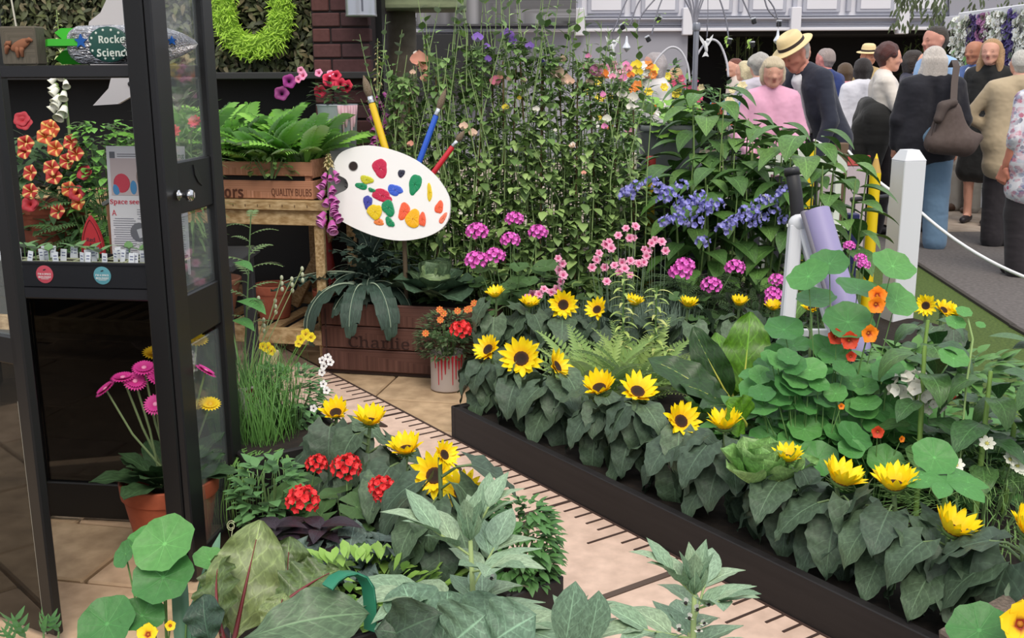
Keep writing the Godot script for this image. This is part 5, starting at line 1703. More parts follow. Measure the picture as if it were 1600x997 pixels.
	# cabbage
	t = thing("cabbage", "round cabbage with broad grey green outer leaves in the planter", "cabbage", T + bs * Vector3(0.1, 0.03, 0.08))
	rng.seed = 4
	var cg := [leafmat("cab_out", 96, 128, 100, 0.5, 2, 0.66, 0.2), leafmat("cab_mid", 126, 158, 116, 0.5, 2, 0.66, 0.25), leafmat("cab_in", 168, 200, 138, 0.5, 2, 0.7, 0.3)]
	for k in 17:
		var a := k * 2.4 + 1.0
		var f := k / 16.0
		var el := lerpf(0.15, 1.15, f)
		var lf := leafm("obovate", 0.2, 0.19, {"droop": -0.9 if k > 9 else 0.25, "cup": 1.6 if k > 9 else 0.6, "wave": 0.03, "nl": 9, "nw": 7})
		part(t, "leaf", lf, cg[0 if k < 8 else 1 if k < 13 else 2], tf(Vector3(cos(a), 0, sin(a)) * 0.015 + UP * 0.03, Vector3(cos(a) * cos(el), sin(el), sin(a) * cos(el)), UP, lerpf(1.2, 0.7, f)))
	var hb := MB.new()
	hb.ball(Transform3D(Basis.IDENTITY, UP * 0.09), Vector3(0.075, 0.075, 0.075), 18, 12)
	part(t, "heart", hb.done(), cg[2])
	# painted can with a red geranium and orange daisies
	var P := on(700, 606)
	t = thing("paint_can", "pale paint can with red drips used as a flower pot", "paint can", P)
	var cm := MB.new()
	cm.lathe(Transform3D(), [Vector2(0.001, 0.002), Vector2(0.076, 0.0), Vector2(0.079, 0.004), Vector2(0.077, 0.01), Vector2(0.077, 0.16), Vector2(0.08, 0.165), Vector2(0.08, 0.17), Vector2(0.074, 0.17), Vector2(0.072, 0.14), Vector2(0.001, 0.14)], 28)
	part(t, "can", cm.done(), mat("can_pale", 186, 176, 172, 0.5, {"metal": 0.2}))
	var dr := MB.new()
	for k in 9:
		var a := -0.7 + k * 0.21
		var d := Vector3(sin(a), 0, cos(a))
		dr.tube([d * 0.079 + UP * 0.169, d * 0.0785 + UP * (0.13 - 0.012 * ((k * 5) % 4)), d * 0.078 + UP * (0.11 - 0.025 * ((k * 3) % 4))], [0.006, 0.0026, 0.0018], 5)
	part(t, "paint_drip", dr.done(), mat("paint_red", 196, 30, 56, 0.35)).set_meta("label", "red paint drips")
	geranium(P + UP * 0.14, [at(720, 515, 4.55)], 0.042, "red", "red geranium with one flower head growing in the paint can", 10, 0.09, 0.03)
	var bsh := bush("orange_daisy_plant", "small orange daisies over fine dark foliage in the paint can", "flowers", P + UP * 0.14, Vector3(0.14, 0.2, 0.12), 760, leafm("ovate", 0.03, 0.014, {"nl": 3, "nw": 3}), mat("fine_leaf", 84, 104, 68, 0.6, {"back": 0.3}))
	for q in [[687, 484], [693, 490], [688, 500], [715, 486], [736, 482], [741, 474], [748, 493], [751, 479], [665, 521], [730, 484]]:
		part(bsh, "flower", daisy_mesh("orange_daisy", 8, lin(206, 90, 20), lin(222, 122, 44), lin(236, 190, 70), 0.32), vcm(), tf(at(q[0], q[1], 4.62) - bsh.position, Vector3(0, 0.5, 1), UP, 0.018))


func foxglove(base: Vector3, top: Vector3, bells: Array, col: String, label: String, bud_top := 0.35) -> void:
	# bells: from height fraction, count
	var t := thing("foxglove", label, "foxglove", base)
	var h := top - base
	var green := mat("fox_stem", 128, 150, 92, 0.6)
	stem_of(t, [Vector3.ZERO, h * 0.5, h], [0.007, 0.006, 0.002], green)
	var key := "bell" + col
	if not meshes.has(key):
		var c1 := lin(240, 240, 232) if col == "white" else lin(196, 92, 172)
		var c2 := lin(222, 222, 200) if col == "white" else lin(222, 156, 206)
		var m := MB.new()
		m.lathe(Transform3D(Basis(Vector3.RIGHT, PI / 2), Vector3.ZERO), [Vector2(0.1, 0), Vector2(0.22, 0.1), Vector2(0.3, 0.45), Vector2(0.34, 0.8), Vector2(0.46, 1.0), Vector2(0.4, 0.98), Vector2(0.28, 0.7), Vector2(0.02, 0.3)], 12, [c2, c1, c1, c1, c2, c2, c1.lerp(Color.BLACK, 0.25), c1.lerp(Color.BLACK, 0.4)])
		m.col = lin(126, 152, 88)
		m.lathe(Transform3D(Basis(Vector3.RIGHT, PI / 2), Vector3.ZERO), [Vector2(0.02, -0.06), Vector2(0.2, 0.0), Vector2(0.25, 0.16)], 8)
		meshes[key] = m.done()
	rng.seed = bells[1] + int(base.x * 10)
	for k in bells[1]:
		var f: float = lerpf(bells[0], 1.0 - bud_top, k / float(bells[1]))
		var a := rf(-1.3, 1.3)
		part(t, "bell", meshes[key], vcm(), tf(h * f + Vector3(sin(a) * 0.028, 0, cos(a) * 0.02), Vector3(sin(a) * 0.8, -0.75, cos(a) * 0.8), UP, bells[2] * lerpf(1.0, 0.6, k / float(bells[1]))))
	var xs := []
	for k in 26:
		var f := lerpf(1.0 - bud_top, 1.0, k / 26.0)
		var a := k * 2.4
		xs.append(tf(h * f, Vector3(sin(a), -0.3 + f * 0.4, cos(a)), UP, lerpf(1.0, 0.35, k / 26.0)))
	many(t, "bud", leafm("ovate", bells[2] * 0.75, bells[2] * 0.42, {"cup": 2.0, "nl": 4, "nw": 3}), mat("fox_bud" + col, 182 if col == "white" else 190, 194 if col == "white" else 176, 136 if col == "white" else 132, 0.6), xs)


func make_foxgloves() -> void:
	foxglove(flat(at(122, 330, 4.45), 0.64), at(88, 15, 4.45), [0.6, 11, 0.055], "white", "tall white foxglove spike seen through the greenhouse", 0.24)
	foxglove(at(590, 250, 5.25), at(590, 60, 5.25), [0.12, 20, 0.05], "purple", "purple foxglove spike beside the yellow brush and brick pier", 0.42)
	foxglove(at(517, 352, 4.84), at(513, 240, 4.84), [0.02, 26, 0.05], "purple", "purple foxglove hanging between the bench and the palette", 0.2)
	# petunias, basil and fern behind the greenhouse, standing on the bench
	var t := thing("striped_petunia", "red and yellow striped petunias trailing behind the greenhouse shelf", "petunia", flat(at(80, 372, 4.5), 0.86))
	rng.seed = 31
	var xs := []
	var d := 4.5
	for k in 420:
		var p := at(rf(18, 150), rf(215, 400), d + rf(-0.06, 0.12)) - t.position
		xs.append(tf(p, Vector3(rf(-1, 1), rf(-0.6, 0.8), rf(0, 1)), UP, rf(0.7, 1.3)))
	many(t, "foliage", leafm("ovate", 0.065, 0.036, {"nl": 4, "nw": 3}), mat("pet_leaf2", 72, 108, 62, 0.6, {"back": 0.3}), xs)
	for q in [[40, 224, 1], [38, 236, 1], [47, 270, 1], [47, 299, 1], [47, 319, 0], [80, 262, 1], [84, 276, 1], [70, 213, 2], [76, 199, 2], [82, 202, 2], [86, 232, 2], [110, 222, 1], [118, 240, 1], [104, 252, 1], [108, 296, 2], [120, 302, 0], [122, 316, 2], [90, 330, 1], [38, 192, 0], [34, 186, 0], [15, 310, 1], [12, 340, 0], [2, 205, 2], [132, 270, 0], [46, 319, 0]]:
		var nm: String = ["petr", "petst", "petyel"][q[2]]
		part(t, "flower", trumpet(nm, [lin(170, 34, 50), lin(176, 42, 34), lin(196, 78, 44)][q[2]], [lin(196, 70, 70), lin(246, 214, 130), lin(250, 218, 120)][q[2]], q[2] > 0), vcm(), tf(at(q[0], q[1], d - 0.12) - t.position, Vector3(rf(-0.3, 0.3), rf(0.1, 0.6), 1), UP, 0.033))
	part(t, "pot", pot_mesh(0.16, 0.12, 0.22, 0.04), mat("terracotta_dull", 164, 90, 68, 0.85), Transform3D(Basis.IDENTITY, Vector3(-0.05, -0.22, -0.12)))
	var ps := thing("plant_stand", "dark plant stand behind the greenhouse carrying the striped petunias", "stand", flat(at(150, 400, 4.55)))
	part(ps, "top", boxm(Vector3(1.3, 0.03, 0.5), 0.004), mat("stand_dark", 44, 46, 50, 0.7), Transform3D(Basis.IDENTITY, UP * 0.62))
	for q in [[-0.6, -0.2], [0.6, -0.2], [-0.6, 0.2], [0.6, 0.2]]:
		part(ps, "leg", boxm(Vector3(0.05, 0.6, 0.05), 0.004), mat("stand_dark", 44, 46, 50, 0.7), Transform3D(Basis.IDENTITY, Vector3(q[0], 0.303, q[1])))
	bush("basil_plant", "bright green basil bush above the newspaper page", "herb", flat(at(165, 300, 4.5), 0.64), Vector3(0.17, 0.56, 0.12), 520, leafm("ovate", 0.045, 0.032, {"nl": 4, "nw": 3, "droop": 0.8}), mat("basil", 110, 168, 70, 0.5, {"back": 0.4}), Vector2(0.7, 1.2), 0.4, 0.35, 8, 160)
	bush("fern_plant", "dark ferny plant low behind the greenhouse petunias", "fern", flat(at(150, 380, 4.46), 0.64), Vector3(0.16, 0.28, 0.1), 60, frondm(0.16, 0.07, 11), mat("fern_dark", 72, 110, 58, 0.6, {"back": 0.3}))
	bush("pink_flower_clump", "green clump with two coral pink flowers seen through the door glass", "flowers", flat(at(285, 245, 4.4), 0.64), Vector3(0.1, 0.66, 0.08), 260, leafm("blade", 0.12, 0.016, {"nl": 4, "nw": 3}), mat("clump", 96, 128, 70, 0.6, {"back": 0.3}))
	var pf: Node = get_child(get_child_count() - 1)
	for q in [[272, 205], [304, 190]]:
		part(pf, "flower", daisy_mesh("coral", 9, lin(214, 60, 76), lin(226, 84, 92), lin(200, 60, 60), 0.3, 2), vcm(), tf(at(q[0], q[1], 4.3) - pf.position, Vector3(0, 0.4, 1), UP, 0.03))


# ---------------------------------------------------------------- the right-hand bed and what grows behind it
func make_right() -> void:
	var view := Vector3(-0.1, 0.0, 1.0)
	# front row of sunflowers: picture place of the head, facing, radius, words
	var front := [
		[765, 548, Vector3(-0.5, 0.55, 0.5), 0.068, "sunflower in the front row just right of the paint can, seen side on"],
		[815, 562, Vector3(-0.1, 0.55, 0.9), 0.086, "largest open sunflower at the left of the front row, dark disc showing"],
		[867, 575, Vector3(0.75, 0.55, 0.35), 0.07, "sunflower tilted right next to the largest open bloom of the front row"],
		[937, 610, Vector3(-0.15, 0.85, 0.45), 0.074, "front row sunflower below the feathery plant, left of a pair"],
		[995, 615, Vector3(0.15, 0.8, 0.55), 0.072, "front row sunflower below the feathery plant, right of a pair"],
		[1062, 660, Vector3(0.25, 0.6, 0.7), 0.066, "small tilted sunflower in the front row left of the lettuce"],
		[1133, 670, Vector3(-0.1, 1.0, 0.1), 0.068, "cupped sunflower in the front row below the pale chard leaf"],
		[1230, 720, Vector3(0.0, 1.0, 0.25), 0.054, "small half hidden sunflower between lettuce and nasturtium leaves"],
		[1310, 756, Vector3(0.35, 1.0, 0.15), 0.078, "cupped sunflower left of the pair near the palmate green leaf"],
		[1397, 764, Vector3(-0.1, 1.0, 0.2), 0.072, "cupped sunflower right of the pair, under the palmate green leaf"],
		[1485, 833, Vector3(0.3, 0.95, 0.25), 0.074, "nearest whole sunflower of the front row by the weathered plank"],
		[1602, 832, Vector3(0.3, 0.9, 0.4), 0.066, "sunflower cut off at the edge above the weathered plank"]]
	for k in front.size():
		var q: Array = front[k]
		var hp := onv(q[0], q[1], -0.15)
		var base := flat(hp - V * 0.03, 0.105)
		sunflower(base, hp, q[2].normalized(), q[3], k, q[4], "", (V + Vector3(0.15, 0, 0.3)).normalized(), 16, 1.0 if k < 6 else 1.06)
	for k in 3:
		var u: float = [0.62, 1.36, 1.78][k]
		pass
	var back := [
		[775, 464, Vector3(-0.2, 1.0, 0.25), 0.056, "sunflower furthest left in the back row beside the pink geranium"],
		[827, 479, Vector3(0.1, 1.0, 0.25), 0.056, "second sunflower from the left in the back row, side on"],
		[880, 477, Vector3(0.0, 0.4, 1.0), 0.07, "back row sunflower facing the path with a round dark disc"],
		[934, 485, Vector3(-0.4, 0.55, 0.7), 0.058, "tilted back row sunflower beside the fern frond"],
		[990, 477, Vector3(0.15, 1.0, 0.15), 0.056, "flat back row sunflower behind the cream topped herb"],
		[1075, 480, Vector3(0.1, 1.0, 0.15), 0.056, "lone flat sunflower in the back row under the mauve geranium"],
		[1155, 478, Vector3(0.0, 1.0, 0.15), 0.056, "flat back row sunflower above the upright chard leaf"],
		[1208, 484, Vector3(-0.1, 1.0, 0.3), 0.05, "small back row sunflower beside the white A-frame"]]
	for k in back.size():
		var q: Array = back[k]
		var hp := at(q[0], q[1], 4.55)
		sunflower(flat(hp + Vector3(0, 0, -0.05), 0.09), hp, q[2].normalized(), q[3], 40 + k, q[4], "", Vector3(0.1, 0, 1).normalized(), 14, 0.95)
	# sunflowers at the grass edge, far right
	for q in [[1447, 478, Vector3(-0.5, 0.3, 0.8), "small sunflower by the lawn, left of the trio at the bed edge"], [1473, 486, Vector3(0.2, 0.7, 0.6), "small sunflower by the lawn in the middle of the trio"], [1490, 492, Vector3(0.4, 1.0, 0.3), "flat small sunflower by the lawn, right of the trio"], [1268, 484, Vector3(-0.2, 0.9, 0.5), "small ragged sunflower between the legs of the white A-frame"]]:
		var hp := at(q[0], q[1], 3.9)
		sunflower(flat(hp, 0.09), hp, q[2].normalized(), 0.045, int(q[0]), q[3], "", Vector3.ZERO, 7, 0.7)

	# --- mauve geraniums behind the back row
	geranium(flat(at(800, 440, 4.85), 0.09), [at(746, 362, 4.85), at(744, 407, 4.8), at(773, 400, 4.8), at(797, 375, 4.85), at(804, 342, 4.95), at(841, 363, 4.9)], 0.046, "pink", "mauve pink geranium with six flower heads behind the left sunflowers", 26, 0.17, 0.052)
	geranium(flat(at(1080, 470, 4.9), 0.09), [at(1063, 425, 4.85), at(1070, 415, 4.85), at(1112, 446, 4.85), at(1148, 418, 4.9)], 0.046, "pink", "mauve pink geranium with three flower heads in front of the blue flowers", 20, 0.17, 0.05)
	geranium(flat(at(1208, 470, 4.75), 0.09), [at(1214, 438, 4.7), at(1208, 458, 4.7), at(1210, 468, 4.68)], 0.038, "pink", "mauve pink geranium close to the left leg of the A-frame", 8, 0.08, 0.04)
	geranium(flat(at(1340, 460, 4.3), 0.09), [at(1327, 384, 4.3), at(1350, 414, 4.25), at(1345, 404, 4.3)], 0.026, "pink", "small pink geranium between the A-frame and the white post", 8, 0.1, 0.03)
	# --- pinks (dianthus): grassy grey tufts with many small frilled flowers
	var pk := florets("pinkfl", 1, 0.01, 1.0, lin(236, 150, 190), lin(246, 188, 212))
	for q in [[870, 470, 0.13, [[872, 404], [879, 412], [874, 422], [880, 430], [850, 452], [842, 460], [861, 457], [870, 452], [824, 466], [832, 460], [876, 440]], "pink dianthus clump behind the dark disc sunflower, flowers low"], [975, 470, 0.24, [[946, 382], [955, 388], [966, 368], [978, 357], [993, 354], [984, 372], [990, 372], [936, 396], [932, 406], [945, 418], [960, 415], [972, 410], [985, 408], [1007, 390], [1006, 410], [985, 430], [968, 425], [952, 378], [925, 418], [948, 440], [1010, 400], [998, 412], [976, 420]], "large pink dianthus clump with many frilled flowers in mid bed"], [1030, 450, 0.15, [[1023, 375], [1034, 378], [1018, 380], [1040, 392], [1014, 392]], "faded dianthus clump left of the blue flowers"]]:
		var b := flat(at(q[0], q[1], 4.8), 0.09)
		var t := thing("dianthus", q[4], "dianthus", b)
		rng.seed = int(q[0])
		var xs := []
		for k in int(4500 * q[2]):
			var a := rf(0, TAU)
			var r: float = sqrt(rf(0, 1)) * q[2]
			xs.append(tf(Vector3(cos(a) * r, 0, sin(a) * r * 0.6), Vector3(cos(a) * 0.35 + rf(-0.3, 0.3), 1, sin(a) * 0.3 + rf(-0.2, 0.2)), Vector3(cos(a), 0, sin(a)), rf(0.7, 1.25)))
		stuff(many(t, "foliage", leafm("blade", 0.26, 0.0075, {"nl": 4, "nw": 3, "droop": 0.5}), mat("pink_leaf", 112, 134, 118, 0.6), xs))
		for w in q[3]:
			var fp := at(w[0], w[1], 4.72 + rf(-0.05, 0.05)) - b
			var f := part(t, "flower", daisy_mesh("dianth", 6, lin(206, 70, 130), lin(246, 176, 206), lin(190, 60, 110), 0.42, 2), vcm(), tf(fp, Vector3(rf(-0.5, 0.5), rf(0.1, 0.9), 1), UP, rf(0.019, 0.025)))
			stem_of(f, [Vector3.ZERO, f.transform.affine_inverse() * Vector3(fp.x * 0.75, fp.y * 0.4, fp.z * 0.75)], 0.06, mat("pink_stem", 112, 134, 108, 0.6), "flower_stalk")
	# --- feathery tansy-like plants between the two rows
	for q in [[930, 600, 4.15, 0.13, "feathery green plant left of the chard between the sunflower rows"], [1000, 590, 4.2, 0.11, "feathery green plant right beside the cream topped herb"]]:
		var b := flat(at(q[0], q[1], q[2]), 0.1)
		var t := thing("feathery_plant", q[4], "feathery plant", b)
		rng.seed = int(q[0])
		for k in 34:
			var a := k * 2.4
			var el := lerpf(0.75, 1.5, k / 34.0)
			part(t, "frond", frondm(0.4, 0.14, 19, 1.1), mat("feather%d" % (k % 2), [140, 158][k % 2], [172, 184][k % 2], [98, 106][k % 2], 0.55, {"back": 0.4}), tf(Vector3(cos(a), 0, sin(a)) * 0.03, Vector3(cos(a) * cos(el), sin(el), sin(a) * cos(el)), UP, rf(0.7, 1.1)))
	# cream topped herb
	for q in [[1026, 450, "cream topped herb spire between two flat back row sunflowers"], [975, 425, "cream topped herb spire in front of the pink dianthus"], [1040, 545, "lower cream variegated herb left of the upright chard leaf"]]:
		var tp := at(q[0], q[1], 4.25)
		var b := flat(tp, 0.1)
		var t := thing("cream_herb", q[2], "herb", b)
		stem_of(t, [Vector3.ZERO, tp - b], 0.004, mat("ger_stem", 96, 128, 76, 0.6))
		for k in 44:
			var f := 0.35 + 0.65 * k / 44.0
			var a := k * 2.4
			part(t, "leaf", leafm("ovate", 0.075, 0.017, {"droop": 1.2, "nl": 5, "nw": 3}), mat("cream%d" % (k % 3), [196, 150, 176][k % 3], [202, 176, 196][k % 3], [124, 96, 104][k % 3], 0.6, {"back": 0.4}), tf((tp - b) * f, Vector3(cos(a), 0.45, sin(a)), UP, rf(0.7, 1.1)))
	# --- chard and lettuces
	var ch := flat(at(1160, 640, 3.75), 0.1)
	var t := thing("chard", "large glossy green chard with upright leaf and yellow rib", "chard", ch)
	var chm := leafmat("chard_leaf", 116, 178, 44, 0.4, 2, 0.72, 0.4)
	var chd := leafmat("chard_dark", 62, 104, 48, 0.4, 2, 0.72, 0.3)
	var yr := mat("chard_rib", 206, 206, 92, 0.5)
	var leafto := func(tt, frm: Vector3, to: Vector3, W: float, up: Vector3, m, o := {}, kind := "beet", rib = null):
		var d := to - frm
		var L := snappedf(d.length() * 1.04, 0.02)
		var oo := {"droop": 0.5, "fold": 0.15, "wave": 0.07, "freq": 4.0, "nl": 14, "nw": 7}
		oo.merge(o, true)
		var dr: float = oo.droop
		var x := Transform3D(bz(d, up) * Basis(Vector3.RIGHT, -dr * 0.5), frm)
		var lf := part(tt, "leaf", leafm(kind, L, snappedf(W, 0.01), oo), m, x)
		if rib:
			var pts := []
			var y := 0.0
			var z := 0.0
			for j in 12:
				pts.append(Vector3(0, y - 0.001, z))
				y += sin(-dr * (j + 0.5) / 13.0) * L / 13.0
				z += cos(-dr * (j + 0.5) / 13.0) * L / 13.0
			rod(lf, "rib", pts, [0.008, 0.007, 0.006, 0.005, 0.004, 0.004, 0.003, 0.002, 0.001], rib, 6)
		return lf
	for q in [[[1157, 640, 3.8], [1172, 492, 3.85], 0.19, Vector3(0, 0.3, 1), true, 0.25], [[1150, 640, 3.78], [1085, 515, 3.8], 0.13, Vector3(-0.5, 0.6, 0.6), false, 0.7], [[1140, 650, 3.7], [1010, 560, 3.75], 0.15, Vector3(-0.2, 1, 0.5), false, 0.9], [[1150, 655, 3.7], [1060, 600, 3.65], 0.14, Vector3(-0.1, 1, 0.4), false, 0.9], [[1165, 650, 3.75], [1180, 580, 3.6], 0.16, Vector3(0.2, 0.6, 1), false, 0.6], [[1150, 640, 3.8], [1120, 525, 3.95], 0.13, Vector3(0, 0.4, 1), true, 0.3], [[1170, 640, 3.8], [1215, 540, 3.9], 0.14, Vector3(0.4, 0.6, 0.8), false, 0.6], [[1160, 650, 3.7], [1100, 640, 3.5], 0.14, Vector3(0, 1, 0.2), false, 0.8], [[1160, 660, 3.7], [1200, 640, 3.5], 0.15, Vector3(0, 1, 0.3), false, 0.8], [[1165, 665, 3.2], [1135, 632, 3.1], 0.13, Vector3(0, 0.6, 1), true, 0.9]]:
		leafto.call(t, at(q[0][0], q[0][1], q[0][2]) - ch, at(q[1][0], q[1][1], q[1][2]) - ch, q[2], q[3], chm if q[4] else chd, {"droop": q[5]}, "beet", yr)
	for q in [[1195, 672, 2.93, "pale green lettuce left of the small hidden sunflower"], [1120, 600, 3.9, "low lettuce in the shade under the chard"], [1230, 640, 3.6, "pale broad leaved lettuce below the A-frame leg"]]:
		var b := flat(at(q[0], q[1] + 30, q[2]), 0.25 if q[2] < 3.2 else 0.1)
		var tt := thing("lettuce", q[3], "lettuce", b)
		for k in 15:
			var a := k * 2.4
			var el := lerpf(0.3, 1.35, k / 15.0)
			part(tt, "leaf", leafm("obovate", 0.17, 0.14, {"droop": -0.4, "cup": 1.0, "wave": 0.05, "nl": 9, "nw": 7}), leafmat("lettuce%d" % (k % 2), [176, 190][k % 2], [236, 240][k % 2], [136, 150][k % 2], 0.5, 0, 0.9, 0.6), tf(Vector3(cos(a), 0, sin(a)) * 0.02 + UP * 0.02, Vector3(cos(a) * cos(el), sin(el), sin(a) * cos(el)), UP, lerpf(0.9, 0.7, k / 15.0)))
	make_nasturtiums()
	make_thicket()
	make_easel()


func make_nasturtiums() -> void:
	var L := func(a: Array, d0: float):
		var o := []
		for q in a:
			var d: float = d0 + (q[3] if q.size() > 3 else 0.0)
			var up: Vector3 = q[4] if q.size() > 4 else Vector3(rf(-0.35, 0.35), 1.0, rf(0.15, 0.8))
			o.append([at(q[0], q[1], d), q[2] * d / FOCAL, up])
		return o
	rng.seed = 12
	# tall one in front of the A-frame
	var b := flat(at(1310, 640, 3.35), 0.1)
	nasturtium(b, L.call([[1263, 432, 33, 0, Vector3(-0.5, 1, 0.5)], [1296, 412, 30, 0.02, Vector3(-0.3, 1, 0.6)], [1395, 416, 34, 0.0, Vector3(0.2, 1, 0.7)], [1325, 503, 40, 0, Vector3(0, 1, 0.62)], [1225, 515, 31, 0.05, Vector3(0, 1, 0.45)], [1275, 468, 32, 0.1, Vector3(-0.1, 1, 0.25)], [1340, 452, 34, 0.15, Vector3(0.2, 1, 0.3)], [1400, 470, 34, 0.1, Vector3(0.3, 0.9, 0.7)]], 3.3), [[at(1370, 462, 3.25), Vector3(-0.1, 0.3, 1), "orange", 0.034], [at(1368, 476, 3.24), Vector3(0, 0.1, 1), "orange", 0.032], [at(1356, 521, 3.25), Vector3(0.2, 0.1, 1), "orange", 0.034], [at(1326, 532, 3.26), Vector3(0, 0.2, 1), "red", 0.034], [at(1306, 526, 3.28), Vector3(-0.2, 0.2, 1), "red", 0.03], [at(1329, 557, 3.28), Vector3(0, 0.2, 1), "red", 0.02]], "tall nasturtium with orange flowers climbing in front of the A-frame")
	b = flat(at(1270, 720, 3.2), 0.1)
	nasturtium(b, L.call([[1318, 578, 21], [1265, 578, 26], [1243, 592, 24], [1287, 627, 20], [1260, 610, 25, 0.03], [1232, 600, 24], [1300, 600, 25, 0.1], [1255, 617, 28, 0.08], [1190, 610, 34, 0.1, Vector3(-0.2, 0.9, 0.6)], [1215, 625, 22], [1240, 690, 26], [1277, 717, 32, -0.05, Vector3(0, 0.8, 0.8)], [1248, 690, 22, 0.05], [1215, 560, 26, 0.15], [1292, 548, 30, 0.15], [1240, 540, 26, 0.2], [1200, 575, 24, 0.25], [1310, 660, 28, 0.12], [1225, 655, 26, 0.1], [1330, 615, 26, 0.12], [1180, 590, 26, 0.2], [1275, 655, 28, 0.15]], 3.22), [[at(1314, 635, 3.2), Vector3(0, 0.3, 1), "orange", 0.012]], "low nasturtium of many round leaves right of the lettuce")
	var fill := []
	for k in 46:
		fill.append([rf(1185, 1310), rf(545, 700), rf(17, 27), rf(0.0, 0.12)])
	nasturtium(flat(at(1250, 700, 3.3), 0.1), L.call(fill, 3.2), [], "scrambling nasturtium without flowers below the white A-frame")
	fill = []
	for k in 34:
		fill.append([rf(1300, 1410), rf(575, 720), rf(18, 29), rf(0.05, 0.2)])
	nasturtium(flat(at(1350, 700, 3.25), 0.1), L.call(fill, 3.15), [], "scrambling nasturtium without flowers in front of the purple tube")
	b = flat(at(1370, 730, 3.15), 0.1)
	nasturtium(b, L.call([[1334, 683, 29], [1330, 702, 20, -0.03], [1385, 725, 32, 0, Vector3(0.1, 0.8, 0.8)], [1372, 655, 30, 0.1], [1345, 640, 26, 0.1], [1300, 690, 26, 0.15], [1360, 690, 30, 0.15], [1400, 630, 26, 0.15], [1350, 590, 28, 0.2], [1420, 660, 28, 0.12], [1330, 735, 26, 0.1], [1305, 720, 26, 0.12]], 3.12), [[at(1371, 675, 3.1), Vector3(-0.2, 0.2, 1), "red", 0.022], [at(1408, 686, 3.12), Vector3(0.3, 0.2, 1), "orange", 0.012]], "nasturtium with overlapping leaves above the pair of cupped sunflowers")
	# upright young plants with drooping leaves, right-hand side
	for q in [[1440, 700, 1445, 540, 3.1, "upright young plant with drooping leaves left of the white sweet william"], [1530, 740, 1548, 580, 3.0, "upright young plant with drooping leaves furthest right in the bed"], [1430, 620, 1450, 500, 3.5, "leafy young plant behind, under the trio of small sunflowers"], [1580, 690, 1590, 620, 3.1, "leafy young plant cut off at the bed's right end"], [1380, 640, 1400, 560, 3.4, "leafy young plant in front of the purple tube"]]:
		var bb := flat(at(q[0], q[1], q[4]), 0.1)
		var tp := at(q[2], q[3], q[4])
		var t := thing("young_plant", q[5], "young plant", bb)
		rng.seed = int(q[2])
		stem_of(t, [Vector3.ZERO, (tp - bb) * 0.5, tp - bb], [0.009, 0.008, 0.006], mat("young_stem", 136, 172, 84, 0.5))
		for k in 13:
			var f := 1.0 - 0.62 * k / 12.0
			var a := k * 2.4 + 0.6
			var dir := Vector3(cos(a), 0, sin(a))
			var lf := part(t, "leaf", leafm("ovate", 0.16, 0.1, {"droop": 1.9 if k < 6 else 1.0, "fold": 0.2, "wave": 0.03, "nl": 11, "nw": 7}), leafmat("young_leaf%d" % (k % 2), [86, 102][k % 2], [136, 150][k % 2], [76, 80][k % 2], 0.45, 0, 0.74, 0.4), tf((tp - bb) * f + dir * 0.025, dir + UP * (0.35 if k < 6 else 0.1), UP, rf(0.75, 1.05)))
	# big palmate leaf (lupin) over the sunflowers
	b = flat(at(1470, 800, 2.62), 0.1)
	var t2 := thing("palmate_plant", "plant with a large palmate grey green leaf over the cupped sunflowers", "plant", b)
	var c := at(1478, 752, 2.58) - b
	stem_of(t2, [Vector3.ZERO, c * 0.6, c], 0.004, mat("young_stem", 136, 172, 84, 0.5))
	for k in 7:
		var a := -0.5 + k * TAU / 7
		part(t2, "leaflet", leafm("obovate", 0.12, 0.058, {"droop": 0.5, "nl": 8, "fold": 0.1}), leafmat("nas_leaf0", 96, 150, 92, 0.5, 1, 0.62, 0.4), tf(c, Vector3(sin(a), 0.15, cos(a)), Vector3(0, 1, 0.3), 1.0 if k % 2 else 0.85))
	part(t2, "leaf", discm(0.055, 3), leafmat("nas_leaf0", 96, 150, 92, 0.5, 1, 0.62, 0.4), tf(at(1460, 715, 2.65) - b, Vector3(1, 0, 0.2), Vector3(0, 1, 0.8)))
	# white cosmos and a small white cluster
	for q in [[[[1494, 727]], "single white cosmos flower between the two upright young plants"], [[[1542, 693]], "small white cosmos flower below the right young plant"], [[[1590, 728], [1578, 718], [1600, 735], [1596, 715]], "cluster of white cosmos flowers at the right edge"]]:
		var w: Array = q[0]
		var p0 := at(w[0][0], w[0][1], 2.95)
		var bb := flat(p0 + Vector3(0.02, 0, 0.02), 0.1)
		var t := thing("cosmos", q[1], "cosmos", bb)
		for e in w:
			var p := at(e[0], e[1], 2.95) - bb
			stem_of(t, [Vector3.ZERO, p], 0.0015, mat("ger_stem", 96, 128, 76, 0.6))
			part(t, "flower", daisy_mesh("cosmos", 7, lin(232, 236, 214), lin(246, 246, 232), lin(214, 206, 110), 0.36, 1, 0.3), vcm(), tf(p, Vector3(rf(-0.3, 0.3), 0.7, 0.7), UP, 0.025))
		var xs := []
		for k in 60:
			xs.append(tf(Vector3(rf(-0.06, 0.06), rf(0.05, p0.y - 0.12), rf(-0.05, 0.05)), Vector3(rf(-1, 1), rf(0, 1), rf(-1, 1)), UP, rf(0.6, 1.2)))
		many(t, "foliage", leafm("blade", 0.05, 0.003, {"nl": 2, "nw": 3}), mat("cosmos_leaf", 96, 130, 66, 0.6), xs)
	t2 = bush("sweet_william", "white flowered sweet william half hidden by the upright young plant", "flowers", flat(at(1430, 660, 3.2), 0.1), Vector3(0.1, 0.18, 0.08), 120, leafm("ovate", 0.05, 0.018, {"nl": 3, "nw": 3}), mat("sw_leaf", 84, 122, 66, 0.6))
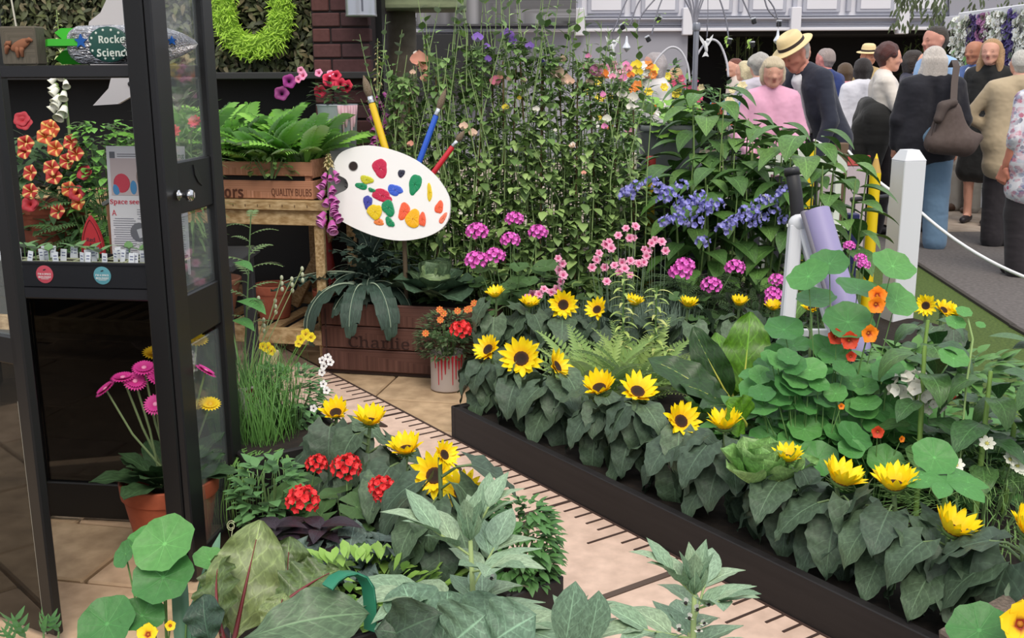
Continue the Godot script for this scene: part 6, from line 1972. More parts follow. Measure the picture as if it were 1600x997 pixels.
	part(t2, "flower_head", florets("whitefl", 16, 1.0, 0.5, lin(232, 228, 214), lin(250, 246, 236)), vcm(), Transform3D(Basis.IDENTITY.scaled(Vector3.ONE * 0.055), at(1425, 608, 3.15) - t2.position))
	part(t2, "flower_head", florets("whitefl", 16, 1.0, 0.5, lin(232, 228, 214), lin(250, 246, 236)), vcm(), Transform3D(Basis.IDENTITY.scaled(Vector3.ONE * 0.035), at(1456, 632, 3.15) - t2.position))
	geranium(flat(at(1480, 660, 3.2), 0.1), [at(1468, 612, 3.2), at(1477, 614, 3.2)], 0.03, "red", "red geranium deep among the leaves right of the white flowers", 8, 0.08, 0.035)
	bush("cosmos_foliage", "fine green foliage filling the right end of the bed", "foliage plant", flat(at(1540, 790, 2.95), 0.1), Vector3(0.28, 0.24, 0.2), 900, leafm("blade", 0.07, 0.004, {"nl": 3, "nw": 3}), mat("cosmos_leaf", 96, 130, 66, 0.6))
	bush("undergrowth", "leafy green undergrowth between the nasturtiums and the lawn", "foliage plant", flat(at(1450, 560, 3.7), 0.08), Vector3(0.42, 0.34, 0.25), 700, leafm("ovate", 0.07, 0.04, {"nl": 5, "nw": 3}), mat("undergr", 90, 136, 66, 0.55, {"back": 0.35}), Vector2(0.8, 1.2), 0.5, 0.35, 8, 160)
	bush("leafy_groundcover", "leafy green groundcover behind the low nasturtium", "foliage plant", flat(at(1330, 590, 3.75), 0.08), Vector3(0.4, 0.26, 0.25), 420, leafm("ovate", 0.07, 0.045, {"nl": 5, "nw": 3}), mat("undergr2", 82, 126, 64, 0.55, {"back": 0.35}), Vector2(0.8, 1.2), 0.5, 0.35, 8, 140)
	for q in [[1250, 700, 3.3, 0.3, 0.36, "leafy mass low between the lettuce and the round nasturtium leaves"], [1370, 720, 3.2, 0.3, 0.34, "leafy mass low under the overlapping nasturtium leaves"], [1480, 720, 3.12, 0.28, 0.34, "leafy mass low around the upright young plants"]]:
		bush("low_foliage", q[5], "foliage plant", flat(at(q[0], q[1], q[2] + 0.22), 0.08), Vector3(q[3], q[4] * 0.72, 0.16), 300, leafm("ovate", 0.075, 0.055, {"nl": 5, "nw": 3}), mat("low_leaf", 84, 136, 68, 0.55, {"back": 0.35}), Vector2(0.8, 1.2), 0.5, 0.35, 8, 110)
	# large leaf at the right edge and its plant
	t2 = thing("marrow_plant", "broad pale green leaves reaching in at the right edge over the lawn", "plant", flat(at(1640, 640, 2.9), 0.1))
	for q in [[1620, 540, 1548, 522, 0.09], [1640, 545, 1582, 545, 0.1], [1630, 600, 1590, 640, 0.09]]:
		var p := at(q[0], q[1], 2.8) - t2.position
		var e := at(q[2], q[3], 2.8) - t2.position
		stem_of(t2, [Vector3.ZERO, p], 0.004, mat("young_stem", 136, 172, 84, 0.5))
		part(t2, "leaf", leafm("ovate", snappedf((e - p).length(), 0.01), q[4], {"droop": 0.4, "nl": 9, "nw": 5}), leafmat("young_leaf1", 102, 150, 80, 0.45, 0, 0.74, 0.4), tf(p, e - p + UP * 0.02))
	# thin pea-like stem
	t2 = thing("pea_stem", "pale thin pea stem rising above the lawn edge", "pea plant", flat(at(1505, 680, 3.0), 0.1))
	stem_of(t2, [Vector3.ZERO, at(1510, 600, 3.0) - t2.position, at(1520, 530, 3.0) - t2.position, at(1512, 498, 3.0) - t2.position], 0.003, mat("pea_green", 160, 190, 120, 0.5))
	for q in [[1506, 488, 13], [1493, 505, 16], [1490, 560, 24], [1532, 508, 8]]:
		part(t2, "leaf", discm(1.0, 1), leafmat("nas_leaf2", 110, 164, 102, 0.5, 1, 0.62, 0.4), Transform3D(bz(Vector3(1, 0, 0), Vector3(0, 1, 0.5)).scaled(Vector3.ONE * q[2] * 3.0 / FOCAL), at(q[0], q[1], 3.0) - t2.position))
	# weathered plank in the lower right corner
	var A := at(1478, 1012, 2.25)
	var B := at(1640, 922, 2.35)
	t2 = thing("weathered_plank", "weathered grey wooden edging plank in the lower right corner", "plank")
	bar(t2, "plank", A, B, 0.045, 0.07, mat("old_oak", 124, 110, 98, 0.85, {"tex": wood_tex("oak", Color(0.7, 0.7, 0.7), Color(1, 1, 1)), "uv": Vector3(1, 1, 1)}), 0.006)
	bar(t2, "post", Vector3(B.x - 0.02, 0.02, B.z - 0.05), Vector3(B.x - 0.02, B.y - 0.03, B.z - 0.05), 0.05, 0.05, mat("old_oak", 124, 110, 98, 0.85))
	bar(t2, "post", Vector3(A.x + 0.02, 0.02, A.z - 0.05), Vector3(A.x + 0.02, A.y - 0.03, A.z - 0.05), 0.05, 0.05, mat("old_oak", 124, 110, 98, 0.85))
	nasturtium(flat(at(1560, 1060, 1.95), 0.02), [[at(1530, 985, 1.95), 0.055, Vector3(-0.3, 0.8, 0.5)]], [[at(1592, 975, 1.9), Vector3(0, 0.4, 1), "yellow", 0.05]], "nasturtium leaf and yellow flower in front of the weathered plank")


func make_easel() -> void:
	var white := mat("white_wood", 216, 218, 224, 0.6)
	# white A-frame carrying a purple tube, with a black handle
	var t := thing("plant_support", "white wooden A-frame among the plants holding a purple tube", "frame")
	var d := 4.1
	var apex := at(1252, 345, d)
	rod(t, "leg", [at(1218, 610, d + 0.02), at(1236, 420, d), at(1246, 350, d)], 0.026, white, 8)
	var b1 := MB.new()
	bar(t, "leg", at(1222, 600, d), at(1243, 352, d), 0.05, 0.05, white, 0.006, Vector3(0, 0, 1))
	bar(t, "leg", at(1316, 560, d - 0.1), at(1254, 352, d), 0.05, 0.05, white, 0.006, Vector3(0, 0, 1))
	var cap := MB.new()
	cap.ball(Transform3D(Basis.IDENTITY, at(1249, 350, d)), Vector3(0.045, 0.04, 0.035), 14, 8)
	part(t, "cap", cap.done(), white)
	bar(t, "crossbar", at(1229, 520, d - 0.03), at(1302, 520, d - 0.08), 0.02, 0.03, white, 0.003)
	t = thing("black_tube", "black tubular handle standing up out of the white A-frame", "handle")
	rod(t, "grip", [at(1247, 350, d + 0.02), at(1243, 300, d), at(1238, 272, d)], [0.026, 0.026, 0.026], mat("grip_black", 42, 42, 46, 0.55), 14)
	rod(t, "cap", [at(1238, 274, d), at(1237, 266, d), at(1236.5, 262, d)], [0.03, 0.03, 0.026], mat("grip_cap", 52, 52, 56, 0.45), 14)
	t = thing("purple_tube", "long purple tube leaning against the white A-frame", "tube")
	var tb := MB.new()
	var p0 := at(1275, 330, d - 0.06)
	var p1 := at(1352, 590, d - 0.22)
	tb.tube([p0, p0.lerp(p1, 0.5), p1], 0.052, 20)
	part(t, "tube", tb.done(), mat("tube_purple", 148, 140, 182, 0.5))
	var rb := MB.new()
	var ax := (p1 - p0).normalized()
	rb.tube([p0 + ax * 0.001 - Vector3(0.045, 0, 0), p1 - Vector3(0.045, 0, 0)], 0.016, 8)
	part(t, "seam", rb.done(), mat("tube_grey", 132, 128, 140, 0.5))
	# white post with bevelled top, rope
	t = thing("rope_post", "stout white square post with pointed top at the lawn corner", "post", on(1399, 515))
	var pm := MB.new()
	var S := 0.064
	pm.lathe(Transform3D(Basis(UP, PI / 4 + 0.22), Vector3.ZERO), [Vector2(S * 1.4142, 0.0), Vector2(S * 1.4142, 0.93), Vector2(S * 0.8, 0.985), Vector2(0.001, 0.985)], 4)
	# flat faces
	var pb := MB.new()
	var bt := Basis(UP, 0.22)
	pb.box(Transform3D(bt, UP * 0.465), Vector3(2 * S, 0.93, 2 * S), 0.004)
	for k in 4:
		var q := bt * Basis(UP, k * PI / 2)
		pb.face([q * Vector3(-S, 0.93, S), q * Vector3(-S * 0.55, 0.985, S * 0.55), q * Vector3(S * 0.55, 0.985, S * 0.55), q * Vector3(S, 0.93, S)])
	pb.face([bt * Vector3(-S, 0.985, -S) * Vector3(0.55, 1, 0.55), bt * Vector3(S, 0.985, -S) * Vector3(0.55, 1, 0.55), bt * Vector3(S, 0.985, S) * Vector3(0.55, 1, 0.55), bt * Vector3(-S, 0.985, S) * Vector3(0.55, 1, 0.55)])
	part(t, "post", pb.done(), mat("post_white", 222, 224, 230, 0.55))
	var post: Vector3 = t.position
	var rope := mat("rope_white", 236, 236, 236, 0.7)
	t = thing("brown_post", "short brown square rope post behind the yellow pencil stake", "post", flat(at(1313, 260, 7.0)))
	part(t, "post", boxm(Vector3(0.075, 0.93, 0.075), 0.006), mat("post_brown", 104, 84, 66, 0.8), Transform3D(Basis.IDENTITY, UP * 0.465))
	var bp: Vector3 = t.position
	var rp := func(nm, a: Vector3, c: Vector3, sag: float, lab):
		var pts := []
		for k in 13:
			var f := k / 12.0
			pts.append(a.lerp(c, f) - UP * sag * 4.0 * f * (1.0 - f))
		var m := MB.new()
		m.tube(pts, 0.009, 6)
		solo("rope", lab, "rope", m.done(), rope)
	rp.call("a", bp + Vector3(0.035, 0.88, 0.03), at(1400, 303, 6.35), 0.02, "white rope running from the brown post down to the white post")
	rp.call("b", at(1437, 330, 6.4), at(1640, 447, 5.2), 0.05, "white rope slung from the white post towards the right edge")
	rp.call("c", at(1272, 219, 7.2), bp + Vector3(-0.035, 0.9, 0), 0.01, "white rope behind the bean leaves left of the brown post")
	# yellow pencil stake
	var ps := func(x, y, yb, dd, w, lab, col, tipc):
		var p := flat(at(x, y, dd))
		var o := thing("pencil_stake", lab, "pencil", p)
		var top := at(x, y, dd).y
		var m := MB.new()
		m.lathe(Transform3D(Basis(UP, 0.3), Vector3.ZERO), [Vector2(w, 0), Vector2(w, top - 0.1)], 6)
		part(o, "shaft", m.done(), col)
		m = MB.new()
		m.lathe(Transform3D(Basis(UP, 0.3), Vector3.ZERO), [Vector2(w, top - 0.1), Vector2(w * 0.35, top - 0.025)], 6)
		part(o, "sharpened_wood", m.done(), mat("pencil_wood", 196, 158, 84, 0.7))
		m = MB.new()
		m.lathe(Transform3D(Basis(UP, 0.3), Vector3.ZERO), [Vector2(w * 0.37, top - 0.03), Vector2(0.002, top)], 6)
		part(o, "tip", m.done(), tipc)
	var yl := mat("pencil_yellow", 240, 206, 18, 0.45)
	ps.call(1370, 240, 400, 5.6, 0.032, "tall yellow pencil shaped stake left of the white post", yl, yl)
	# upside-down yellow and red pencil behind the sweet peas
	t = thing("pencil_stake", "yellow pencil stake with red rubber end beside the grey container", "pencil", flat(at(1016, 300, 5.6)))
	var hh := at(1018, 243, 5.6).y
	var m1 := MB.new()
	m1.lathe(Transform3D(), [Vector2(0.026, 0.0), Vector2(0.026, hh - 0.12)], 6)
	part(t, "shaft", m1.done(), mat("pencil_yellow_dull", 206, 178, 40, 0.5))
	m1 = MB.new()
	m1.lathe(Transform3D(), [Vector2(0.027, hh - 0.12), Vector2(0.027, hh - 0.06)], 14)
	part(t, "ferrule", m1.done(), mat("ferrule2", 170, 172, 176, 0.4, {"metal": 0.6}))
	m1 = MB.new()
	m1.lathe(Transform3D(), [Vector2(0.025, hh - 0.06), Vector2(0.026, hh - 0.01), Vector2(0.02, hh), Vector2(0.001, hh)], 14)
	part(t, "rubber", m1.done(), mat("rubber_red", 184, 56, 56, 0.7))
	t = thing("yellow_stake", "short yellow stake end among the bean leaves by the bench", "stake", flat(at(1266, 260, 6.2)))
	part(t, "shaft", boxm(Vector3(0.045, 0.98, 0.045), 0.004), yl, Transform3D(Basis.IDENTITY, UP * 0.49))
	# navy stake, tent sign
	t = thing("navy_stake", "navy blue stake behind the pink flowers and A-frame", "stake", flat(at(1331, 360, 5.3)))
	part(t, "shaft", boxm(Vector3(0.055, 0.7, 0.055), 0.005), mat("navy", 34, 38, 92, 0.5), Transform3D(Basis.IDENTITY, UP * 0.35))
	t = thing("tent_sign", "white folding sign with a dark letter M behind the post", "sign", flat(at(1380, 362, 9.4)))
	for s in [-1.0, 1.0]:
		part(t, "board", boxm(Vector3(0.26, 0.72, 0.02), 0.004), white, Transform3D(Basis(UP, 0.6) * Basis(Vector3.RIGHT, -0.22 * s), Basis(UP, 0.6) * Vector3(0, 0.355, 0.08 * s)))
	text(t, "M", 0.1, Transform3D(Basis(UP, 0.6) * Basis(Vector3.RIGHT, -0.22), Basis(UP, 0.6) * Vector3(-0.02, 0.28, 0.115)), mat("sign_ink", 40, 48, 56, 0.6))
	# low black rail
	t = thing("low_rail", "thin black rail between the pencil stake and white post", "rail")
	rod(t, "rail", [at(1330, 312, 6.2), at(1398, 306, 6.3)], 0.014, mat("rail_black", 30, 30, 34, 0.4), 8)
	rod(t, "leg", [at(1334, 312, 6.2), flat(at(1334, 312, 6.2))], 0.012, mat("rail_black", 30, 30, 34, 0.4), 8)
	rod(t, "leg", [at(1394, 306, 6.3), flat(at(1394, 306, 6.3))], 0.012, mat("rail_black", 30, 30, 34, 0.4), 8)
	# white garden seat with red slat behind
	t = thing("garden_seat", "white scrolled garden seat behind the bean plants", "seat", flat(at(1255, 250, 6.5)))
	var sc := MB.new()
	sc.prism(Transform3D(), spline([Vector2(-0.25, 0.78), Vector2(-0.2, 0.9), Vector2(-0.1, 0.88), Vector2(0.0, 0.93), Vector2(0.1, 0.88), Vector2(0.2, 0.9), Vector2(0.25, 0.78)], 4), 0.03)
	part(t, "backrest", sc.done(), mat("seat_white", 206, 212, 204, 0.6))
	for s in [-0.22, 0.22]:
		part(t, "leg", boxm(Vector3(0.04, 0.8, 0.04), 0.004), mat("seat_white", 206, 212, 204, 0.6), Transform3D(Basis.IDENTITY, Vector3(s, 0.4, 0)))
	part(t, "seat", boxm(Vector3(0.5, 0.03, 0.35), 0.004), mat("seat_white", 206, 212, 204, 0.6), Transform3D(Basis.IDENTITY, Vector3(0, 0.45, 0.17)))
	t = thing("red_board", "red and pink painted board behind the yellow pencil stake", "board", flat(at(1318, 260, 7.4)))
	part(t, "red_band", boxm(Vector3(0.36, 0.07, 0.03), 0.003), mat("band_red", 196, 84, 82, 0.6), Transform3D(Basis.IDENTITY, Vector3(0, 0.78, 0)))
	part(t, "board", boxm(Vector3(0.34, 0.74, 0.025), 0.003), mat("board_mauve", 196, 182, 190, 0.7), Transform3D(Basis.IDENTITY, Vector3(0, 0.37, 0)))


func make_thicket() -> void:
	# sweet peas: several tall plants on sticks
	var pm := leafm("ovate", 0.075, 0.05, {"nl": 4, "nw": 3, "droop": 0.7})
	var spots := [[640, 425, 5.35, 100, "sweet pea plant at the left end of the thicket by the column"], [700, 425, 5.3, 72, "tall sweet pea plant behind the blue paintbrush"], [752, 425, 5.3, 56, "tall sweet pea plant with mauve flowers right of the paintbrushes"], [806, 428, 5.3, 48, "sweet pea plant with violet flower at the top, mid thicket"], [858, 428, 5.3, 55, "sweet pea plant with cream pink blooms right of mid thicket"], [912, 428, 5.3, 75, "sweet pea plant under the large pink blooms"], [962, 428, 5.35, 110, "sweet pea plant at the right end beside the white slatted post"]]
	var fl := [[[655, 92, 0, 34], [662, 105, 0, 20], [645, 110, 3, 12], [664, 120, 0, 18], [642, 222, 0, 14], [650, 80, 4, 10]], [[746, 57, 1, 22], [700, 120, 3, 12], [725, 195, 3, 18], [738, 205, 3, 18], [690, 165, 3, 10], [720, 330, 4, 8]], [[792, 53, 1, 26], [802, 62, 1, 18], [760, 70, 1, 14], [762, 90, 1, 16], [773, 125, 2, 22], [781, 118, 0, 14], [795, 120, 3, 12]], [[828, 70, 1, 18], [847, 96, 5, 14], [790, 165, 6, 14], [818, 122, 3, 12], [838, 168, 4, 14], [812, 150, 6, 10]], [[873, 112, 3, 28], [886, 123, 3, 24], [880, 90, 3, 16], [892, 125, 3, 16], [894, 225, 3, 12], [868, 200, 4, 8], [895, 222, 4, 10]], [[918, 105, 7, 24], [930, 110, 7, 28], [945, 113, 8, 18], [921, 125, 3, 18], [941, 145, 7, 14], [949, 183, 4, 18], [944, 195, 7, 14], [912, 267, 0, 10], [919, 85, 7, 12], [957, 117, 9, 14]], [[974, 120, 7, 18], [982, 105, 9, 16], [995, 100, 10, 22], [985, 115, 8, 16], [972, 145, 4, 20], [990, 150, 4, 22], [985, 165, 4, 18], [978, 98, 7, 14], [1000, 110, 10, 16], [968, 102, 4, 14]]]
	var tones := [[236, 170, 150], [150, 112, 206], [214, 124, 150], [240, 206, 184], [240, 236, 226], [84, 70, 170], [236, 212, 70], [240, 150, 200], [242, 140, 60], [240, 160, 190], [244, 220, 60]]
	for k in spots.size():
		var q: Array = spots[k]
		var b := flat(at(q[0], q[1], q[2]), 0.08)
		var t := thing("sweet_pea", q[4], "sweet pea", b)
		rng.seed = 60 + k
		var top := at(q[0], q[3], q[2]).y - b.y
		var xs := []
		var tn := []
		var st0 := MB.new()
		for j in 1300:
			var y := pow(rf(0.0, 1.0), 0.9)
			var rr := 0.16 * (1.0 - 0.7 * pow(y, 2.5))
			var a := rf(0, TAU)
			var r := sqrt(rf(0.05, 1.0)) * rr
			xs.append(tf(Vector3(cos(a) * r, 0.06 + y * (top - 0.12), sin(a) * r), Vector3(cos(a) + rf(-0.8, 0.8), rf(-0.5, 1.0), sin(a) + rf(-0.8, 0.8)), UP, rf(0.5, 1.15) * (1.1 - 0.45 * y)))
			tn.append(lin(84, 114, 62).lerp(lin(164, 194, 116), pow(rng.randf(), 1.3)))
		for j in 6:
			var s0 := Vector3(rf(-0.14, 0.14), top * 0.85, rf(-0.08, 0.08))
			var s1 := s0 + Vector3(rf(-0.08, 0.08), top * 0.15 + rf(0.04, 0.26), rf(-0.05, 0.05))
			st0.tube([s0, s0.lerp(s1, 0.5) + Vector3(rf(-0.02, 0.02), 0, 0), s1], [0.003, 0.0025, 0.001], 5)
			for w in 9:
				xs.append(tf(s0.lerp(s1, w / 9.0), Vector3(rf(-1, 1), rf(0.0, 1.2), rf(-0.5, 1)), UP, rf(0.5, 0.85)))
				tn.append(lin(120, 156, 82))
		for j in 3:
			mat("pea_leaf_near%d" % j, [106, 128, 90][j], [140, 164, 122][j], [76, 94, 64][j], 0.55, {"back": 0.35})
		leafy(t, pm, mat("pea_leaf", 255, 255, 255, 0.55, {"vc": true, "back": 0.35}), xs, 120, ["pea_leaf_near"] + tn)
		var st := MB.new()
		for j in 24:
			var a := rf(0, TAU)
			var r := rf(0.02, 0.17)
			var p0 := Vector3(cos(a) * r, 0, sin(a) * r)
			var hgt := top * rf(0.65, 1.04)
			st.tube([p0, p0 + Vector3(rf(-0.04, 0.04), hgt * 0.35, rf(-0.03, 0.03)), p0 + Vector3(rf(-0.08, 0.08), hgt * 0.7, rf(-0.05, 0.05)), p0 + Vector3(rf(-0.1, 0.1), hgt, rf(-0.06, 0.06))], [0.0042, 0.0035, 0.003, 0.0015], 5)
		st.add(st0, Transform3D())
		stuff(part(t, "stems", st.done(), mat("pea_stem", 146, 172, 110, 0.6)))
		st = MB.new()
		for j in 3:
			var a := j * 2.1
			st.tube([Vector3(cos(a) * 0.1, 0, sin(a) * 0.1), Vector3(cos(a) * 0.04 + rf(-0.05, 0.05), top * 0.9, sin(a) * 0.04)], 0.0045, 6)
		stuff(part(t, "sticks", st.done(), mat("hazel", 112, 92, 62, 0.8)))
		for w in fl[k]:
			var tone: Array = tones[w[2]]
			var key := "pea%d" % w[2]
			if not meshes.has(key):
				var c1 := lin(tone[0], tone[1], tone[2])
				var m := MB.new()
				m.add(leafmb("ovate", 1.1, 1.35, {"nl": 6, "nw": 7, "wave": 0.09, "droop": -0.5, "cup": 0.5}).tint(c1), tf(Vector3(0, -0.3, 0), Vector3(0, 1, -0.1), Vector3.BACK))
				for s in [-1.0, 1.0]:
					m.add(leafmb("obovate", 0.8, 0.6, {"nl": 4, "nw": 3}).tint(c1.lerp(Color.WHITE, 0.25)), tf(Vector3(0, -0.3, 0.05), Vector3(s * 0.35, 0.35, 1), Vector3(s, 1, 0)))
				m.col = lin(120, 150, 90)
				m.tube([Vector3(0, -0.35, 0), Vector3(0, -0.6, -0.3)], 0.06, 5)
				meshes[key] = m.done()
			part(t, "flower", meshes[key], vcm(), tf(at(w[0], w[1] + 4, q[2] - 0.27) - b, Vector3(rf(-0.6, 0.6), rf(0.0, 0.4), 1), UP, w[3] * q[2] / FOCAL * 0.62))
	# pale slatted posts at the right end
	var t2 := thing("slatted_post", "pale painted wooden post with boards at the end of the sweet peas", "post", flat(at(985, 330, 5.62)))
	part(t2, "post", boxm(Vector3(0.05, 0.98, 0.06), 0.004), mat("pale_board", 208, 206, 186, 0.7), Transform3D(Basis.IDENTITY, Vector3(0.0, 0.49, 0)))
	for k in 3:
		part(t2, "board", boxm(Vector3(0.13, 0.07, 0.02), 0.003), mat("pale_board", 208, 206, 186, 0.7), Transform3D(Basis.IDENTITY, Vector3(-0.0, 0.5 + k * 0.16, 0.04)))
	# grey container with lettuces on dark stand
	t2 = thing("grey_container", "square grey plastic container with lettuce behind the sweet peas", "container", flat(at(1045, 225, 6.0)))
	var y1 := at(1045, 250, 6.0).y
	part(t2, "stand", boxm(Vector3(0.5, y1 - 0.04, 0.4), 0.005), mat("stand_dark", 44, 46, 50, 0.7), Transform3D(Basis.IDENTITY, UP * (y1 - 0.04) / 2))
	part(t2, "shelf", boxm(Vector3(0.52, 0.03, 0.42), 0.004), mat("shelf_pale", 160, 164, 168, 0.6), Transform3D(Basis.IDENTITY, UP * 0.47))
	var cb := MB.new()
	cb.lathe(Transform3D(Basis(UP, PI / 4), Vector3.ZERO), [Vector2(0.19, y1 - 0.04), Vector2(0.235, y1 + 0.17), Vector2(0.245, y1 + 0.17), Vector2(0.245, y1 + 0.2), Vector2(0.225, y1 + 0.2), Vector2(0.2, y1 + 0.15), Vector2(0.001, y1 + 0.15)], 4)
	part(t2, "tub", cb.done(), mat("tub_grey", 104, 110, 112, 0.6))
	var lt := bush("lettuce_tub_plant", "bright green lettuce growing in the grey container", "lettuce", flat(at(1045, 225, 6.0), y1 + 0.15), Vector3(0.19, 0.16, 0.16), 90, leafm("obovate", 0.11, 0.09, {"wave": 0.1, "nl": 6, "nw": 5, "droop": 0.3}), mat("lettuce_bright", 128, 176, 72, 0.5, {"back": 0.4}))
	# broad leaved bushy plants (beans) behind the blue flowers
	var bl := leafm("ovate", 0.19, 0.115, {"droop": 0.95, "fold": 0.25, "nl": 8, "nw": 5})
	var specs := [[1062, 400, 5.45, 238, "leafy pale green bean plant right of the grey container"], [1105, 395, 5.5, 130, "tallest leafy bean plant left of the pink blouse"], [1150, 395, 5.45, 170, "leafy bean plant in front of the woman in pink"], [1195, 390, 5.4, 185, "leafy bean plant between pink blouse and navy jacket"], [1130, 400, 5.2, 240, "lower leafy bean plant just above the blue flowers"], [1084, 405, 5.2, 268, "lower leafy bean plant behind the left blue flowers"], [1190, 400, 5.15, 260, "lower leafy bean plant left of the black handle"], [1255, 400, 5.0, 195, "leafy bean plant with tall shoot before the navy jacket"], [1305, 405, 4.9, 240, "leafy bean plant behind the purple tube"]]
	for q in specs:
		var b := flat(at(q[0], q[1], q[2]), 0.08)
		var tp := at(q[0], q[3], q[2])
		var t := thing("bean_plant", q[4], "bean plant", b)
		rng.seed = int(q[0]) + int(q[3])
		var h := tp - b
		var st := MB.new()
		for j in 5:
			var a := j * 1.3
			st.tube([Vector3(cos(a) * 0.03, 0, sin(a) * 0.03), Vector3(cos(a) * 0.1, h.y * 0.55, sin(a) * 0.1), Vector3(cos(a) * 0.12, h.y * rf(0.8, 1.0), sin(a) * 0.12)], [0.006, 0.005, 0.003], 6)
		part(t, "stem", st.done(), mat("bean_plant_stem", 122, 150, 84, 0.6))
		var n := 52 if q[3] < 200 else 40
		for k in n:
			var f := 0.3 + 0.7 * pow(k / float(n), 0.8)
			var a := k * 2.4
			var r := 0.17 * (1.15 - f * 0.6)
			var dir := Vector3(cos(a), 0, sin(a))
			part(t, "leaf", bl, leafmat("bp_leaf%d" % (k % 3), [116, 136, 102][k % 3], [168, 186, 150][k % 3], [82, 96, 76][k % 3], 0.5, 0, 0.8, 0.4), tf(h * f + dir * r, dir + UP * rf(-0.3, 0.5) * (1.0 if f < 0.85 else -0.2), UP, rf(0.7, 1.15)))
	# blue jacob's ladder in front of them
	for q in [[1085, 440, [[1040, 348], [1050, 342], [1062, 322], [1068, 330], [1075, 316], [1090, 318], [1098, 332], [1094, 305], [1105, 322], [1112, 328], [1090, 345], [1085, 350], [1098, 378], [1120, 320], [1058, 345]], "blue flowered plant left of centre under the bean leaves"], [1180, 435, [[1148, 345], [1158, 340], [1165, 330], [1176, 335], [1185, 320], [1195, 312], [1205, 318], [1222, 305], [1226, 298], [1210, 330], [1180, 350], [1225, 345], [1190, 340], [1172, 348], [1130, 358], [1140, 352]], "blue flowered plant right, beside the black handle"], [1010, 420, [[985, 298], [995, 290], [1030, 295], [1042, 302], [1018, 285], [1065, 290], [1050, 310], [980, 305], [1035, 312]], "dark blue flowered plant in front of the black stand"]]:
		var b := flat(at(q[0], q[1], 5.0), 0.08)
		var t := bush("blue_flower_plant", q[3], "flowers", b, Vector3(0.2, 0.36, 0.14), 260, frondm(0.12, 0.05, 8), mat("blue_leaf", 74, 100, 62, 0.6, {"back": 0.3}), Vector2(0.6, 1.1), 0.3)
		for w in q[2]:
			var c := florets("bluefl", 7, 1.0, 0.62, lin(118, 116, 200), lin(180, 178, 236))
			part(t, "flower_cluster", c, vcm(), Transform3D(Basis(UP, rf(0, 6)).scaled(Vector3.ONE * rf(0.024, 0.034)), at(w[0], w[1], 4.9 + rf(-0.04, 0.06)) - b))
	# dark ferny mass below the blue flowers
	bush("fern_mass", "dark ferny foliage below the blue flowers left of the A-frame", "foliage plant", flat(at(1150, 440, 4.95), 0.08), Vector3(0.42, 0.3, 0.16), 260, frondm(0.16, 0.06, 12), mat("fern_dark2", 60, 86, 54, 0.6, {"back": 0.3}))
	bush("dark_shrub", "dark leafy growth behind the mauve geranium and cabbage", "foliage plant", flat(at(770, 430, 5.05), 0.08), Vector3(0.5, 0.36, 0.16), 420, leafm("ovate", 0.07, 0.05, {"nl": 4, "nw": 3}), mat("dark_shrub_leaf", 66, 92, 52, 0.6, {"back": 0.3}), Vector2(0.8, 1.2), 0.5, 0.35, 8, 120)
	bush("back_shrub", "dark green shrubby mass behind the sweet pea stems", "shrub", flat(at(800, 430, 5.75), 0.0), Vector3(0.95, 1.05, 0.16), 1100, leafm("ovate", 0.09, 0.06, {"nl": 4, "nw": 3}), mat("dark_shrub_leaf", 66, 92, 52, 0.6, {"back": 0.3}))


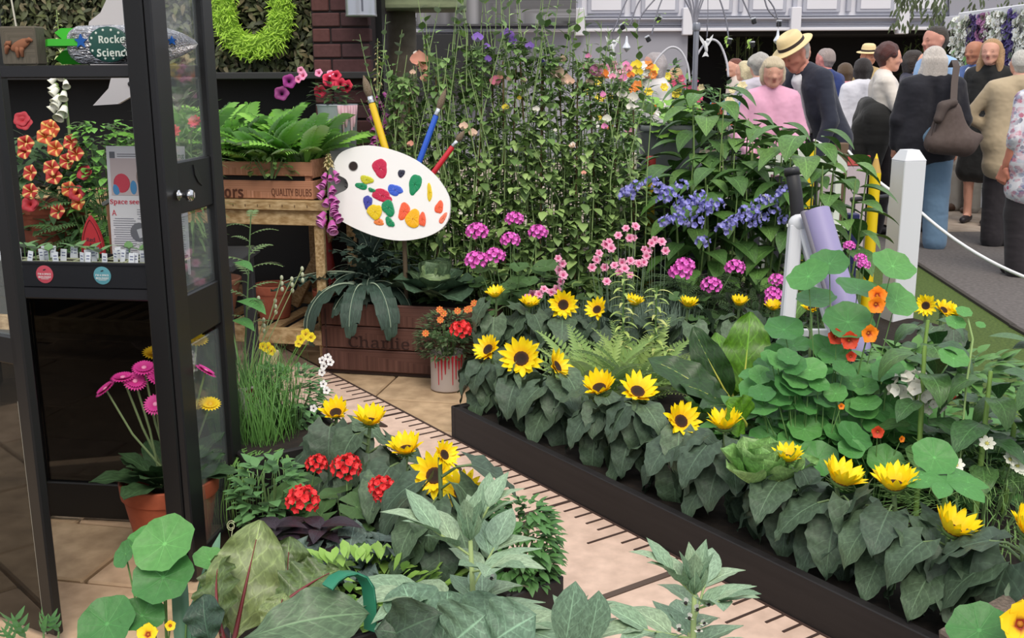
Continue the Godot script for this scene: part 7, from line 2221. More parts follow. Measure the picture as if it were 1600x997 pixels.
# ---------------------------------------------------------------- the left bed and the plants nearest the viewer
func make_left() -> void:
	var black := mat("black_timber", 34, 30, 31, 0.65)
	var soil := mat("soil", 46, 36, 28, 1.0)
	var px := Basis(V, UP, U)
	var trough := func(lab: String, u0: float, u1: float, v0: float, v1: float, h: float):
		var t := thing("black_planter", lab, "planter", pv((u0 + u1) / 2, (v0 + v1) / 2, 0.005))
		var w := v1 - v0
		var l := u1 - u0
		for q in [[Vector3(w / 2, h / 2, 0), Vector3(0.02, h, l)], [Vector3(-w / 2, h / 2, 0), Vector3(0.02, h, l)], [Vector3(0, h / 2, l / 2), Vector3(w, h, 0.02)], [Vector3(0, h / 2, -l / 2), Vector3(w, h, 0.02)]]:
			part(t, "side", boxm(q[1], 0.004), black, Transform3D(px, px * q[0]))
		part(t, "soil", boxm(Vector3(w - 0.01, 0.02, l - 0.01)), soil, Transform3D(px, UP * (h - 0.025)))
		return t
	trough.call("black planter of sunflowers and red geraniums left of the ruler path", 0.88, 1.66, 0.6, 1.0, 0.11)
	trough.call("tall black planter of chives beside the greenhouse door", 0.42, 0.82, 0.62, 0.98, 0.26)
	trough.call("black planter of pale green purslane in front of the geraniums", 1.5, 1.72, 0.74, 1.3, 0.12)
	trough.call("small square black pot of mint at the path edge", 1.6, 1.76, 0.5, 0.66, 0.12)
	# sunflowers
	var lf := [
		[525, 648, Vector3(0.0, 0.85, 0.5), 0.06, "sunflower at the back of the left bed, leftmost of that row"],
		[578, 663, Vector3(0.1, 1.0, 0.2), 0.064, "sunflower seen side on, second in the left bed row"],
		[635, 707, Vector3(-0.05, 1.0, 0.3), 0.064, "tightly cupped sunflower in the middle of the left bed row"],
		[680, 745, Vector3(-0.1, 0.6, 0.8), 0.07, "open sunflower with dark disc in the left bed"],
		[722, 771, Vector3(0.05, 0.7, 0.7), 0.064, "nearest sunflower of the left bed behind the broad bean"],
		[692, 712, Vector3(0.6, 0.5, 0.5), 0.04, "small drooping sunflower under the cupped one of the left bed"]]
	for k in lf.size():
		var q: Array = lf[k]
		var hp := onv(q[0], q[1], 0.7 if k < 5 else 0.78)
		sunflower(flat(hp + V * 0.03, 0.1), hp, q[2].normalized(), q[3], 80 + k, q[4], "", Vector3(0.35, 0, 0.9).normalized(), 15, 1.0)
	# red geraniums
	geranium(pv(1.3, 0.88, 0.1), [at(473, 781, 2.82), at(541, 730, 2.95)], 0.039, "red", "red geranium with the largest red head low in the left bed", 12, 0.12, 0.045)
	geranium(pv(1.05, 0.9, 0.1), [at(495, 725, 3.08)], 0.028, "red", "red geranium with a small half hidden head beside the mint", 8, 0.09, 0.045)
	geranium(pv(1.4, 0.75, 0.1), [at(596, 760, 2.8), at(600, 772, 2.8)], 0.03, "red", "red geranium with a crumpled head under the open sunflower", 8, 0.09, 0.04)
	bush("mint_plant", "soft green mint at the left side of the red geraniums", "herb", pv(1.0, 0.98, 0.1), Vector3(0.1, 0.2, 0.1), 180, leafm("ovate", 0.045, 0.03, {"nl": 4, "nw": 3}), mat("mint", 96, 142, 86, 0.6, {"back": 0.3}), Vector2(0.8, 1.2), 0.5, 0.35, 8, 120)
	# frilly kale and purple basil
	for q in [[535, 775, 2.66, "frilly blue green kale between the red geranium heads"], [608, 755, 2.7, "small frilly kale under the crumpled red geranium"]]:
		var b := flat(at(q[0], q[1] + 40, q[2]), 0.1)
		var t := thing("frilly_kale", q[3], "kale", b)
		rng.seed = int(q[0])
		for k in 14:
			var a := k * 2.4
			part(t, "leaf", leafm("obovate", 0.16, 0.075, {"wave": 0.22, "freq": 5.0, "nl": 14, "nw": 7, "droop": 0.6}), leafmat("frill", 132, 158, 148, 0.6, 2, 0.75, 0.2), tf(UP * 0.03, Vector3(cos(a), rf(0.9, 2.2), sin(a)), UP, rf(0.8, 1.2)))
	for q in [[430, 810, 2.75, "purple leaved basil left of the largest red geranium head"], [500, 805, 2.75, "purple leaved basil right of the largest red geranium head"]]:
		var t := thing("purple_basil", q[3], "herb", flat(at(q[0], q[1], q[2]), 0.1))
		rng.seed = int(q[0])
		for k in 22:
			var a := k * 2.4
			part(t, "leaf", leafm("ovate", 0.11, 0.062, {"droop": 0.9, "fold": 0.2, "nl": 7}), leafmat("basil_purple", 66, 52, 66, 0.45, 0, 0.75, 0.15), tf(UP * (0.03 + 0.12 * k / 22.0), Vector3(cos(a), 0.5, sin(a)), UP, rf(0.7, 1.1)))
	# purslane and mint pot
	bush("purslane", "bright pale green purslane spreading over the black planter rim", "salad", pv(1.61, 1.0, 0.11), Vector3(0.27, 0.12, 0.12), 420, leafm("obovate", 0.05, 0.026, {"nl": 4, "nw": 3, "droop": 0.2}), mat("purslane", 144, 186, 86, 0.5, {"back": 0.4}), Vector2(0.7, 1.15), 0.9, 0.35, 8, 220)
	bush("mint_bush", "dense dark green mint growing in the small square pot", "herb", pv(1.68, 0.57, 0.11), Vector3(0.1, 0.2, 0.1), 560, leafm("ovate", 0.042, 0.02, {"nl": 4, "nw": 3, "droop": 0.7}), mat("mint_dark", 78, 126, 64, 0.55, {"back": 0.3}), Vector2(0.7, 1.1), 0.3, 0.35, 8, 140)
	# chives, spring onions, violas
	var cp := pv(0.6, 0.84, 0.24)
	var t := thing("chives", "clump of fine grassy chives spilling out of the tall planter", "chives", cp)
	rng.seed = 14
	var xs := []
	for k in 480:
		var a := rf(0, TAU)
		var r := sqrt(rf(0, 1)) * 0.13
		xs.append(tf(Vector3(cos(a) * r * 0.9, 0, sin(a) * r), Vector3(cos(a) * rf(-0.2, 0.7) + rf(-0.25, 0.25), 1, sin(a) * rf(-0.2, 0.7)), Vector3(cos(a), 0.2, sin(a)), rf(0.5, 1.25)))
	many(t, "foliage", leafm("blade", 0.27, 0.004, {"nl": 8, "nw": 3, "droop": 0.8}), mat("chive", 92, 142, 62, 0.5, {"back": 0.3}), xs)
	xs = []
	for k in 60:
		xs.append(tf(Vector3(rf(-0.12, 0.1), 0.0, rf(0.1, 0.15)), Vector3(rf(-0.5, 0.5), 0.5, 1), UP, rf(0.8, 1.3)))
	many(t, "trailing_blades", leafm("blade", 0.3, 0.004, {"nl": 10, "nw": 3, "droop": 2.5}), mat("chive2", 110, 156, 78, 0.5, {"back": 0.3}), xs)
	t = thing("spring_onion", "tall green spring onions beside the greenhouse post", "spring onion", flat(at(386, 640, 3.5), 0.26))
	for k in 12:
		var a := k * 2.4
		part(t, "leaf", leafm("blade", 0.4, 0.016, {"nl": 8, "nw": 3, "droop": 0.35, "fold": 0.6}), mat("onion", 116, 160, 84, 0.45, {"back": 0.3}), tf(Vector3(cos(a) * 0.015, 0, sin(a) * 0.015), Vector3(cos(a) * 0.22, 1, sin(a) * 0.22), UP, rf(0.7, 1.15)))
	bush("viola_foliage", "leafy herb clump right of the chives with small white violas", "herb", pv(0.54, 0.73, 0.24), Vector3(0.13, 0.2, 0.11), 420, leafm("ovate", 0.036, 0.018, {"nl": 3, "nw": 3}), mat("viola_leaf", 96, 138, 84, 0.55, {"back": 0.3}))
	var vb: Node = get_child(get_child_count() - 1)
	for q in [[503, 563], [512, 558], [506, 572], [503, 582], [505, 600], [510, 610], [490, 638], [516, 566]]:
		part(vb, "flower", daisy_mesh("viola", 5, lin(240, 236, 230), lin(246, 244, 246), lin(60, 44, 70), 0.5), vcm(), tf(at(q[0], q[1], 3.42) - vb.position, Vector3(rf(-0.4, 0.6), 0.3, 1), UP, 0.014))
	t = thing("yellow_viola", "yellow violas on thin stems above the chives", "viola", pv(0.5, 0.84, 0.24))
	for q in [[478, 522, 0.02], [470, 530, 0.018], [486, 527, 0.018], [466, 537, 0.014], [418, 543, 0.02], [424, 548, 0.018], [411, 541, 0.016]]:
		var p := at(q[0], q[1], 3.5) - t.position
		part(t, "flower", daisy_mesh("viola_y", 5, lin(236, 196, 20), lin(244, 222, 40), lin(180, 130, 20), 0.55), vcm(), tf(p, Vector3(rf(-0.4, 0.4), 0.3, 1), UP, q[2]))
		stem_of(t, [Vector3(rf(-0.03, 0.03), 0, 0), p * 0.6, p], 0.0016, mat("chive", 92, 142, 62, 0.5))
	t = thing("plant_buds", "tall thin stems with pale lavender buds in front of the bench", "flowers", pv(0.5, 0.9, 0.24))
	for q in [[472, 420], [456, 436], [430, 470], [440, 434], [404, 466], [412, 500]]:
		var p := at(q[0], q[1], 3.6) - t.position
		stem_of(t, [Vector3(rf(-0.05, 0.05), 0, 0), p * 0.5 + Vector3(rf(-0.03, 0.03), 0, 0), p], 0.0018, mat("bud_stem", 128, 140, 92, 0.6))
		for k in 3:
			var bm := MB.new()
			bm.ball(Transform3D(), Vector3(0.006, 0.009, 0.006), 7, 5)
			part(t, "bud", bm.done(), mat("bud", 190, 196, 166, 0.7), Transform3D(Basis.IDENTITY, p - UP * 0.02 * k))
	# seed company card
	t = thing("seed_card", "white plant card with a round dark red badge among the chives", "sign", at(392, 628, 3.42))
	var cb := Basis(UP, 0.15) * Basis(Vector3.BACK, 0.15)
	part(t, "card", boxm(Vector3(0.06, 0.1, 0.003)), mat("card_white", 222, 218, 212, 0.6), Transform3D(cb, Vector3.ZERO))
	var dm := MB.new()
	dm.ball(Transform3D(cb, cb * Vector3(0.008, 0.02, 0.002)), Vector3(0.025, 0.025, 0.0015), 20, 6)
	part(t, "badge", dm.done(), mat("badge_red", 118, 40, 42, 0.6))
	text(t, "Grow", 0.016, Transform3D(cb, cb * Vector3(0.008, 0.026, 0.004)), mat("card_white", 222, 218, 212, 0.6))
	text(t, "Co.", 0.016, Transform3D(cb, cb * Vector3(0.008, 0.01, 0.004)), mat("card_white", 222, 218, 212, 0.6))
	rod(t, "stake", [Vector3(0, -0.05, -0.004), Vector3(0, at(392, 628, 3.42).y * -1.0 + 0.25, -0.004)], 0.004, mat("stake", 92, 78, 60, 0.8))
	# pale stake
	t = thing("pale_board_stake", "pale wooden board leaning behind the chives", "board")
	bar(t, "board", at(402, 620, 3.75), at(424, 545, 3.8), 0.06, 0.018, mat("pale_pine", 200, 184, 140, 0.75), 0.003, Vector3(0, 0, 1))
	# fennel-like plant at the greenhouse post
	t = thing("fennel", "fine leaved fennel stem right of the greenhouse post", "herb", flat(at(378, 640, 3.6), 0.26))
	var ft := at(392, 335, 3.6) - t.position
	stem_of(t, [Vector3.ZERO, ft * 0.5, ft], [0.004, 0.003, 0.002], mat("ger_stem", 96, 128, 76, 0.6))
	for k in 16:
		var f := 0.45 + 0.55 * k / 16.0
		var a := k * 2.4
		part(t, "frond", frondm(0.12, 0.05, 9, 0.9), mat("fennel", 112, 140, 84, 0.6, {"back": 0.3}), tf(ft * f, Vector3(cos(a), 0.6, sin(a)), UP, rf(0.7, 1.2)))
	for q in [[378, 410, 0.07], [385, 470, 0.1], [376, 500, 0.08]]:
		part(t, "leaf", leafm("ovate", 0.13, 0.08, {"droop": 0.9}), leafmat("nas_leaf2", 106, 174, 96, 0.5, 1, 0.62, 0.4), tf(at(q[0] - 12, q[1], 3.55) - t.position, Vector3(1, 0.2, 0.6), UP, q[2] / 0.1))


func make_front() -> void:
	# a planter just below the frame carries the nearest plants
	var base := 0.16
	var pl := thing("front_planter", "long black planter in front, below the nearest vegetable leaves", "planter", Vector3(-0.15, 0.003, -1.78))
	part(pl, "box", boxm(Vector3(2.1, base - 0.02, 0.5), 0.006), mat("black_timber", 34, 30, 31, 0.65), Transform3D(Basis.IDENTITY, UP * (base - 0.02) / 2))
	part(pl, "soil", boxm(Vector3(2.04, 0.012, 0.44)), mat("soil", 46, 36, 28, 1.0), Transform3D(Basis.IDENTITY, UP * (base - 0.014)))
	var d := 2.12
	var F := func(x, y, dd): return at(x, y, dd)
	# nasturtium, lower left
	var b := flat(at(255, 1080, 2.1), base)
	nasturtium(b, [[F.call(257, 850, 2.1), 0.06, Vector3(-0.1, 0.75, 0.7)], [F.call(255, 902, 2.08), 0.058, Vector3(0.05, 0.8, 0.65)], [F.call(196, 866, 2.12), 0.029, Vector3(-0.6, 0.6, 0.7)], [F.call(232, 842, 2.14), 0.04, Vector3(-0.1, 1, 0.3)], [F.call(167, 975, 2.04), 0.056, Vector3(-0.1, 0.8, 0.7)], [F.call(222, 962, 2.06), 0.042, Vector3(0.2, 0.9, 0.5)], [F.call(328, 874, 2.12), 0.032, Vector3(0.2, 1, 0.4)]], [[F.call(232, 992, 2.0), Vector3(0, 0.6, 0.8), "yellow", 0.024], [F.call(266, 978, 2.02), Vector3(0.3, 0.5, 0.7), "yellow", 0.012]], "nasturtium with big round leaves in front of the greenhouse pot")
	# parsley-like leaves, far left
	var t := thing("parsley", "lobed green leaves poking up in the lower left corner", "herb", flat(at(70, 1100, 2.0), base))
	for q in [[40, 985, 50], [68, 978, 40], [92, 975, 36], [25, 992, 34]]:
		var p := at(q[0], q[1] + 12, 2.02) - t.position
		part(t, "leaf", jagm(0.07, 0.07, 3, 0.5), mat("parsley_leaf", 84, 140, 74, 0.5, {"back": 0.4}), tf(p, Vector3(rf(-0.3, 0.3), 0.8, 0.5), Vector3(0, 0.5, 1), q[2] / 50.0))
		stem_of(t, [Vector3.ZERO, p], 0.002, mat("ger_stem", 96, 128, 76, 0.6))
	# leeks
	t = thing("leek", "blue green strappy leek leaves between nasturtium and beetroot", "leek", flat(at(300, 1090, 2.12), base))
	for q in [[262, 900, 0.6], [320, 880, 0.9], [345, 905, 0.4], [280, 935, 1.4], [340, 950, 1.2], [250, 960, 1.6], [312, 985, 1.6], [330, 930, 1.0]]:
		var e := at(q[0], q[1], 2.12) - t.position
		part(t, "leaf", leafm("strap", snappedf(e.length() * 1.25, 0.02), 0.036, {"droop": q[2], "fold": 0.5, "nl": 12}), mat("leek_leaf", 92, 136, 108, 0.45, {"back": 0.2}), tf(Vector3.ZERO, e + UP * 0.12 * q[2], Vector3(0, 0.2, 1)))
	# beetroot
	var bt := flat(at(400, 1090, 2.05), base)
	t = thing("beetroot", "beetroot with big crinkled green leaves and dark red ribs", "beetroot", bt)
	var red := mat("beet_rib", 118, 44, 50, 0.45)
	var gl := leafmat("beet_leaf", 164, 186, 116, 0.4, 2, 0.62, 0.35)
	var gl2 := leafmat("beet_leaf2", 124, 150, 90, 0.38, 2, 0.62, 0.3)
	var lay := func(tt, x0, y0, d0, x1, y1, d1, W, up, m, dr, rib, kind, org, ho):
		var a: Vector3 = at(x0, y0, d0) - org
		var e: Vector3 = at(x1, y1, d1) - org
		var L := snappedf((e - a).length() * (1.0 + dr * dr * 0.05), 0.01)
		var x := Transform3D(bz(e - a, up) * Basis(Vector3.RIGHT, -dr * 0.5), a)
		var oo := {"droop": dr, "fold": 0.12, "wave": 0.09, "freq": 3.4, "nl": 18, "nw": 9}
		oo.merge(ho, true)
		var l := part(tt, "leaf", leafm(kind, L, W, oo), m, x)
		if rib:
			var pts := []
			var yy := 0.0
			var zz := 0.0
			for j in 12:
				pts.append(Vector3(0, yy + 0.002, zz))
				yy += sin(-dr * (j + 0.5) / 13.0) * L / 13.0
				zz += cos(-dr * (j + 0.5) / 13.0) * L / 13.0
			rod(l, "rib", pts, [0.006, 0.0055, 0.005, 0.0045, 0.004, 0.0035, 0.003, 0.0025, 0.002, 0.001], rib, 6)
		return l
	lay.call(t, 362, 1020, 2.05, 408, 812, 2.14, 0.155, Vector3(0.1, 0.3, 1), gl, 0.35, red, "beet", bt, {})
	lay.call(t, 440, 1010, 2.1, 452, 842, 2.18, 0.14, Vector3(0.3, 0.4, 1), gl2, 0.5, red, "beet", bt, {"wave": 0.16, "freq": 5.0})
	lay.call(t, 425, 960, 2.02, 530, 890, 2.1, 0.12, Vector3(-0.3, 0.9, 0.8), gl2, 0.7, red, "beet", bt, {"wave": 0.14, "freq": 5.0})
	lay.call(t, 350, 1000, 2.0, 345, 870, 2.1, 0.1, Vector3(-0.4, 0.4, 1), gl2, 0.7, red, "beet", bt, {"wave": 0.16, "freq": 5.0})
	lay.call(t, 380, 1000, 1.92, 575, 960, 1.98, 0.12, Vector3(0, 1, 0.75), leafmat("beet_leaf3", 118, 150, 110, 0.45, 2, 0.8, 0.3), 0.9, null, "obovate", bt, {"wave": 0.05})
	lay.call(t, 420, 1005, 1.95, 445, 930, 2.0, 0.07, Vector3(0, 0.5, 1), gl, 0.8, red, "obovate", bt, {})
	lay.call(t, 470, 1010, 2.08, 480, 870, 2.14, 0.11, Vector3(0.2, 0.5, 1), gl2, 0.8, red, "beet", bt, {"wave": 0.16, "freq": 5.0})
	lay.call(t, 330, 1010, 1.98, 318, 925, 2.0, 0.08, Vector3(-0.2, 0.6, 1), leafmat("savoy", 62, 96, 74, 0.45, 2, 0.6, 0.2), 0.8, null, "obovate", bt, {"wave": 0.07, "freq": 3.0})
	# thin wires and tendril by the greenhouse base
	t = thing("tendril", "pale curling tendril on a thin wire beside the greenhouse base", "tendril", flat(at(352, 900, 2.3), base - 0.0))
	var cp := []
	for k in 18:
		var a := k * 0.7
		cp.append(at(361 + cos(a) * (3.0 + 0.25 * k), 822 + sin(a) * (3.0 + 0.35 * k), 2.35) - t.position)
	rod(t, "tendril", [Vector3.ZERO, at(360, 850, 2.35) - t.position] + cp, 0.0011, mat("tendril_green", 176, 180, 140, 0.6), 5)
	# green trug handle
	t = thing("trug_basket", "green garden trug with an arched handle among the leaves", "trug", flat(at(545, 1060, 1.98), base))
	var gm := mat("trug_green", 44, 128, 98, 0.4)
	var hp := []
	for q in [[512, 918], [522, 905], [536, 897], [552, 895], [566, 902], [575, 917], [578, 940], [579, 965], [579, 985]]:
		hp.append(at(q[0], q[1], 1.96 + 0.0008 * (q[0] - 512.0)) - t.position)
	var hm := MB.new()
	var sp := PackedVector3Array()
	for k in hp.size():
		var dd: Vector3 = (hp[mini(k + 1, hp.size() - 1)] - hp[maxi(k - 1, 0)]).normalized()
		var side := Vector3(0.75, 0.15, 0.66).normalized()
		side = (side - dd * side.dot(dd)).normalized()
		var up := side.cross(dd)
		for c in [[-1, -1], [1, -1], [1, 1], [-1, 1], [-1, -1]]:
			sp.append(hp[k] + side * 0.0165 * c[0] + up * 0.003 * c[1])
	hm.grid(sp, 5, true)
	part(t, "handle", hm.done(), gm)
	var tb := MB.new()
	tb.lathe(Transform3D(Basis.from_scale(Vector3(1.0, 1, 0.6)), Vector3.ZERO), [Vector2(0.001, 0.01), Vector2(0.1, 0.01), Vector2(0.14, 0.1), Vector2(0.142, 0.1), Vector2(0.145, 0.108), Vector2(0.14, 0.11), Vector2(0.132, 0.1), Vector2(0.09, 0.02), Vector2(0.001, 0.02)], 24)
	part(t, "basket", tb.done(), gm)
	# glaucous cabbage
	var cb := flat(at(700, 1060, 2.0), base)
	t = thing("cabbage_plant", "pale blue green cabbage leaves at the foot of the broad bean", "cabbage", cb)
	var g1 := leafmat("glauc", 148, 188, 156, 0.5, 2, 0.86, 0.3)
	var g2 := leafmat("glauc_dark", 78, 104, 78, 0.5, 2, 0.7, 0.2)
	for q in [[660, 1000, 2.0, 630, 915, 2.08, 0.11, Vector3(0.3, 0.5, 1), g1, 0.5], [690, 1010, 2.0, 700, 925, 2.1, 0.13, Vector3(0.1, 0.5, 1), g1, 0.4], [720, 1010, 1.98, 790, 935, 2.05, 0.11, Vector3(-0.2, 0.6, 1), g1, 0.5], [640, 1010, 1.95, 612, 965, 2.0, 0.1, Vector3(0.3, 0.8, 0.8), g1, 0.6], [660, 1000, 1.92, 590, 985, 1.9, 0.1, Vector3(0, 1, 0.8), g2, 0.6], [600, 1000, 1.92, 690, 960, 1.88, 0.1, Vector3(0.0, 0.8, 0.9), g2, 0.7], [760, 1010, 1.95, 840, 960, 1.95, 0.12, Vector3(-0.2, 0.8, 0.8), g1, 0.5], [700, 1010, 1.95, 760, 960, 1.95, 0.14, Vector3(0, 0.6, 1), g1, 0.4]]:
		lay.call(t, q[0], q[1], q[2], q[3], q[4], q[5], q[6], q[7], q[8], q[9], null, "obovate", cb, {"wave": 0.04, "cup": 0.8})
	# broad beans
	var v := Vector3(0.1, 0.2, 1)
	broad_bean(flat(at(748, 1085, 2.05), base), at(735, 845, 2.12), "tall broad bean with grey green leaflets and one white flower in the middle foreground", 9, 1.3, [at(770, 905, 2.02)], v)
	broad_bean(flat(at(905, 1100, 1.98), base), at(895, 985, 2.0), "low broad bean top at the bottom edge right of the mint pot", 4, 0.95, [], v)
	broad_bean(flat(at(1080, 1100, 1.98), base), at(1085, 930, 2.05), "broad bean with a cluster of black eyed white flowers at the bottom edge", 8, 1.2, [at(1072, 945, 1.98), at(1088, 955, 1.97), at(1078, 968, 1.96), at(1096, 975, 1.96), at(1060, 985, 1.96), at(1090, 985, 1.96), at(1104, 945, 1.98)], v)
	t = thing("pale_leaf_plant", "broad pale grey green leaf at the bottom edge between two broad beans", "plant", flat(at(905, 1090, 1.9), base))
	part(t, "leaf", leafm("obovate", 0.14, 0.07, {"droop": 0.5, "nl": 8}), g1, tf(at(880, 1020, 1.9) - t.position, Vector3(0.15, 1, 0.2), Vector3(0, 0.2, 1)))
	part(t, "leaf", leafm("obovate", 0.12, 0.06, {"droop": 0.4, "nl": 8}), g1, tf(at(915, 1020, 1.9) - t.position, Vector3(0.25, 1, 0.1), Vector3(0.3, 0.2, 1)))


# ---------------------------------------------------------------- people
class Field:
	var bones := []
	func bone(a: Vector3, b: Vector3, ra: float, rb: float) -> void:
		bones.append([a, b, ra, rb])

	func mesh(m: MB, cell: float, kk: float, col: Color, colors := []) -> void:
		var lo := Vector3(INF, INF, INF)
		var hi := -lo
		for q in bones:
			var r: float = maxf(q[2], q[3]) + kk * 2.0
			lo = lo.min(q[0] - Vector3.ONE * r).min(q[1] - Vector3.ONE * r)
			hi = hi.max(q[0] + Vector3.ONE * r).max(q[1] + Vector3.ONE * r)
		lo -= Vector3.ONE * cell * 2.0
		var n := Vector3i(((hi - lo) / cell).ceil()) + Vector3i(3, 3, 3)
		var S := PackedFloat32Array()
		S.resize(n.x * n.y * n.z)
		var sx := n.y * n.z
		var sy := n.z
		for q in bones:
			var a: Vector3 = q[0]
			var ab: Vector3 = q[1] - q[0]
			var L2 := maxf(ab.length_squared(), 1e-9)
			var ra: float = q[2]
			var rd: float = q[3] - q[2]
			var R: float = maxf(q[2], q[3]) + kk * 3.0 + cell
			var b0 := Vector3i(((a.min(q[1]) - Vector3.ONE * R - lo) / cell).floor()).clamp(Vector3i.ZERO, n - Vector3i.ONE)
			var b1 := Vector3i(((a.max(q[1]) + Vector3.ONE * R - lo) / cell).ceil()).clamp(Vector3i.ZERO, n - Vector3i.ONE)
			for x in range(b0.x, b1.x + 1):
				for y in range(b0.y, b1.y + 1):
					var at := x * sx + y * sy
					for z in range(b0.z, b1.z + 1):
						var p := lo + Vector3(x, y, z) * cell - a
						var t := clampf(p.dot(ab) / L2, 0.0, 1.0)
						var d := (p - ab * t).length() - ra - rd * t
						if d < kk * 4.0:
							S[at + z] += exp(-d / kk)
		var ids := PackedInt32Array()
		ids.resize(S.size())
		ids.fill(-1)
		var off := [0, sx, sy, sx + sy, 1, sx + 1, sy + 1, sx + sy + 1]
		var base := m.v.size()
		var vs := PackedVector3Array()
		for x in n.x - 1:
			for y in n.y - 1:
				for z in n.z - 1:
					var at := x * sx + y * sy + z
					var c := 0
					for k in 8:
						if S[at + off[k]] > 1.0:
							c += 1
					if c == 0 or c == 8:
						continue
					var acc := Vector3.ZERO
					var w := 0.0
					for e in [[0, 1], [2, 3], [4, 5], [6, 7], [0, 2], [1, 3], [4, 6], [5, 7], [0, 4], [1, 5], [2, 6], [3, 7]]:
						var fa := S[at + off[e[0]]]
						var fb := S[at + off[e[1]]]
						if (fa > 1.0) != (fb > 1.0):
							var la := log(maxf(fa, 1e-4))
							var lb := log(maxf(fb, 1e-4))
							var t := clampf(la / (la - lb), 0.02, 0.98)
							var p0 := Vector3(e[0] & 1, (e[0] >> 1) & 1, e[0] >> 2)
							var p1 := Vector3(e[1] & 1, (e[1] >> 1) & 1, e[1] >> 2)
							acc += p0.lerp(p1, t)
							w += 1.0
					ids[at] = vs.size()
					vs.append(lo + (Vector3(x, y, z) + acc / w) * cell)
		var ns := PackedVector3Array()
		ns.resize(vs.size())
		var step := [sx, sy, 1]
		for x in range(1, n.x - 1):
			for y in range(1, n.y - 1):
				for z in range(1, n.z - 1):
					var at := x * sx + y * sy + z
					var ins := S[at] > 1.0
					for ax in 3:
						if ins == (S[at + step[ax]] > 1.0):
							continue
						var sb: int = step[(ax + 1) % 3]
						var sc: int = step[(ax + 2) % 3]
						var q := [ids[at - sb - sc], ids[at - sc], ids[at], ids[at - sb]]
						if q[0] < 0 or q[1] < 0 or q[2] < 0 or q[3] < 0:
							continue
						# q: v11, v01, v00, v10
						var o := [q[0], q[3], q[2], q[1]] if ins else [q[0], q[1], q[2], q[3]]
						var nn: Vector3 = (vs[o[2]] - vs[o[0]]).cross(vs[o[1]] - vs[o[3]])
						for k in 4:
							ns[o[k]] += nn
						m.i.append_array(PackedInt32Array([base + o[0], base + o[1], base + o[2], base + o[0], base + o[2], base + o[3]]))
		for k in vs.size():
			m.v.append(vs[k])
			var outw := ns[k].normalized()
			m.n.append(outw)
			m.t.append(Vector2(vs[k].x * 2.0, vs[k].y * 2.0))
			var cc := col
			for q in colors:
				if vs[k].distance_to(q[0]) < q[1]:
					cc = q[2]
			m.c.append(cc)


func hand(m: MB, wrist: Vector3, dir: Vector3, palm: Vector3, curl: float, side: float, skin: Color) -> void:
	# four fingers and a thumb of their own bones; side +1 puts the thumb to the dir x palm side
	var z := dir.normalized()
	var y := (palm - z * palm.dot(z)).normalized()
	var x := z.cross(y) * side
	var f := Field.new()
	for k in 4:
		var o := (k - 1.5) * 0.0185
		f.bone(wrist + x * o * 0.6, wrist + z * 0.085 + x * o, 0.014, 0.0115)
		var len: float = [0.062, 0.074, 0.07, 0.054][3 - k]
		var d1 := (z * cos(curl * 0.6) + y * sin(curl * 0.6) + x * o * 1.5).normalized()
		var d2 := (z * cos(curl * 1.6) + y * sin(curl * 1.6)).normalized()
		var a := wrist + z * 0.088 + x * o
		var b := a + d1 * len * 0.55
		f.bone(a, b, 0.0095, 0.0085)
		f.bone(b, b + d2 * len * 0.45, 0.0085, 0.0072)
	var th := wrist + z * 0.03 + x * 0.03
	f.bone(wrist + z * 0.015 + x * 0.012, th, 0.015, 0.012)
	f.bone(th, th + (z * 0.8 + x * 0.5 + y * 0.35).normalized() * 0.036, 0.011, 0.0095)
	f.bone(th + (z * 0.8 + x * 0.5 + y * 0.35).normalized() * 0.036, th + (z * 0.8 + x * 0.5 + y * 0.35).normalized() * 0.036 + (z * 0.9 + y * 0.4).normalized() * 0.026, 0.0095, 0.008)
	f.mesh(m, 0.0065, 0.004, skin)


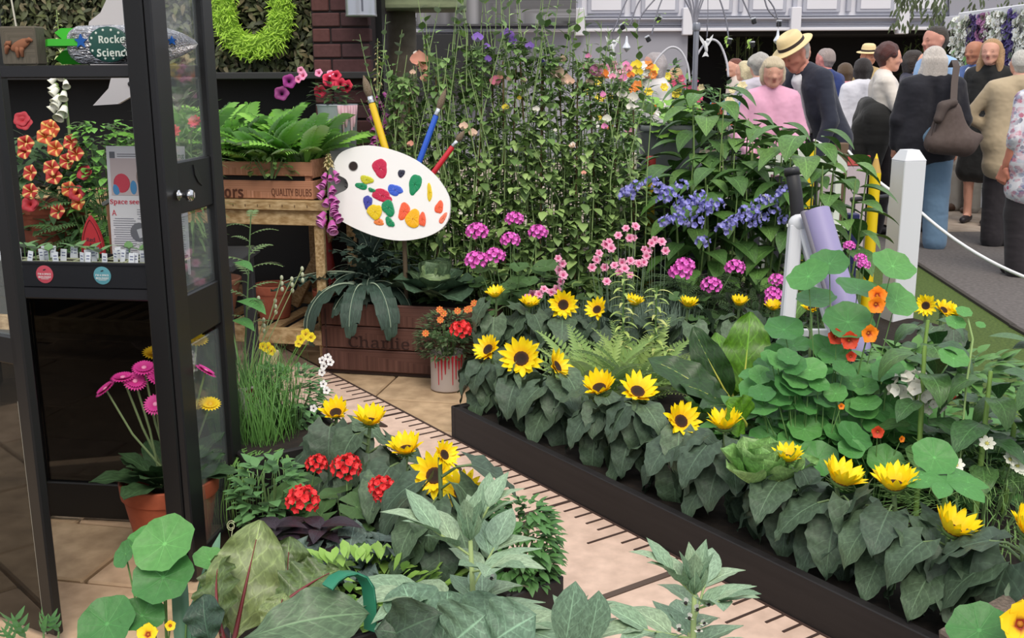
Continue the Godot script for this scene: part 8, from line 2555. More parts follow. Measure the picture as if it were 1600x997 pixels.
func person(label: String, base: Vector3, yaw: float, H: float, o: Dictionary) -> Node3D:
	var t := thing("person", label, "person", base, "", deg_to_rad(yaw))
	var s := H / 1.7
	var lean: float = o.get("lean", 0.0)
	var skin: Color = o.get("skin", lin(222, 168, 146))
	var fat: float = o.get("fat", 1.0)
	var hip := Vector3(0, 0.9, 0) * s
	var U2 := Basis(Vector3.RIGHT, lean)
	var P := func(x, y, z): return hip + U2 * (Vector3(x, y - 0.9, z) * s)          # upper body, turned about the hips
	var shL: Vector3 = P.call(0.165 * fat, 1.385, 0)
	var shR: Vector3 = P.call(-0.165 * fat, 1.385, 0)
	var arms := []
	for q in [[shL, o.get("armL", [Vector3(0.07, -0.29, -0.03), Vector3(0.05, -0.53, 0.06)])], [shR, o.get("armR", [Vector3(-0.07, -0.29, -0.03), Vector3(-0.05, -0.53, 0.06)])]]:
		arms.append([q[0], q[0] + q[1][0] * s, q[0] + q[1][1] * s])
	var stride: float = o.get("stride", 0.0)
	var legs := []
	for sg in [1.0, -1.0]:
		legs.append([hip + Vector3(0.09 * sg, 0, 0) * s, Vector3(0.1 * sg, 0.49, 0.03 + stride * sg * 0.45) * s, Vector3(0.1 * sg, 0.085, -0.02 + stride * sg) * s])
	var F := Field.new()
	var torso := func(f: Field, g: float, low: float):
		for sg in [-1.0, 1.0]:
			f.bone(P.call(0.09 * sg * fat, 1.33, 0), P.call(0.085 * sg * fat, 1.15, 0.01), 0.085 * s * fat + g, 0.085 * s * fat + g)
			f.bone(P.call(0.085 * sg * fat, 1.15, 0.01), P.call(0.095 * sg * fat, maxf(low, 0.92), 0), 0.085 * s * fat + g, 0.1 * s * fat + g)
		f.bone(P.call(-0.15 * fat, 1.385, -0.01), P.call(0, 1.425, -0.01), 0.05 * s + g, 0.058 * s + g)
		f.bone(P.call(0.15 * fat, 1.385, -0.01), P.call(0, 1.425, -0.01), 0.05 * s + g, 0.058 * s + g)
		if low < 0.9:
			f.bone(hip - Vector3(0.07, 0, 0) * s, Vector3(-0.08 * s, low * s, 0), 0.1 * s * fat + g, 0.105 * s * fat + g * 1.3)
			f.bone(hip + Vector3(0.07, 0, 0) * s, Vector3(0.08 * s, low * s, 0), 0.1 * s * fat + g, 0.105 * s * fat + g * 1.3)
	torso.call(F, 0.0, 0.92)
	for a in arms:
		F.bone(a[0], a[1], 0.05 * s, 0.04 * s)
		F.bone(a[1], a[2], 0.038 * s, 0.027 * s)
	for l in legs:
		F.bone(l[0], l[1], 0.088 * s, 0.06 * s)
		F.bone(l[1], l[2], 0.055 * s, 0.036 * s)
		F.bone(l[2] - Vector3(0, 0.03, 0.02) * s, l[2] + Vector3(0, -0.05, 0.13) * s, 0.034 * s, 0.026 * s)
	var hc: Vector3 = P.call(0, 1.585, 0.035) + (o.get("head_move", Vector3.ZERO) as Vector3) * s
	F.bone(P.call(0, 1.4, -0.01), hc + Vector3(0, -0.05, -0.02) * s, 0.058 * s, 0.052 * s)
	var m := MB.new()
	F.mesh(m, 0.026, 0.012, skin)
	# the head, on a grid of its own
	var HB := U2 * Basis.from_euler(Vector3(o.get("pitch", 0.0) - lean, deg_to_rad(o.get("turn", 0.0)), o.get("tilt", 0.0)))
	var h := func(x, y, z): return hc + HB * (Vector3(x, y, z) * s)
	var G := Field.new()
	G.bone(h.call(0, 0.03, -0.02), h.call(0, 0.035, 0.015), 0.083 * s, 0.078 * s)
	G.bone(h.call(0, -0.01, 0.025), h.call(0, -0.075, 0.05), 0.064 * s, 0.034 * s)
	for sg in [-1.0, 1.0]:
		G.bone(h.call(0.045 * sg, -0.045, 0.0), h.call(0.012 * sg, -0.085, 0.055), 0.032 * s, 0.024 * s)
		G.bone(h.call(0.035 * sg, -0.018, 0.068), h.call(0.048 * sg, -0.02, 0.04), 0.02 * s, 0.024 * s)
		G.bone(h.call(0.015 * sg, 0.022, 0.083), h.call(0.045 * sg, 0.02, 0.066), 0.012 * s, 0.012 * s)
		G.bone(h.call(0.08 * sg, 0.008, -0.008), h.call(0.077 * sg, -0.025, 0.0), 0.014 * s, 0.01 * s)
	G.bone(h.call(0, 0.012, 0.088), h.call(0, -0.022, 0.106), 0.009 * s, 0.012 * s)
	G.bone(h.call(0.01, -0.027, 0.094), h.call(-0.01, -0.027, 0.094), 0.009 * s, 0.009 * s)
	G.bone(h.call(0.018, -0.052, 0.08), h.call(-0.018, -0.052, 0.08), 0.0095 * s, 0.0095 * s)
	G.bone(P.call(0, 1.43, -0.01), h.call(0, -0.06, -0.015), 0.055 * s, 0.05 * s)
	G.mesh(m, 0.0105, 0.006, skin, [[h.call(0.0, -0.052, 0.09), 0.017 * s, skin.lerp(lin(150, 50, 56), 0.6)], [h.call(0.03, 0.004, 0.07), 0.02 * s, skin.lerp(lin(120, 80, 70), 0.5)], [h.call(-0.03, 0.004, 0.07), 0.02 * s, skin.lerp(lin(120, 80, 70), 0.5)], [h.call(0.05, -0.035, 0.05), 0.02 * s, skin.lerp(lin(224, 110, 100), 0.12)], [h.call(-0.05, -0.035, 0.05), 0.02 * s, skin.lerp(lin(224, 110, 100), 0.12)]])
	for sg in [-1.0, 1.0]:
		m.col = lin(214, 206, 200)
		m.ball(Transform3D(HB, h.call(0.03 * sg, 0.0, 0.073)), Vector3(0.0155, 0.01, 0.01) * s, 8, 6)
		m.col = lin(40, 34, 32)
		m.ball(Transform3D(HB, h.call(0.03 * sg, 0.0, 0.0785)), Vector3(0.0085, 0.0088, 0.007) * s, 8, 6)
		m.col = (o.get("hair", lin(60, 50, 40)) as Color).lerp(skin, 0.35)
		m.tube([h.call(0.016 * sg, 0.022, 0.092), h.call(0.032 * sg, 0.028, 0.087), h.call(0.046 * sg, 0.02, 0.074)], 0.0055 * s, 5)
	for k in 2:
		var a: Array = arms[k]
		var d: Vector3 = (a[2] - a[1]).normalized()
		hand(m, a[2], d, o.get("palm", Vector3(-1.0 if k == 0 else 1.0, 0, 0.2)), o.get("curl", 0.5), 1.0 if k == 0 else -1.0, skin)
	part(t, "body", m.done(), mat("skin", 255, 255, 255, 0.55, {"vc": true}))
	# clothes
	var cloth := func(called: String, f: Field, c: Color, cell := 0.022, extra := {}):
		var mm := MB.new()
		f.mesh(mm, cell, 0.009, c)
		var mt: StandardMaterial3D = extra.get("mat", mat("cloth", 255, 255, 255, 0.85, {"vc": true, "rim": 0.3, "height": noise_tex("folds", 0.012, Color(0, 0, 0), Color(1, 1, 1), 256, FastNoiseLite.TYPE_SIMPLEX_SMOOTH, 3), "relief": 0.7}))
		return part(t, called, mm.done(), mt)
	var sleeve: float = o.get("sleeve", 1.0)
	var f := Field.new()
	torso.call(f, 0.02, o.get("hem", 0.86))
	for a in arms:
		f.bone(a[0], (a[0] as Vector3).lerp(a[1], minf(1.0, sleeve * 2.0)), 0.06 * s, 0.054 * s)
		if sleeve > 0.5:
			f.bone(a[1], (a[1] as Vector3).lerp(a[2], (sleeve - 0.5) * 1.9), 0.054 * s, 0.046 * s)
	cloth.call(o.get("top_name", "jacket"), f, o.top, 0.022, o.get("top_x", {}))
	f = Field.new()
	var bk: String = o.get("bottom_kind", "trousers")
	if bk == "trousers":
		f.bone(hip + Vector3(-0.06, 0.02, 0) * s, hip + Vector3(0.06, 0.02, 0) * s, 0.118 * s * fat, 0.118 * s * fat)
		for l in legs:
			f.bone(l[0], l[1], 0.108 * s * fat, 0.085 * s * fat)
			f.bone(l[1], l[2] + Vector3(0, -0.03, 0), 0.085 * s * fat, 0.078 * s * fat)
	else:
		var len: float = o.get("skirt", 0.5)
		for sg in [-1.0, 0.0, 1.0]:
			f.bone(hip + Vector3(0.06 * sg, 0.05, 0) * s, Vector3(0.11 * sg, len, 0) * s, 0.115 * s * fat, 0.12 * s * fat)
	cloth.call("skirt" if bk == "skirt" else "trousers", f, o.get("bottom", lin(40, 42, 50)))
	# hair
	var hs: String = o.get("style", "short")
	var hcol: Color = o.get("hair", lin(60, 50, 40))
	f = Field.new()
	if hs != "bald":
		f.bone(h.call(0, 0.045, -0.03), h.call(0, 0.052, 0.005), 0.083 * s, 0.076 * s)
		f.bone(h.call(0, 0.0, -0.05), h.call(0, -0.03, -0.045), 0.07 * s, 0.055 * s)
	else:
		f.bone(h.call(-0.06, -0.01, -0.045), h.call(0.06, -0.01, -0.045), 0.03 * s, 0.03 * s)
		f.bone(h.call(-0.05, -0.02, -0.06), h.call(0.05, -0.02, -0.06), 0.035 * s, 0.035 * s)
	match hs:
		"bob", "fringe":
			for sg in [-1.0, 1.0]:
				f.bone(h.call(0.05 * sg, 0.06, 0.0), h.call(0.078 * sg, -0.055, -0.005), 0.036 * s, 0.022 * s)
				f.bone(h.call(0.06 * sg, 0.0, -0.04), h.call(0.06 * sg, -0.08, -0.035), 0.045 * s, 0.028 * s)
			f.bone(h.call(0, 0.0, -0.06), h.call(0, -0.085, -0.055), 0.06 * s, 0.05 * s)
			if hs == "fringe":
				f.bone(h.call(-0.04, 0.062, 0.062), h.call(0.045, 0.055, 0.066), 0.024 * s, 0.024 * s)
		"long":
			for sg in [-1.0, 1.0]:
				f.bone(h.call(0.05 * sg, 0.05, -0.01), h.call(0.084 * sg, -0.1, -0.005), 0.042 * s, 0.03 * s)
				f.bone(h.call(0.085 * sg, -0.1, 0.0), h.call(0.1 * sg, -0.22, 0.02), 0.034 * s, 0.02 * s)
				f.bone(h.call(0.05 * sg, 0.0, -0.06), h.call(0.07 * sg, -0.19, -0.06), 0.055 * s, 0.04 * s)
			f.bone(h.call(0, 0.0, -0.07), h.call(0, -0.2, -0.075), 0.06 * s, 0.045 * s)
		"curly":
			for k in 26:
				var y := 1.0 - 1.15 * k / 25.0
				var a := k * 2.4
				var r := sqrt(maxf(0.0, 1.0 - y * y))
				var c := Vector3(cos(a) * r * 0.085, 0.04 + y * 0.085, sin(a) * r * 0.085 - 0.025)
				if c.z > 0.035 and c.y < 0.075:
					continue
				f.bone(h.call(c.x, c.y, c.z), h.call(c.x * 1.1, c.y, c.z), 0.032 * s, 0.03 * s)
	var hm := MB.new()
	f.mesh(hm, 0.012, 0.008, hcol)
	# strands: ridges of slightly different tone over the hair
	part(t, "hair", hm.done(), mat("hair", 255, 255, 255, 0.6, {"vc": true, "rim": 0.3, "height": noise_tex("strands", 0.05, Color(0, 0, 0), Color(1, 1, 1), 256), "relief": 0.5, "uv": Vector3(14, 1.2, 1)}))
	if o.get("hat", false):
		var hx := Transform3D(HB * Basis(Vector3.RIGHT, o.get("hat_tilt", 0.12)), h.call(0, 0.07, -0.005))
		var bm := MB.new()
		bm.lathe(hx * Transform3D(Basis.from_scale(Vector3(0.92, 1, 1.08) * s), Vector3.ZERO), [Vector2(0.09, -0.004), Vector2(0.146, -0.014), Vector2(0.15, -0.009), Vector2(0.146, -0.006), Vector2(0.095, 0.004), Vector2(0.09, 0.045), Vector2(0.08, 0.075), Vector2(0.058, 0.09), Vector2(0.03, 0.082), Vector2(0.001, 0.078)], 28)
		var ht := part(t, "hat", bm.done(), mat("straw", 232, 208, 158, 0.8, {"height": noise_tex("weave", 0.2, Color(0, 0, 0), Color(1, 1, 1), 256), "relief": 0.1}))
		var bb := MB.new()
		bb.lathe(hx * Transform3D(Basis.from_scale(Vector3(0.92, 1, 1.08) * s), Vector3.ZERO), [Vector2(0.0965, 0.003), Vector2(0.0945, 0.026), Vector2(0.088, 0.027)], 28)
		part(ht, "hat_band", bb.done(), mat("hat_band", 46, 32, 30, 0.7))
	if o.get("glasses", false):
		var gm := MB.new()
		for sg in [-1.0, 1.0]:
			var ring := []
			for k in 13:
				var a := k * TAU / 12
				ring.append(h.call(0.031 * sg + cos(a) * 0.021, 0.0 + sin(a) * 0.016, 0.094))
			gm.tube(ring, 0.0022, 5)
			gm.tube([h.call(0.052 * sg, 0.004, 0.092), h.call(0.083 * sg, 0.006, 0.0)], 0.002, 5)
		gm.tube([h.call(-0.01, 0.002, 0.097), h.call(0.01, 0.002, 0.097)], 0.002, 5)
		part(t, "glasses", gm.done(), mat("spectacles", 60, 40, 40, 0.4))
	# shoes
	for l in legs:
		var sm := MB.new()
		var sf := Field.new()
		sf.bone(l[2] + Vector3(0, -0.045, -0.03) * s, l[2] + Vector3(0, -0.055, 0.14) * s, 0.043 * s, 0.032 * s)
		if bk == "trousers":
			sf.bone(l[2] + Vector3(0, -0.02, -0.02) * s, l[2] + Vector3(0, -0.04, 0.05) * s, 0.045 * s, 0.04 * s)
		sf.mesh(sm, 0.016, 0.01, o.get("shoe", lin(40, 38, 40)))
		part(t, "shoe", sm.done(), mat("shoe", 255, 255, 255, 0.5, {"vc": true}))
	if o.has("collar"):
		var cf := Field.new()
		cf.bone(P.call(0.05, 1.46, 0.0), P.call(0.015, 1.4, 0.085), 0.03 * s, 0.028 * s)
		cf.bone(P.call(-0.05, 1.46, 0.0), P.call(-0.015, 1.4, 0.085), 0.03 * s, 0.028 * s)
		cf.bone(P.call(0, 1.4, 0.08), P.call(0, 1.05, 0.1), 0.035 * s, 0.045 * s)
		cloth.call("shirt", cf, o.collar, 0.016)
	t.set_meta("shoulder", 0)
	t.remove_meta("shoulder")
	return t


func make_crowd() -> void:
	var stand := func(x: float, ytop: float, d: float) -> Array:
		var p := at(x, ytop, d)
		return [flat(p, 0.012), p.y]
	var add := func(lab: String, x: float, yt: float, d: float, yaw: float, o: Dictionary) -> Node3D:
		var q: Array = stand.call(x, yt, d)
		var H: float = q[1] + o.get("drop", 0.0)
		var b: Vector3 = q[0]
		# the head stands forward of the feet when leaning
		var ln: float = o.get("lean", 0.0)
		b -= Basis(UP, deg_to_rad(yaw)) * Vector3(0, 0, sin(ln) * 0.75 * H / 1.7)
		return person(lab, b, yaw, H, o)
	add.call("woman with a grey bob, glasses and white jacket facing left behind the sweet peas", 1028, 86, 8.5, -80, {"top": lin(226, 222, 220), "hair": lin(196, 186, 188), "style": "bob", "glasses": true, "armR": [Vector3(-0.03, -0.27, 0.06), Vector3(0.03, -0.1, 0.24)], "skin": lin(206, 150, 132)})
	add.call("small fair haired woman in dark clothes far behind the pink flowers", 1058, 108, 13.5, -80, {"top": lin(52, 54, 64), "hair": lin(196, 166, 122), "style": "bob"})
	add.call("auburn haired person facing left, far behind under the glass drops", 1152, 94, 12.5, -85, {"top": lin(214, 200, 190), "hair": lin(120, 66, 50), "style": "short"})
	add.call("woman with curly white hair and pale lilac top seen from behind", 1187, 90, 9.2, 165, {"top": lin(206, 200, 214), "hair": lin(200, 196, 190), "style": "curly"})
	add.call("fair haired person half hidden left of the curly white hair", 1168, 98, 11.0, -120, {"top": lin(190, 196, 200), "hair": lin(222, 208, 170), "style": "bob"})
	add.call("woman in a pink blouse with pale blonde fringe looking towards the garden", 1208, 93, 7.2, -6, {"top": lin(226, 168, 196), "top_name": "blouse", "hair": lin(226, 208, 176), "style": "fringe", "pitch": 0.12, "skin": lin(214, 158, 138), "armR": [Vector3(-0.09, -0.28, 0.02), Vector3(0.0, -0.42, 0.2)], "armL": [Vector3(0.09, -0.28, 0.02), Vector3(0.0, -0.42, 0.2)]})
	add.call("man in a straw panama hat and navy blazer bending forward", 1243, 84, 7.35, -68, {"top": lin(38, 42, 58), "hat": true, "hat_tilt": 0.05, "hair": lin(190, 180, 172), "style": "short", "lean": 0.42, "pitch": 0.55, "drop": 0.17, "collar": lin(230, 232, 238), "hem": 0.74, "skin": lin(206, 138, 118), "fat": 1.12, "bottom": lin(34, 36, 44)})
	add.call("grey brown haired man in a dark jacket behind the panama hat", 1250, 64, 8.7, 150, {"top": lin(44, 48, 60), "hair": lin(132, 116, 104), "style": "short", "fat": 1.1})
	add.call("balding grey haired man in a royal blue T-shirt seen from behind", 1294, 79, 10.3, -145, {"top": lin(46, 62, 122), "top_name": "tshirt", "sleeve": 0.4, "hair": lin(176, 160, 156), "style": "short", "fat": 1.15, "skin": lin(216, 142, 136)})
	add.call("short brown haired person with a pink top between blue T-shirt and white top", 1322, 101, 11.0, 180, {"top": lin(214, 148, 158), "hair": lin(98, 76, 54), "style": "bob"})
	add.call("man in a straw hat and tan shirt facing the camera far back", 1357, 76, 12.0, -12, {"top": lin(190, 166, 118), "top_name": "shirt", "hat": true, "hair": lin(110, 90, 70), "style": "short", "skin": lin(206, 144, 118)})
	add.call("black haired woman in a white long sleeved top and green skirt from behind", 1350, 94, 9.8, 178, {"top": lin(222, 222, 232), "top_name": "blouse", "hair": lin(34, 28, 28), "style": "bob", "bottom_kind": "skirt", "bottom": lin(52, 132, 116), "skirt": 0.4})
	var w: Node3D = add.call("woman with curly auburn hair and cream shawl facing right", 1385, 74, 8.9, 82, {"top": lin(228, 220, 212), "top_name": "shawl", "hair": lin(86, 42, 36), "style": "curly", "fat": 1.12, "bottom": lin(30, 28, 30), "skin": lin(226, 166, 142), "hem": 0.98, "armR": [Vector3(-0.08, -0.22, 0.08), Vector3(-0.02, -0.2, 0.3)]})
	var f := Field.new()
	f.bone(Vector3(-0.14, 1.0, -0.06), Vector3(0.14, 1.02, -0.06), 0.12, 0.12)
	f.bone(Vector3(-0.1, 0.9, -0.14), Vector3(-0.16, 0.42, -0.24), 0.12, 0.05)
	f.bone(Vector3(-0.2, 0.95, 0.0), Vector3(-0.26, 0.5, -0.1), 0.08, 0.05)
	f.bone(Vector3(0.1, 0.95, -0.1), Vector3(0.1, 0.36, -0.14), 0.12, 0.07)
	f.bone(Vector3(0.0, 0.9, 0.02), Vector3(0.0, 0.5, 0.04), 0.13, 0.1)
	f.bone(Vector3(-0.2, 1.0, -0.1), Vector3(-0.22, 0.8, -0.08), 0.08, 0.07)
	f.bone(Vector3(-0.1, 1.08, -0.12), Vector3(0.1, 1.1, -0.12), 0.07, 0.06)
	var m := MB.new()
	f.mesh(m, 0.022, 0.02, lin(26, 24, 27))
	part(w, "coat", m.done(), mat("cloth", 255, 255, 255, 0.85, {"vc": true, "rim": 0.3})).set_meta("label", "bulky black coat tied round the waist")
	add.call("dark haired person between the curly auburn hair and the blue shirt", 1424, 82, 9.6, 70, {"top": lin(40, 42, 62), "hair": lin(48, 36, 32), "style": "bob"})
	add.call("dark haired man in a light blue shirt facing left behind the backpack", 1468, 45, 9.0, -78, {"top": lin(150, 184, 226), "top_name": "shirt", "hair": lin(58, 48, 42), "style": "short", "fat": 1.2, "skin": lin(206, 146, 128)})
	w = add.call("woman with long white hair, black jumper and jeans walking away with a backpack", 1462, 76, 8.2, 172, {"top": lin(24, 26, 36), "top_name": "jumper", "hair": lin(224, 214, 206), "style": "long", "fat": 1.3, "bottom": lin(98, 126, 152), "stride": 0.09, "shoe": lin(92, 84, 82), "skin": lin(206, 146, 124), "hem": 0.84})
	make_backpack(w)
	add.call("bald tanned man with a white collar facing left by the flower wall", 1528, 66, 10.2, -62, {"top": lin(88, 112, 168), "hair": lin(120, 96, 84), "style": "bald", "collar": lin(232, 234, 240), "skin": lin(182, 124, 98), "shoe": lin(84, 62, 50), "bottom": lin(170, 166, 160)})
	add.call("woman with long wavy blonde hair in a black dress with bare legs", 1552, 64, 9.4, -38, {"top": lin(26, 24, 26), "top_name": "dress", "hair": lin(192, 152, 108), "style": "long", "bottom_kind": "skirt", "bottom": lin(24, 22, 24), "skirt": 0.5, "sleeve": 0.9, "skin": lin(220, 164, 142), "stride": 0.03})
	add.call("white haired man in a tan jacket at the right edge seen from behind", 1598, 82, 8.2, 165, {"top": lin(184, 166, 138), "hair": lin(220, 216, 208), "style": "short", "fat": 1.3, "hem": 0.72, "bottom": lin(34, 32, 36), "armR": [Vector3(-0.12, -0.27, -0.02), Vector3(-0.02, -0.4, 0.1)], "armL": [Vector3(0.17, -0.25, 0.05), Vector3(0.02, -0.34, 0.05)]})
	var fl := Image.create(128, 128, false, Image.FORMAT_RGB8)
	fl.fill(Color(0.86, 0.86, 0.89))
	rng.seed = 77
	for k in 170:
		var c: Color = [Color(0.5, 0.52, 0.66), Color(0.72, 0.3, 0.42), Color(0.36, 0.36, 0.46), Color(0.8, 0.6, 0.66), Color(0.62, 0.66, 0.74)][rng.randi() % 5]
		var x0 := rng.randi() % 120
		var y0 := rng.randi() % 120
		var r := 2 + rng.randi() % 4
		for y in range(-r, r + 1):
			for x in range(-r, r + 1):
				if x * x + y * y <= r * r + rng.randi() % 5:
					fl.set_pixel(clampi(x0 + x, 0, 127), clampi(y0 + y, 0, 127), c)
	var fm := mat("floral", 255, 255, 255, 0.85, {"tex": ImageTexture.create_from_image(fl), "tri": 2.6})
	w = add.call("woman in a floral blouse and black trousers cut off by the right edge", 1637, 92, 7.0, -160, {"top": lin(220, 220, 228), "top_name": "blouse", "top_x": {"mat": fm}, "hair": lin(150, 120, 90), "style": "bob", "fat": 1.25, "hem": 0.7, "sleeve": 0.62, "bottom": lin(34, 32, 34), "skin": lin(206, 134, 112), "curl": 1.3, "armR": [Vector3(-0.1, -0.28, 0.0), Vector3(-0.09, -0.52, 0.08)]})


func make_backpack(w: Node3D) -> void:
	# hangs on the right shoulder, at the back (person's own axes: back is -z)
	var mt := mat("leather", 92, 78, 74, 0.7, {"tex": noise_tex("clay", 0.02, Color(0.86, 0.84, 0.82), Color(1, 1, 1)), "tri": 2.0})
	var t := thing("backpack", "slouchy dark brown backpack hanging from the white haired woman's shoulder", "backpack", w.position)
	t.rotation = w.rotation
	var f := Field.new()
	f.bone(Vector3(-0.2, 0.82, -0.3), Vector3(0.02, 0.84, -0.3), 0.06, 0.06)
	f.bone(Vector3(-0.2, 0.82, -0.3), Vector3(-0.1, 1.1, -0.28), 0.06, 0.04)
	f.bone(Vector3(0.02, 0.84, -0.3), Vector3(-0.03, 1.08, -0.28), 0.06, 0.04)
	f.bone(Vector3(-0.08, 0.85, -0.3), Vector3(-0.07, 1.05, -0.28), 0.08, 0.06)
	f.bone(Vector3(-0.22, 0.86, -0.3), Vector3(-0.3, 0.88, -0.29), 0.06, 0.03)
	var m := MB.new()
	f.mesh(m, 0.018, 0.03, Color.WHITE)
	part(t, "bag", m.done(), mt)
	f = Field.new()
	f.bone(Vector3(0.0, 1.1, -0.36), Vector3(0.03, 1.02, -0.38), 0.04, 0.035)
	f.bone(Vector3(-0.08, 1.14, -0.34), Vector3(0.0, 1.12, -0.36), 0.035, 0.035)
	m = MB.new()
	f.mesh(m, 0.014, 0.01, Color.WHITE)
	part(t, "flap", m.done(), mat("leather_dark", 74, 62, 58, 0.7))
	var st := MB.new()
	var sp := PackedVector3Array()
	for q in [Vector3(-0.09, 1.14, -0.3), Vector3(-0.11, 1.28, -0.2), Vector3(-0.13, 1.4, -0.14), Vector3(-0.14, 1.45, -0.03), Vector3(-0.15, 1.4, 0.1)]:
		sp.append(q + Vector3(-0.025, 0, 0))
		sp.append(q + Vector3(0.025, 0, 0))
	st.grid(sp, 2)
	var sp2 := PackedVector3Array()
	for k in sp.size():
		sp2.append(sp[k ^ 1] + Vector3(0, 0.006, -0.006))
	st.grid(sp2, 2)
	part(t, "strap", st.done(), mat("leather_dark", 74, 62, 58, 0.7))
	for x in [-0.02, 0.0]:
		rod(t, "cord", [Vector3(x + 0.04, 1.05, -0.36), Vector3(x + 0.06, 0.9, -0.35), Vector3(x + 0.07, 0.78, -0.34)], 0.004, mat("leather_dark", 74, 62, 58, 0.7), 5)


# ---------------------------------------------------------------- the metal tree and the flower wall
func make_far_things() -> void:
	var d := 8.0
	var steel := mat("steel", 150, 152, 162, 0.35, {"metal": 0.6})
	var wire := mat("wire", 120, 120, 130, 0.4, {"metal": 0.5})
	var p := flat(at(1085, 140, d))
	var t := thing("metal_tree", "tall steel pole with arching wire branches carrying hanging ornaments", "sculpture", p)
	var y0 := at(1085, 45, d).y
	rod(t, "pole", [Vector3.ZERO, UP * y0], 0.021, steel, 12)
	var cm := MB.new()
	cm.lathe(Transform3D(), [Vector2(0.026, y0 - 0.02), Vector2(0.03, y0 - 0.01), Vector2(0.03, y0 + 0.03), Vector2(0.024, y0 + 0.04)], 14)
	part(t, "collar", cm.done(), steel)
	var W := func(pts: Array, r := 0.006, mm: Material = null):
		var o := []
		var sp := []
		for q in pts:
			sp.append(at(q[0], q[1], d + (q[2] if q.size() > 2 else 0.0)) - p)
		for k in sp.size() - 1:
			for j in 5:
				o.append((sp[k] as Vector3).cubic_interpolate(sp[k + 1], sp[maxi(k - 1, 0)], sp[mini(k + 2, sp.size() - 1)], j / 5.0))
		o.append(sp[-1])
		rod(t, "wire_branch", o, r, mm if mm else wire, 6)
	for q in [[[1084, 45], [1079, 10], [1060, -30], [1020, -45], [985, -10], [958, 50]], [[1084, 45], [1080, 10], [1066, -20], [1030, -30], [1000, 0], [984, 40]], [[1085, 45], [1083, 5], [1070, -40], [1050, -30], [1030, 10], [1018, 55]], [[1086, 45], [1088, 5], [1096, -30], [1120, -10], [1134, 30], [1138, 58]], [[1087, 45], [1092, 10], [1110, -30], [1140, -40], [1165, 10], [1174, 30]], [[1087, 45], [1095, 10], [1120, -40], [1170, -30], [1205, 5], [1215, 30]], [[1084, 45], [1078, 15], [1050, -20], [1005, 20], [995, 52]], [[1086, 45], [1090, 0], [1100, -40], [1180, -20], [1200, 15], [1212, 28]]]:
		W.call(q)
	W.call([[1017, 116], [1025, 95], [1045, 75], [1062, 78], [1074, 100], [1078, 128]], 0.009, mat("pale_hoop", 196, 196, 204, 0.4))
	W.call([[1082, 116], [1090, 85], [1108, 63], [1124, 68], [1135, 95], [1138, 120]], 0.009, mat("pale_hoop", 196, 196, 204, 0.4))
	W.call([[1106, -10], [1106, 30], [1105, 58]], 0.003)
	# ornaments
	for q in [[957, 74, "white cut-out hummingbird ornament hanging above the sweet peas"], [1103, 72, "white cut-out hummingbird ornament hanging beside the steel pole"]]:
		var b := thing("bird_ornament", q[2], "ornament", at(q[0], q[1], d - 0.03))
		var wm := mat("ornament_white", 232, 234, 238, 0.5)
		var bd := MB.new()
		bd.ball(Transform3D(Basis(Vector3.BACK, 0.2), Vector3(0, -0.005, 0)), Vector3(0.014, 0.045, 0.012), 12, 8)
		bd.ball(Transform3D(Basis.IDENTITY, Vector3(0.012, 0.042, 0)), Vector3(0.014, 0.014, 0.012), 10, 7)
		part(b, "body", bd.done(), wm)
		for s in [-1.0, 1.0]:
			var wg := MB.new()
			wg.prism(Transform3D(Basis(Vector3.UP, 0.2 * s), Vector3.ZERO), PackedVector2Array([Vector2(0.004 * s, 0.02), Vector2(0.02 * s, 0.05), Vector2(0.055 * s, 0.085), Vector2(0.045 * s, 0.045), Vector2(0.016 * s, 0.0)]), 0.006)
			part(b, "wing", wg.done(), wm)
		var tl := MB.new()
		tl.prism(Transform3D(), PackedVector2Array([Vector2(-0.006, -0.04), Vector2(-0.026, -0.08), Vector2(0.0, -0.072), Vector2(0.024, -0.078), Vector2(0.008, -0.04)]), 0.006)
		part(b, "tail", tl.done(), wm)
		rod(b, "thread", [Vector3(0.0, 0.05, 0), Vector3(0.0, 0.16, 0.02)], 0.0015, wire, 4)
	for q in [[979, 73, "clear glass drop ornament beside the left hummingbird"], [1215, 62, "clear glass drop ornament above the panama hat"]]:
		var b := thing("glass_drop", q[2], "ornament", at(q[0], q[1], d - 0.02))
		var gm := MB.new()
		gm.lathe(Transform3D(), [Vector2(0.001, -0.042), Vector2(0.03, -0.016), Vector2(0.032, -0.004), Vector2(0.012, 0.03), Vector2(0.006, 0.075), Vector2(0.001, 0.08)], 8)
		part(b, "drop", gm.done(), mat("drop_glass", 226, 230, 238, 0.1, {"metal": 0.35}))
		rod(b, "thread", [Vector3(0, 0.075, 0), Vector3(0, 0.14, 0)], 0.0015, wire, 4)
	var names := ["black lantern ornament at the left with a green sprig", "black lantern ornament hanging lowest left of the pole", "black lantern ornament high left of the pole", "silver lantern ornament just right of the right hummingbird", "silver lantern ornament hanging low beside a green sprig", "silver lantern ornament high up near the right glass drop", "black lantern ornament directly above the right glass drop"]
	var pos := [[973, 43], [1013, 62], [1029, 31], [1139, 66], [1175, 71], [1178, 34], [1217, 38]]
	for k in 7:
		var b := thing("lantern_ornament", names[k], "ornament", at(pos[k][0], pos[k][1], d - 0.02))
		var bs := Basis(Vector3.BACK, [0.5, 0.5, -0.5, -0.2, 0.0, 0.3, 0.0][k])
		part(b, "jar", boxm(Vector3(0.034, 0.034, 0.034), 0.005), mat("lantern_black", 24, 24, 28, 0.3), Transform3D(bs, Vector3.ZERO))
		part(b, "cap", boxm(Vector3(0.038, 0.014, 0.038), 0.004), mat("lantern_silver", 206, 208, 214, 0.3, {"metal": 0.7}), Transform3D(bs, bs * Vector3(0, 0.024, 0)))
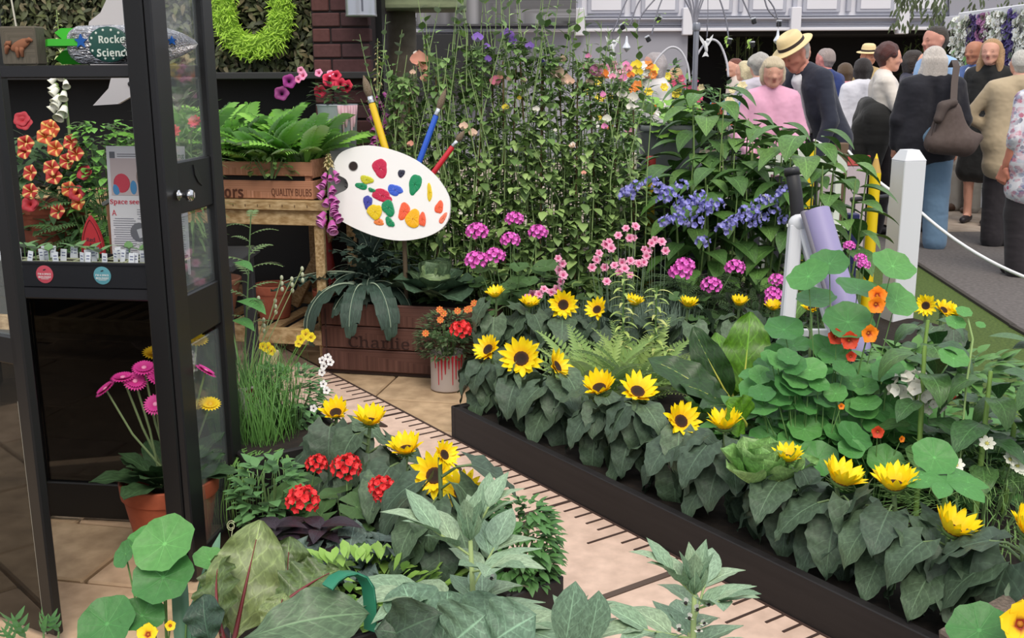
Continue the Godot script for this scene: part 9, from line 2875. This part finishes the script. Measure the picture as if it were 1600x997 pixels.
		if k in [0, 2, 3, 4]:
			for j in 7:
				part(b, "sprig_leaf", leafm("ovate", 0.05, 0.022, {"nl": 4, "nw": 3}), mat("sprig", 150, 188, 74, 0.5, {"back": 0.4}), tf(Vector3(rf(0, 0.03) * (1 if k < 3 else -1), rf(0.0, 0.05), 0), Vector3(rf(-1, 1), rf(-1, 0.6), rf(-0.2, 1))))
	# cut flower displays between thicket and crowd
	for q in [[975, 160, 6.8, "bank of white, pink and yellow cut flowers behind the right end of the sweet peas", [[236, 232, 226], [244, 244, 238], [240, 170, 196], [246, 220, 60], [246, 150, 60]], 0.24, 40, 100], [1000, 140, 9.2, "yellow lilies in front of the woman with the grey bob", [[246, 226, 70], [250, 236, 120]], 0.07, 9, 104], [1048, 140, 9.4, "yellow lilies behind the woman with the grey bob", [[246, 226, 70]], 0.06, 8, 98], [1068, 150, 10.0, "vase of deep pink lilies left of the steel pole", [[206, 60, 110], [220, 90, 130]], 0.14, 16, 122], [1130, 150, 8.4, "cream and orange flower arrangement under the bean leaves", [[240, 226, 180], [220, 110, 70], [120, 180, 206]], 0.2, 16, 132]]:
		var top := at(q[0], q[7], q[2]).y
		var b := flat(at(q[0], q[1], q[2]), 0.0)
		var fd := bush("flower_display", q[3], "flowers", b + UP * 0.5, Vector3(q[5], top - 0.5, 0.14), 240, leafm("ovate", 0.09, 0.04, {"nl": 4, "nw": 3}), mat("display_leaf", 92, 136, 70, 0.6, {"back": 0.3}))
		part(fd, "stand", boxm(Vector3(q[5] * 1.5, 0.49, 0.26), 0.006), mat("stand_pale", 206, 204, 196, 0.7), Transform3D(Basis.IDENTITY, UP * -0.25))
		rng.seed = int(q[0])
		for k in q[6]:
			var tn: Array = q[4][k % q[4].size()]
			var c := lin(tn[0], tn[1], tn[2])
			part(fd, "flower", daisy_mesh("disp%d%d%d" % [tn[0], tn[1], tn[2]], 6, c.lerp(Color.WHITE, 0.15), c, c.lerp(Color.BLACK, 0.15), 0.42, 2, 0.4), vcm(), tf(Vector3(rf(-1, 1) * q[5], (top - 0.5) * rf(0.55, 1.0), rf(0.05, 0.16)), Vector3(rf(-0.6, 0.6), rf(0.1, 0.8), 1), UP, rf(0.03, 0.046)))
	# the flower wall at the right edge
	var A := at(1492, 60, 11.5)
	var B := at(1680, 40, 9.0)
	var dir := flat(B - A)
	var wl := dir.length()
	var fx := Basis(dir.normalized(), UP, dir.normalized().cross(UP))
	t = thing("flower_wall", "upright white panel covered in columns of white, purple and mauve blooms", "flower wall", flat(A))
	var hgt := at(1492, 24, 11.5).y
	part(t, "panel", boxm(Vector3(snappedf(wl, 0.01), hgt + 0.05, 0.1), 0.01), mat("panel_white", 226, 226, 230, 0.6), Transform3D(fx, fx * Vector3(wl / 2, hgt / 2, -0.06)))
	rng.seed = 55
	var cols := [[236, 238, 232], [236, 238, 232], [74, 50, 120], [170, 110, 160], [236, 238, 232], [240, 240, 236], [78, 58, 134], [238, 240, 234], [238, 240, 234], [90, 66, 140], [180, 120, 170], [238, 240, 234]]
	var n := cols.size()
	for k in n:
		var tn: Array = cols[k]
		var c := lin(tn[0], tn[1], tn[2])
		var xs := []
		var tints := []
		for j in 420:
			var x := (k + rf(-0.1, 1.1)) * wl / n
			xs.append(tf(fx * Vector3(x, rf(0.55, hgt - 0.03), rf(0.0, 0.05)), fx * Vector3(rf(-0.6, 0.6), rf(-0.3, 0.8), 1), UP, rf(0.025, 0.04)))
			tints.append(c.lerp(lin(96, 120, 70), 0.75 if rng.randf() < 0.2 else rng.randf() * 0.12))
		many(t, "bloom_column", daisy_mesh("wallbloom", 5, Color.WHITE, Color.WHITE, lin(230, 220, 190), 0.5), vcm(), xs, tints)
	var gx := []
	for j in 500:
		gx.append(tf(fx * Vector3(rf(0, wl), rf(0.2, 0.75) if j % 3 else rf(0.6, 1.6), rf(0.0, 0.1)), fx * Vector3(rf(-1, 1), rf(-1, 0.5), 1), UP, rf(0.7, 1.3)))
	many(t, "foliage", leafm("ovate", 0.1, 0.04, {"nl": 4, "nw": 3}), mat("display_leaf", 92, 136, 70, 0.6, {"back": 0.3}), gx)
	# dark leafy branches hanging before the facade
	t = thing("hanging_foliage", "dark trailing foliage hanging in front of the wing above the crowd", "foliage", at(1440, 10, 13.0))
	gx = []
	for j in 200:
		gx.append(tf(Vector3(rf(-0.35, 0.35) + (0.9 if j % 4 == 0 else 0.0), rf(-0.25, 0.2), rf(-0.1, 0.1)), Vector3(rf(-0.6, 0.6), -1, rf(-0.5, 0.5)), Vector3(0, 0, 1), rf(0.6, 1.3)))
	many(t, "foliage", leafm("ovate", 0.11, 0.03, {"nl": 4, "nw": 3}), mat("hang_leaf", 84, 98, 66, 0.6, {"back": 0.2}), gx)
	rod(t, "branch", [Vector3(-0.4, 0.2, 0), Vector3(1.3, 0.24, 0)], 0.01, mat("stake", 92, 78, 60, 0.8))
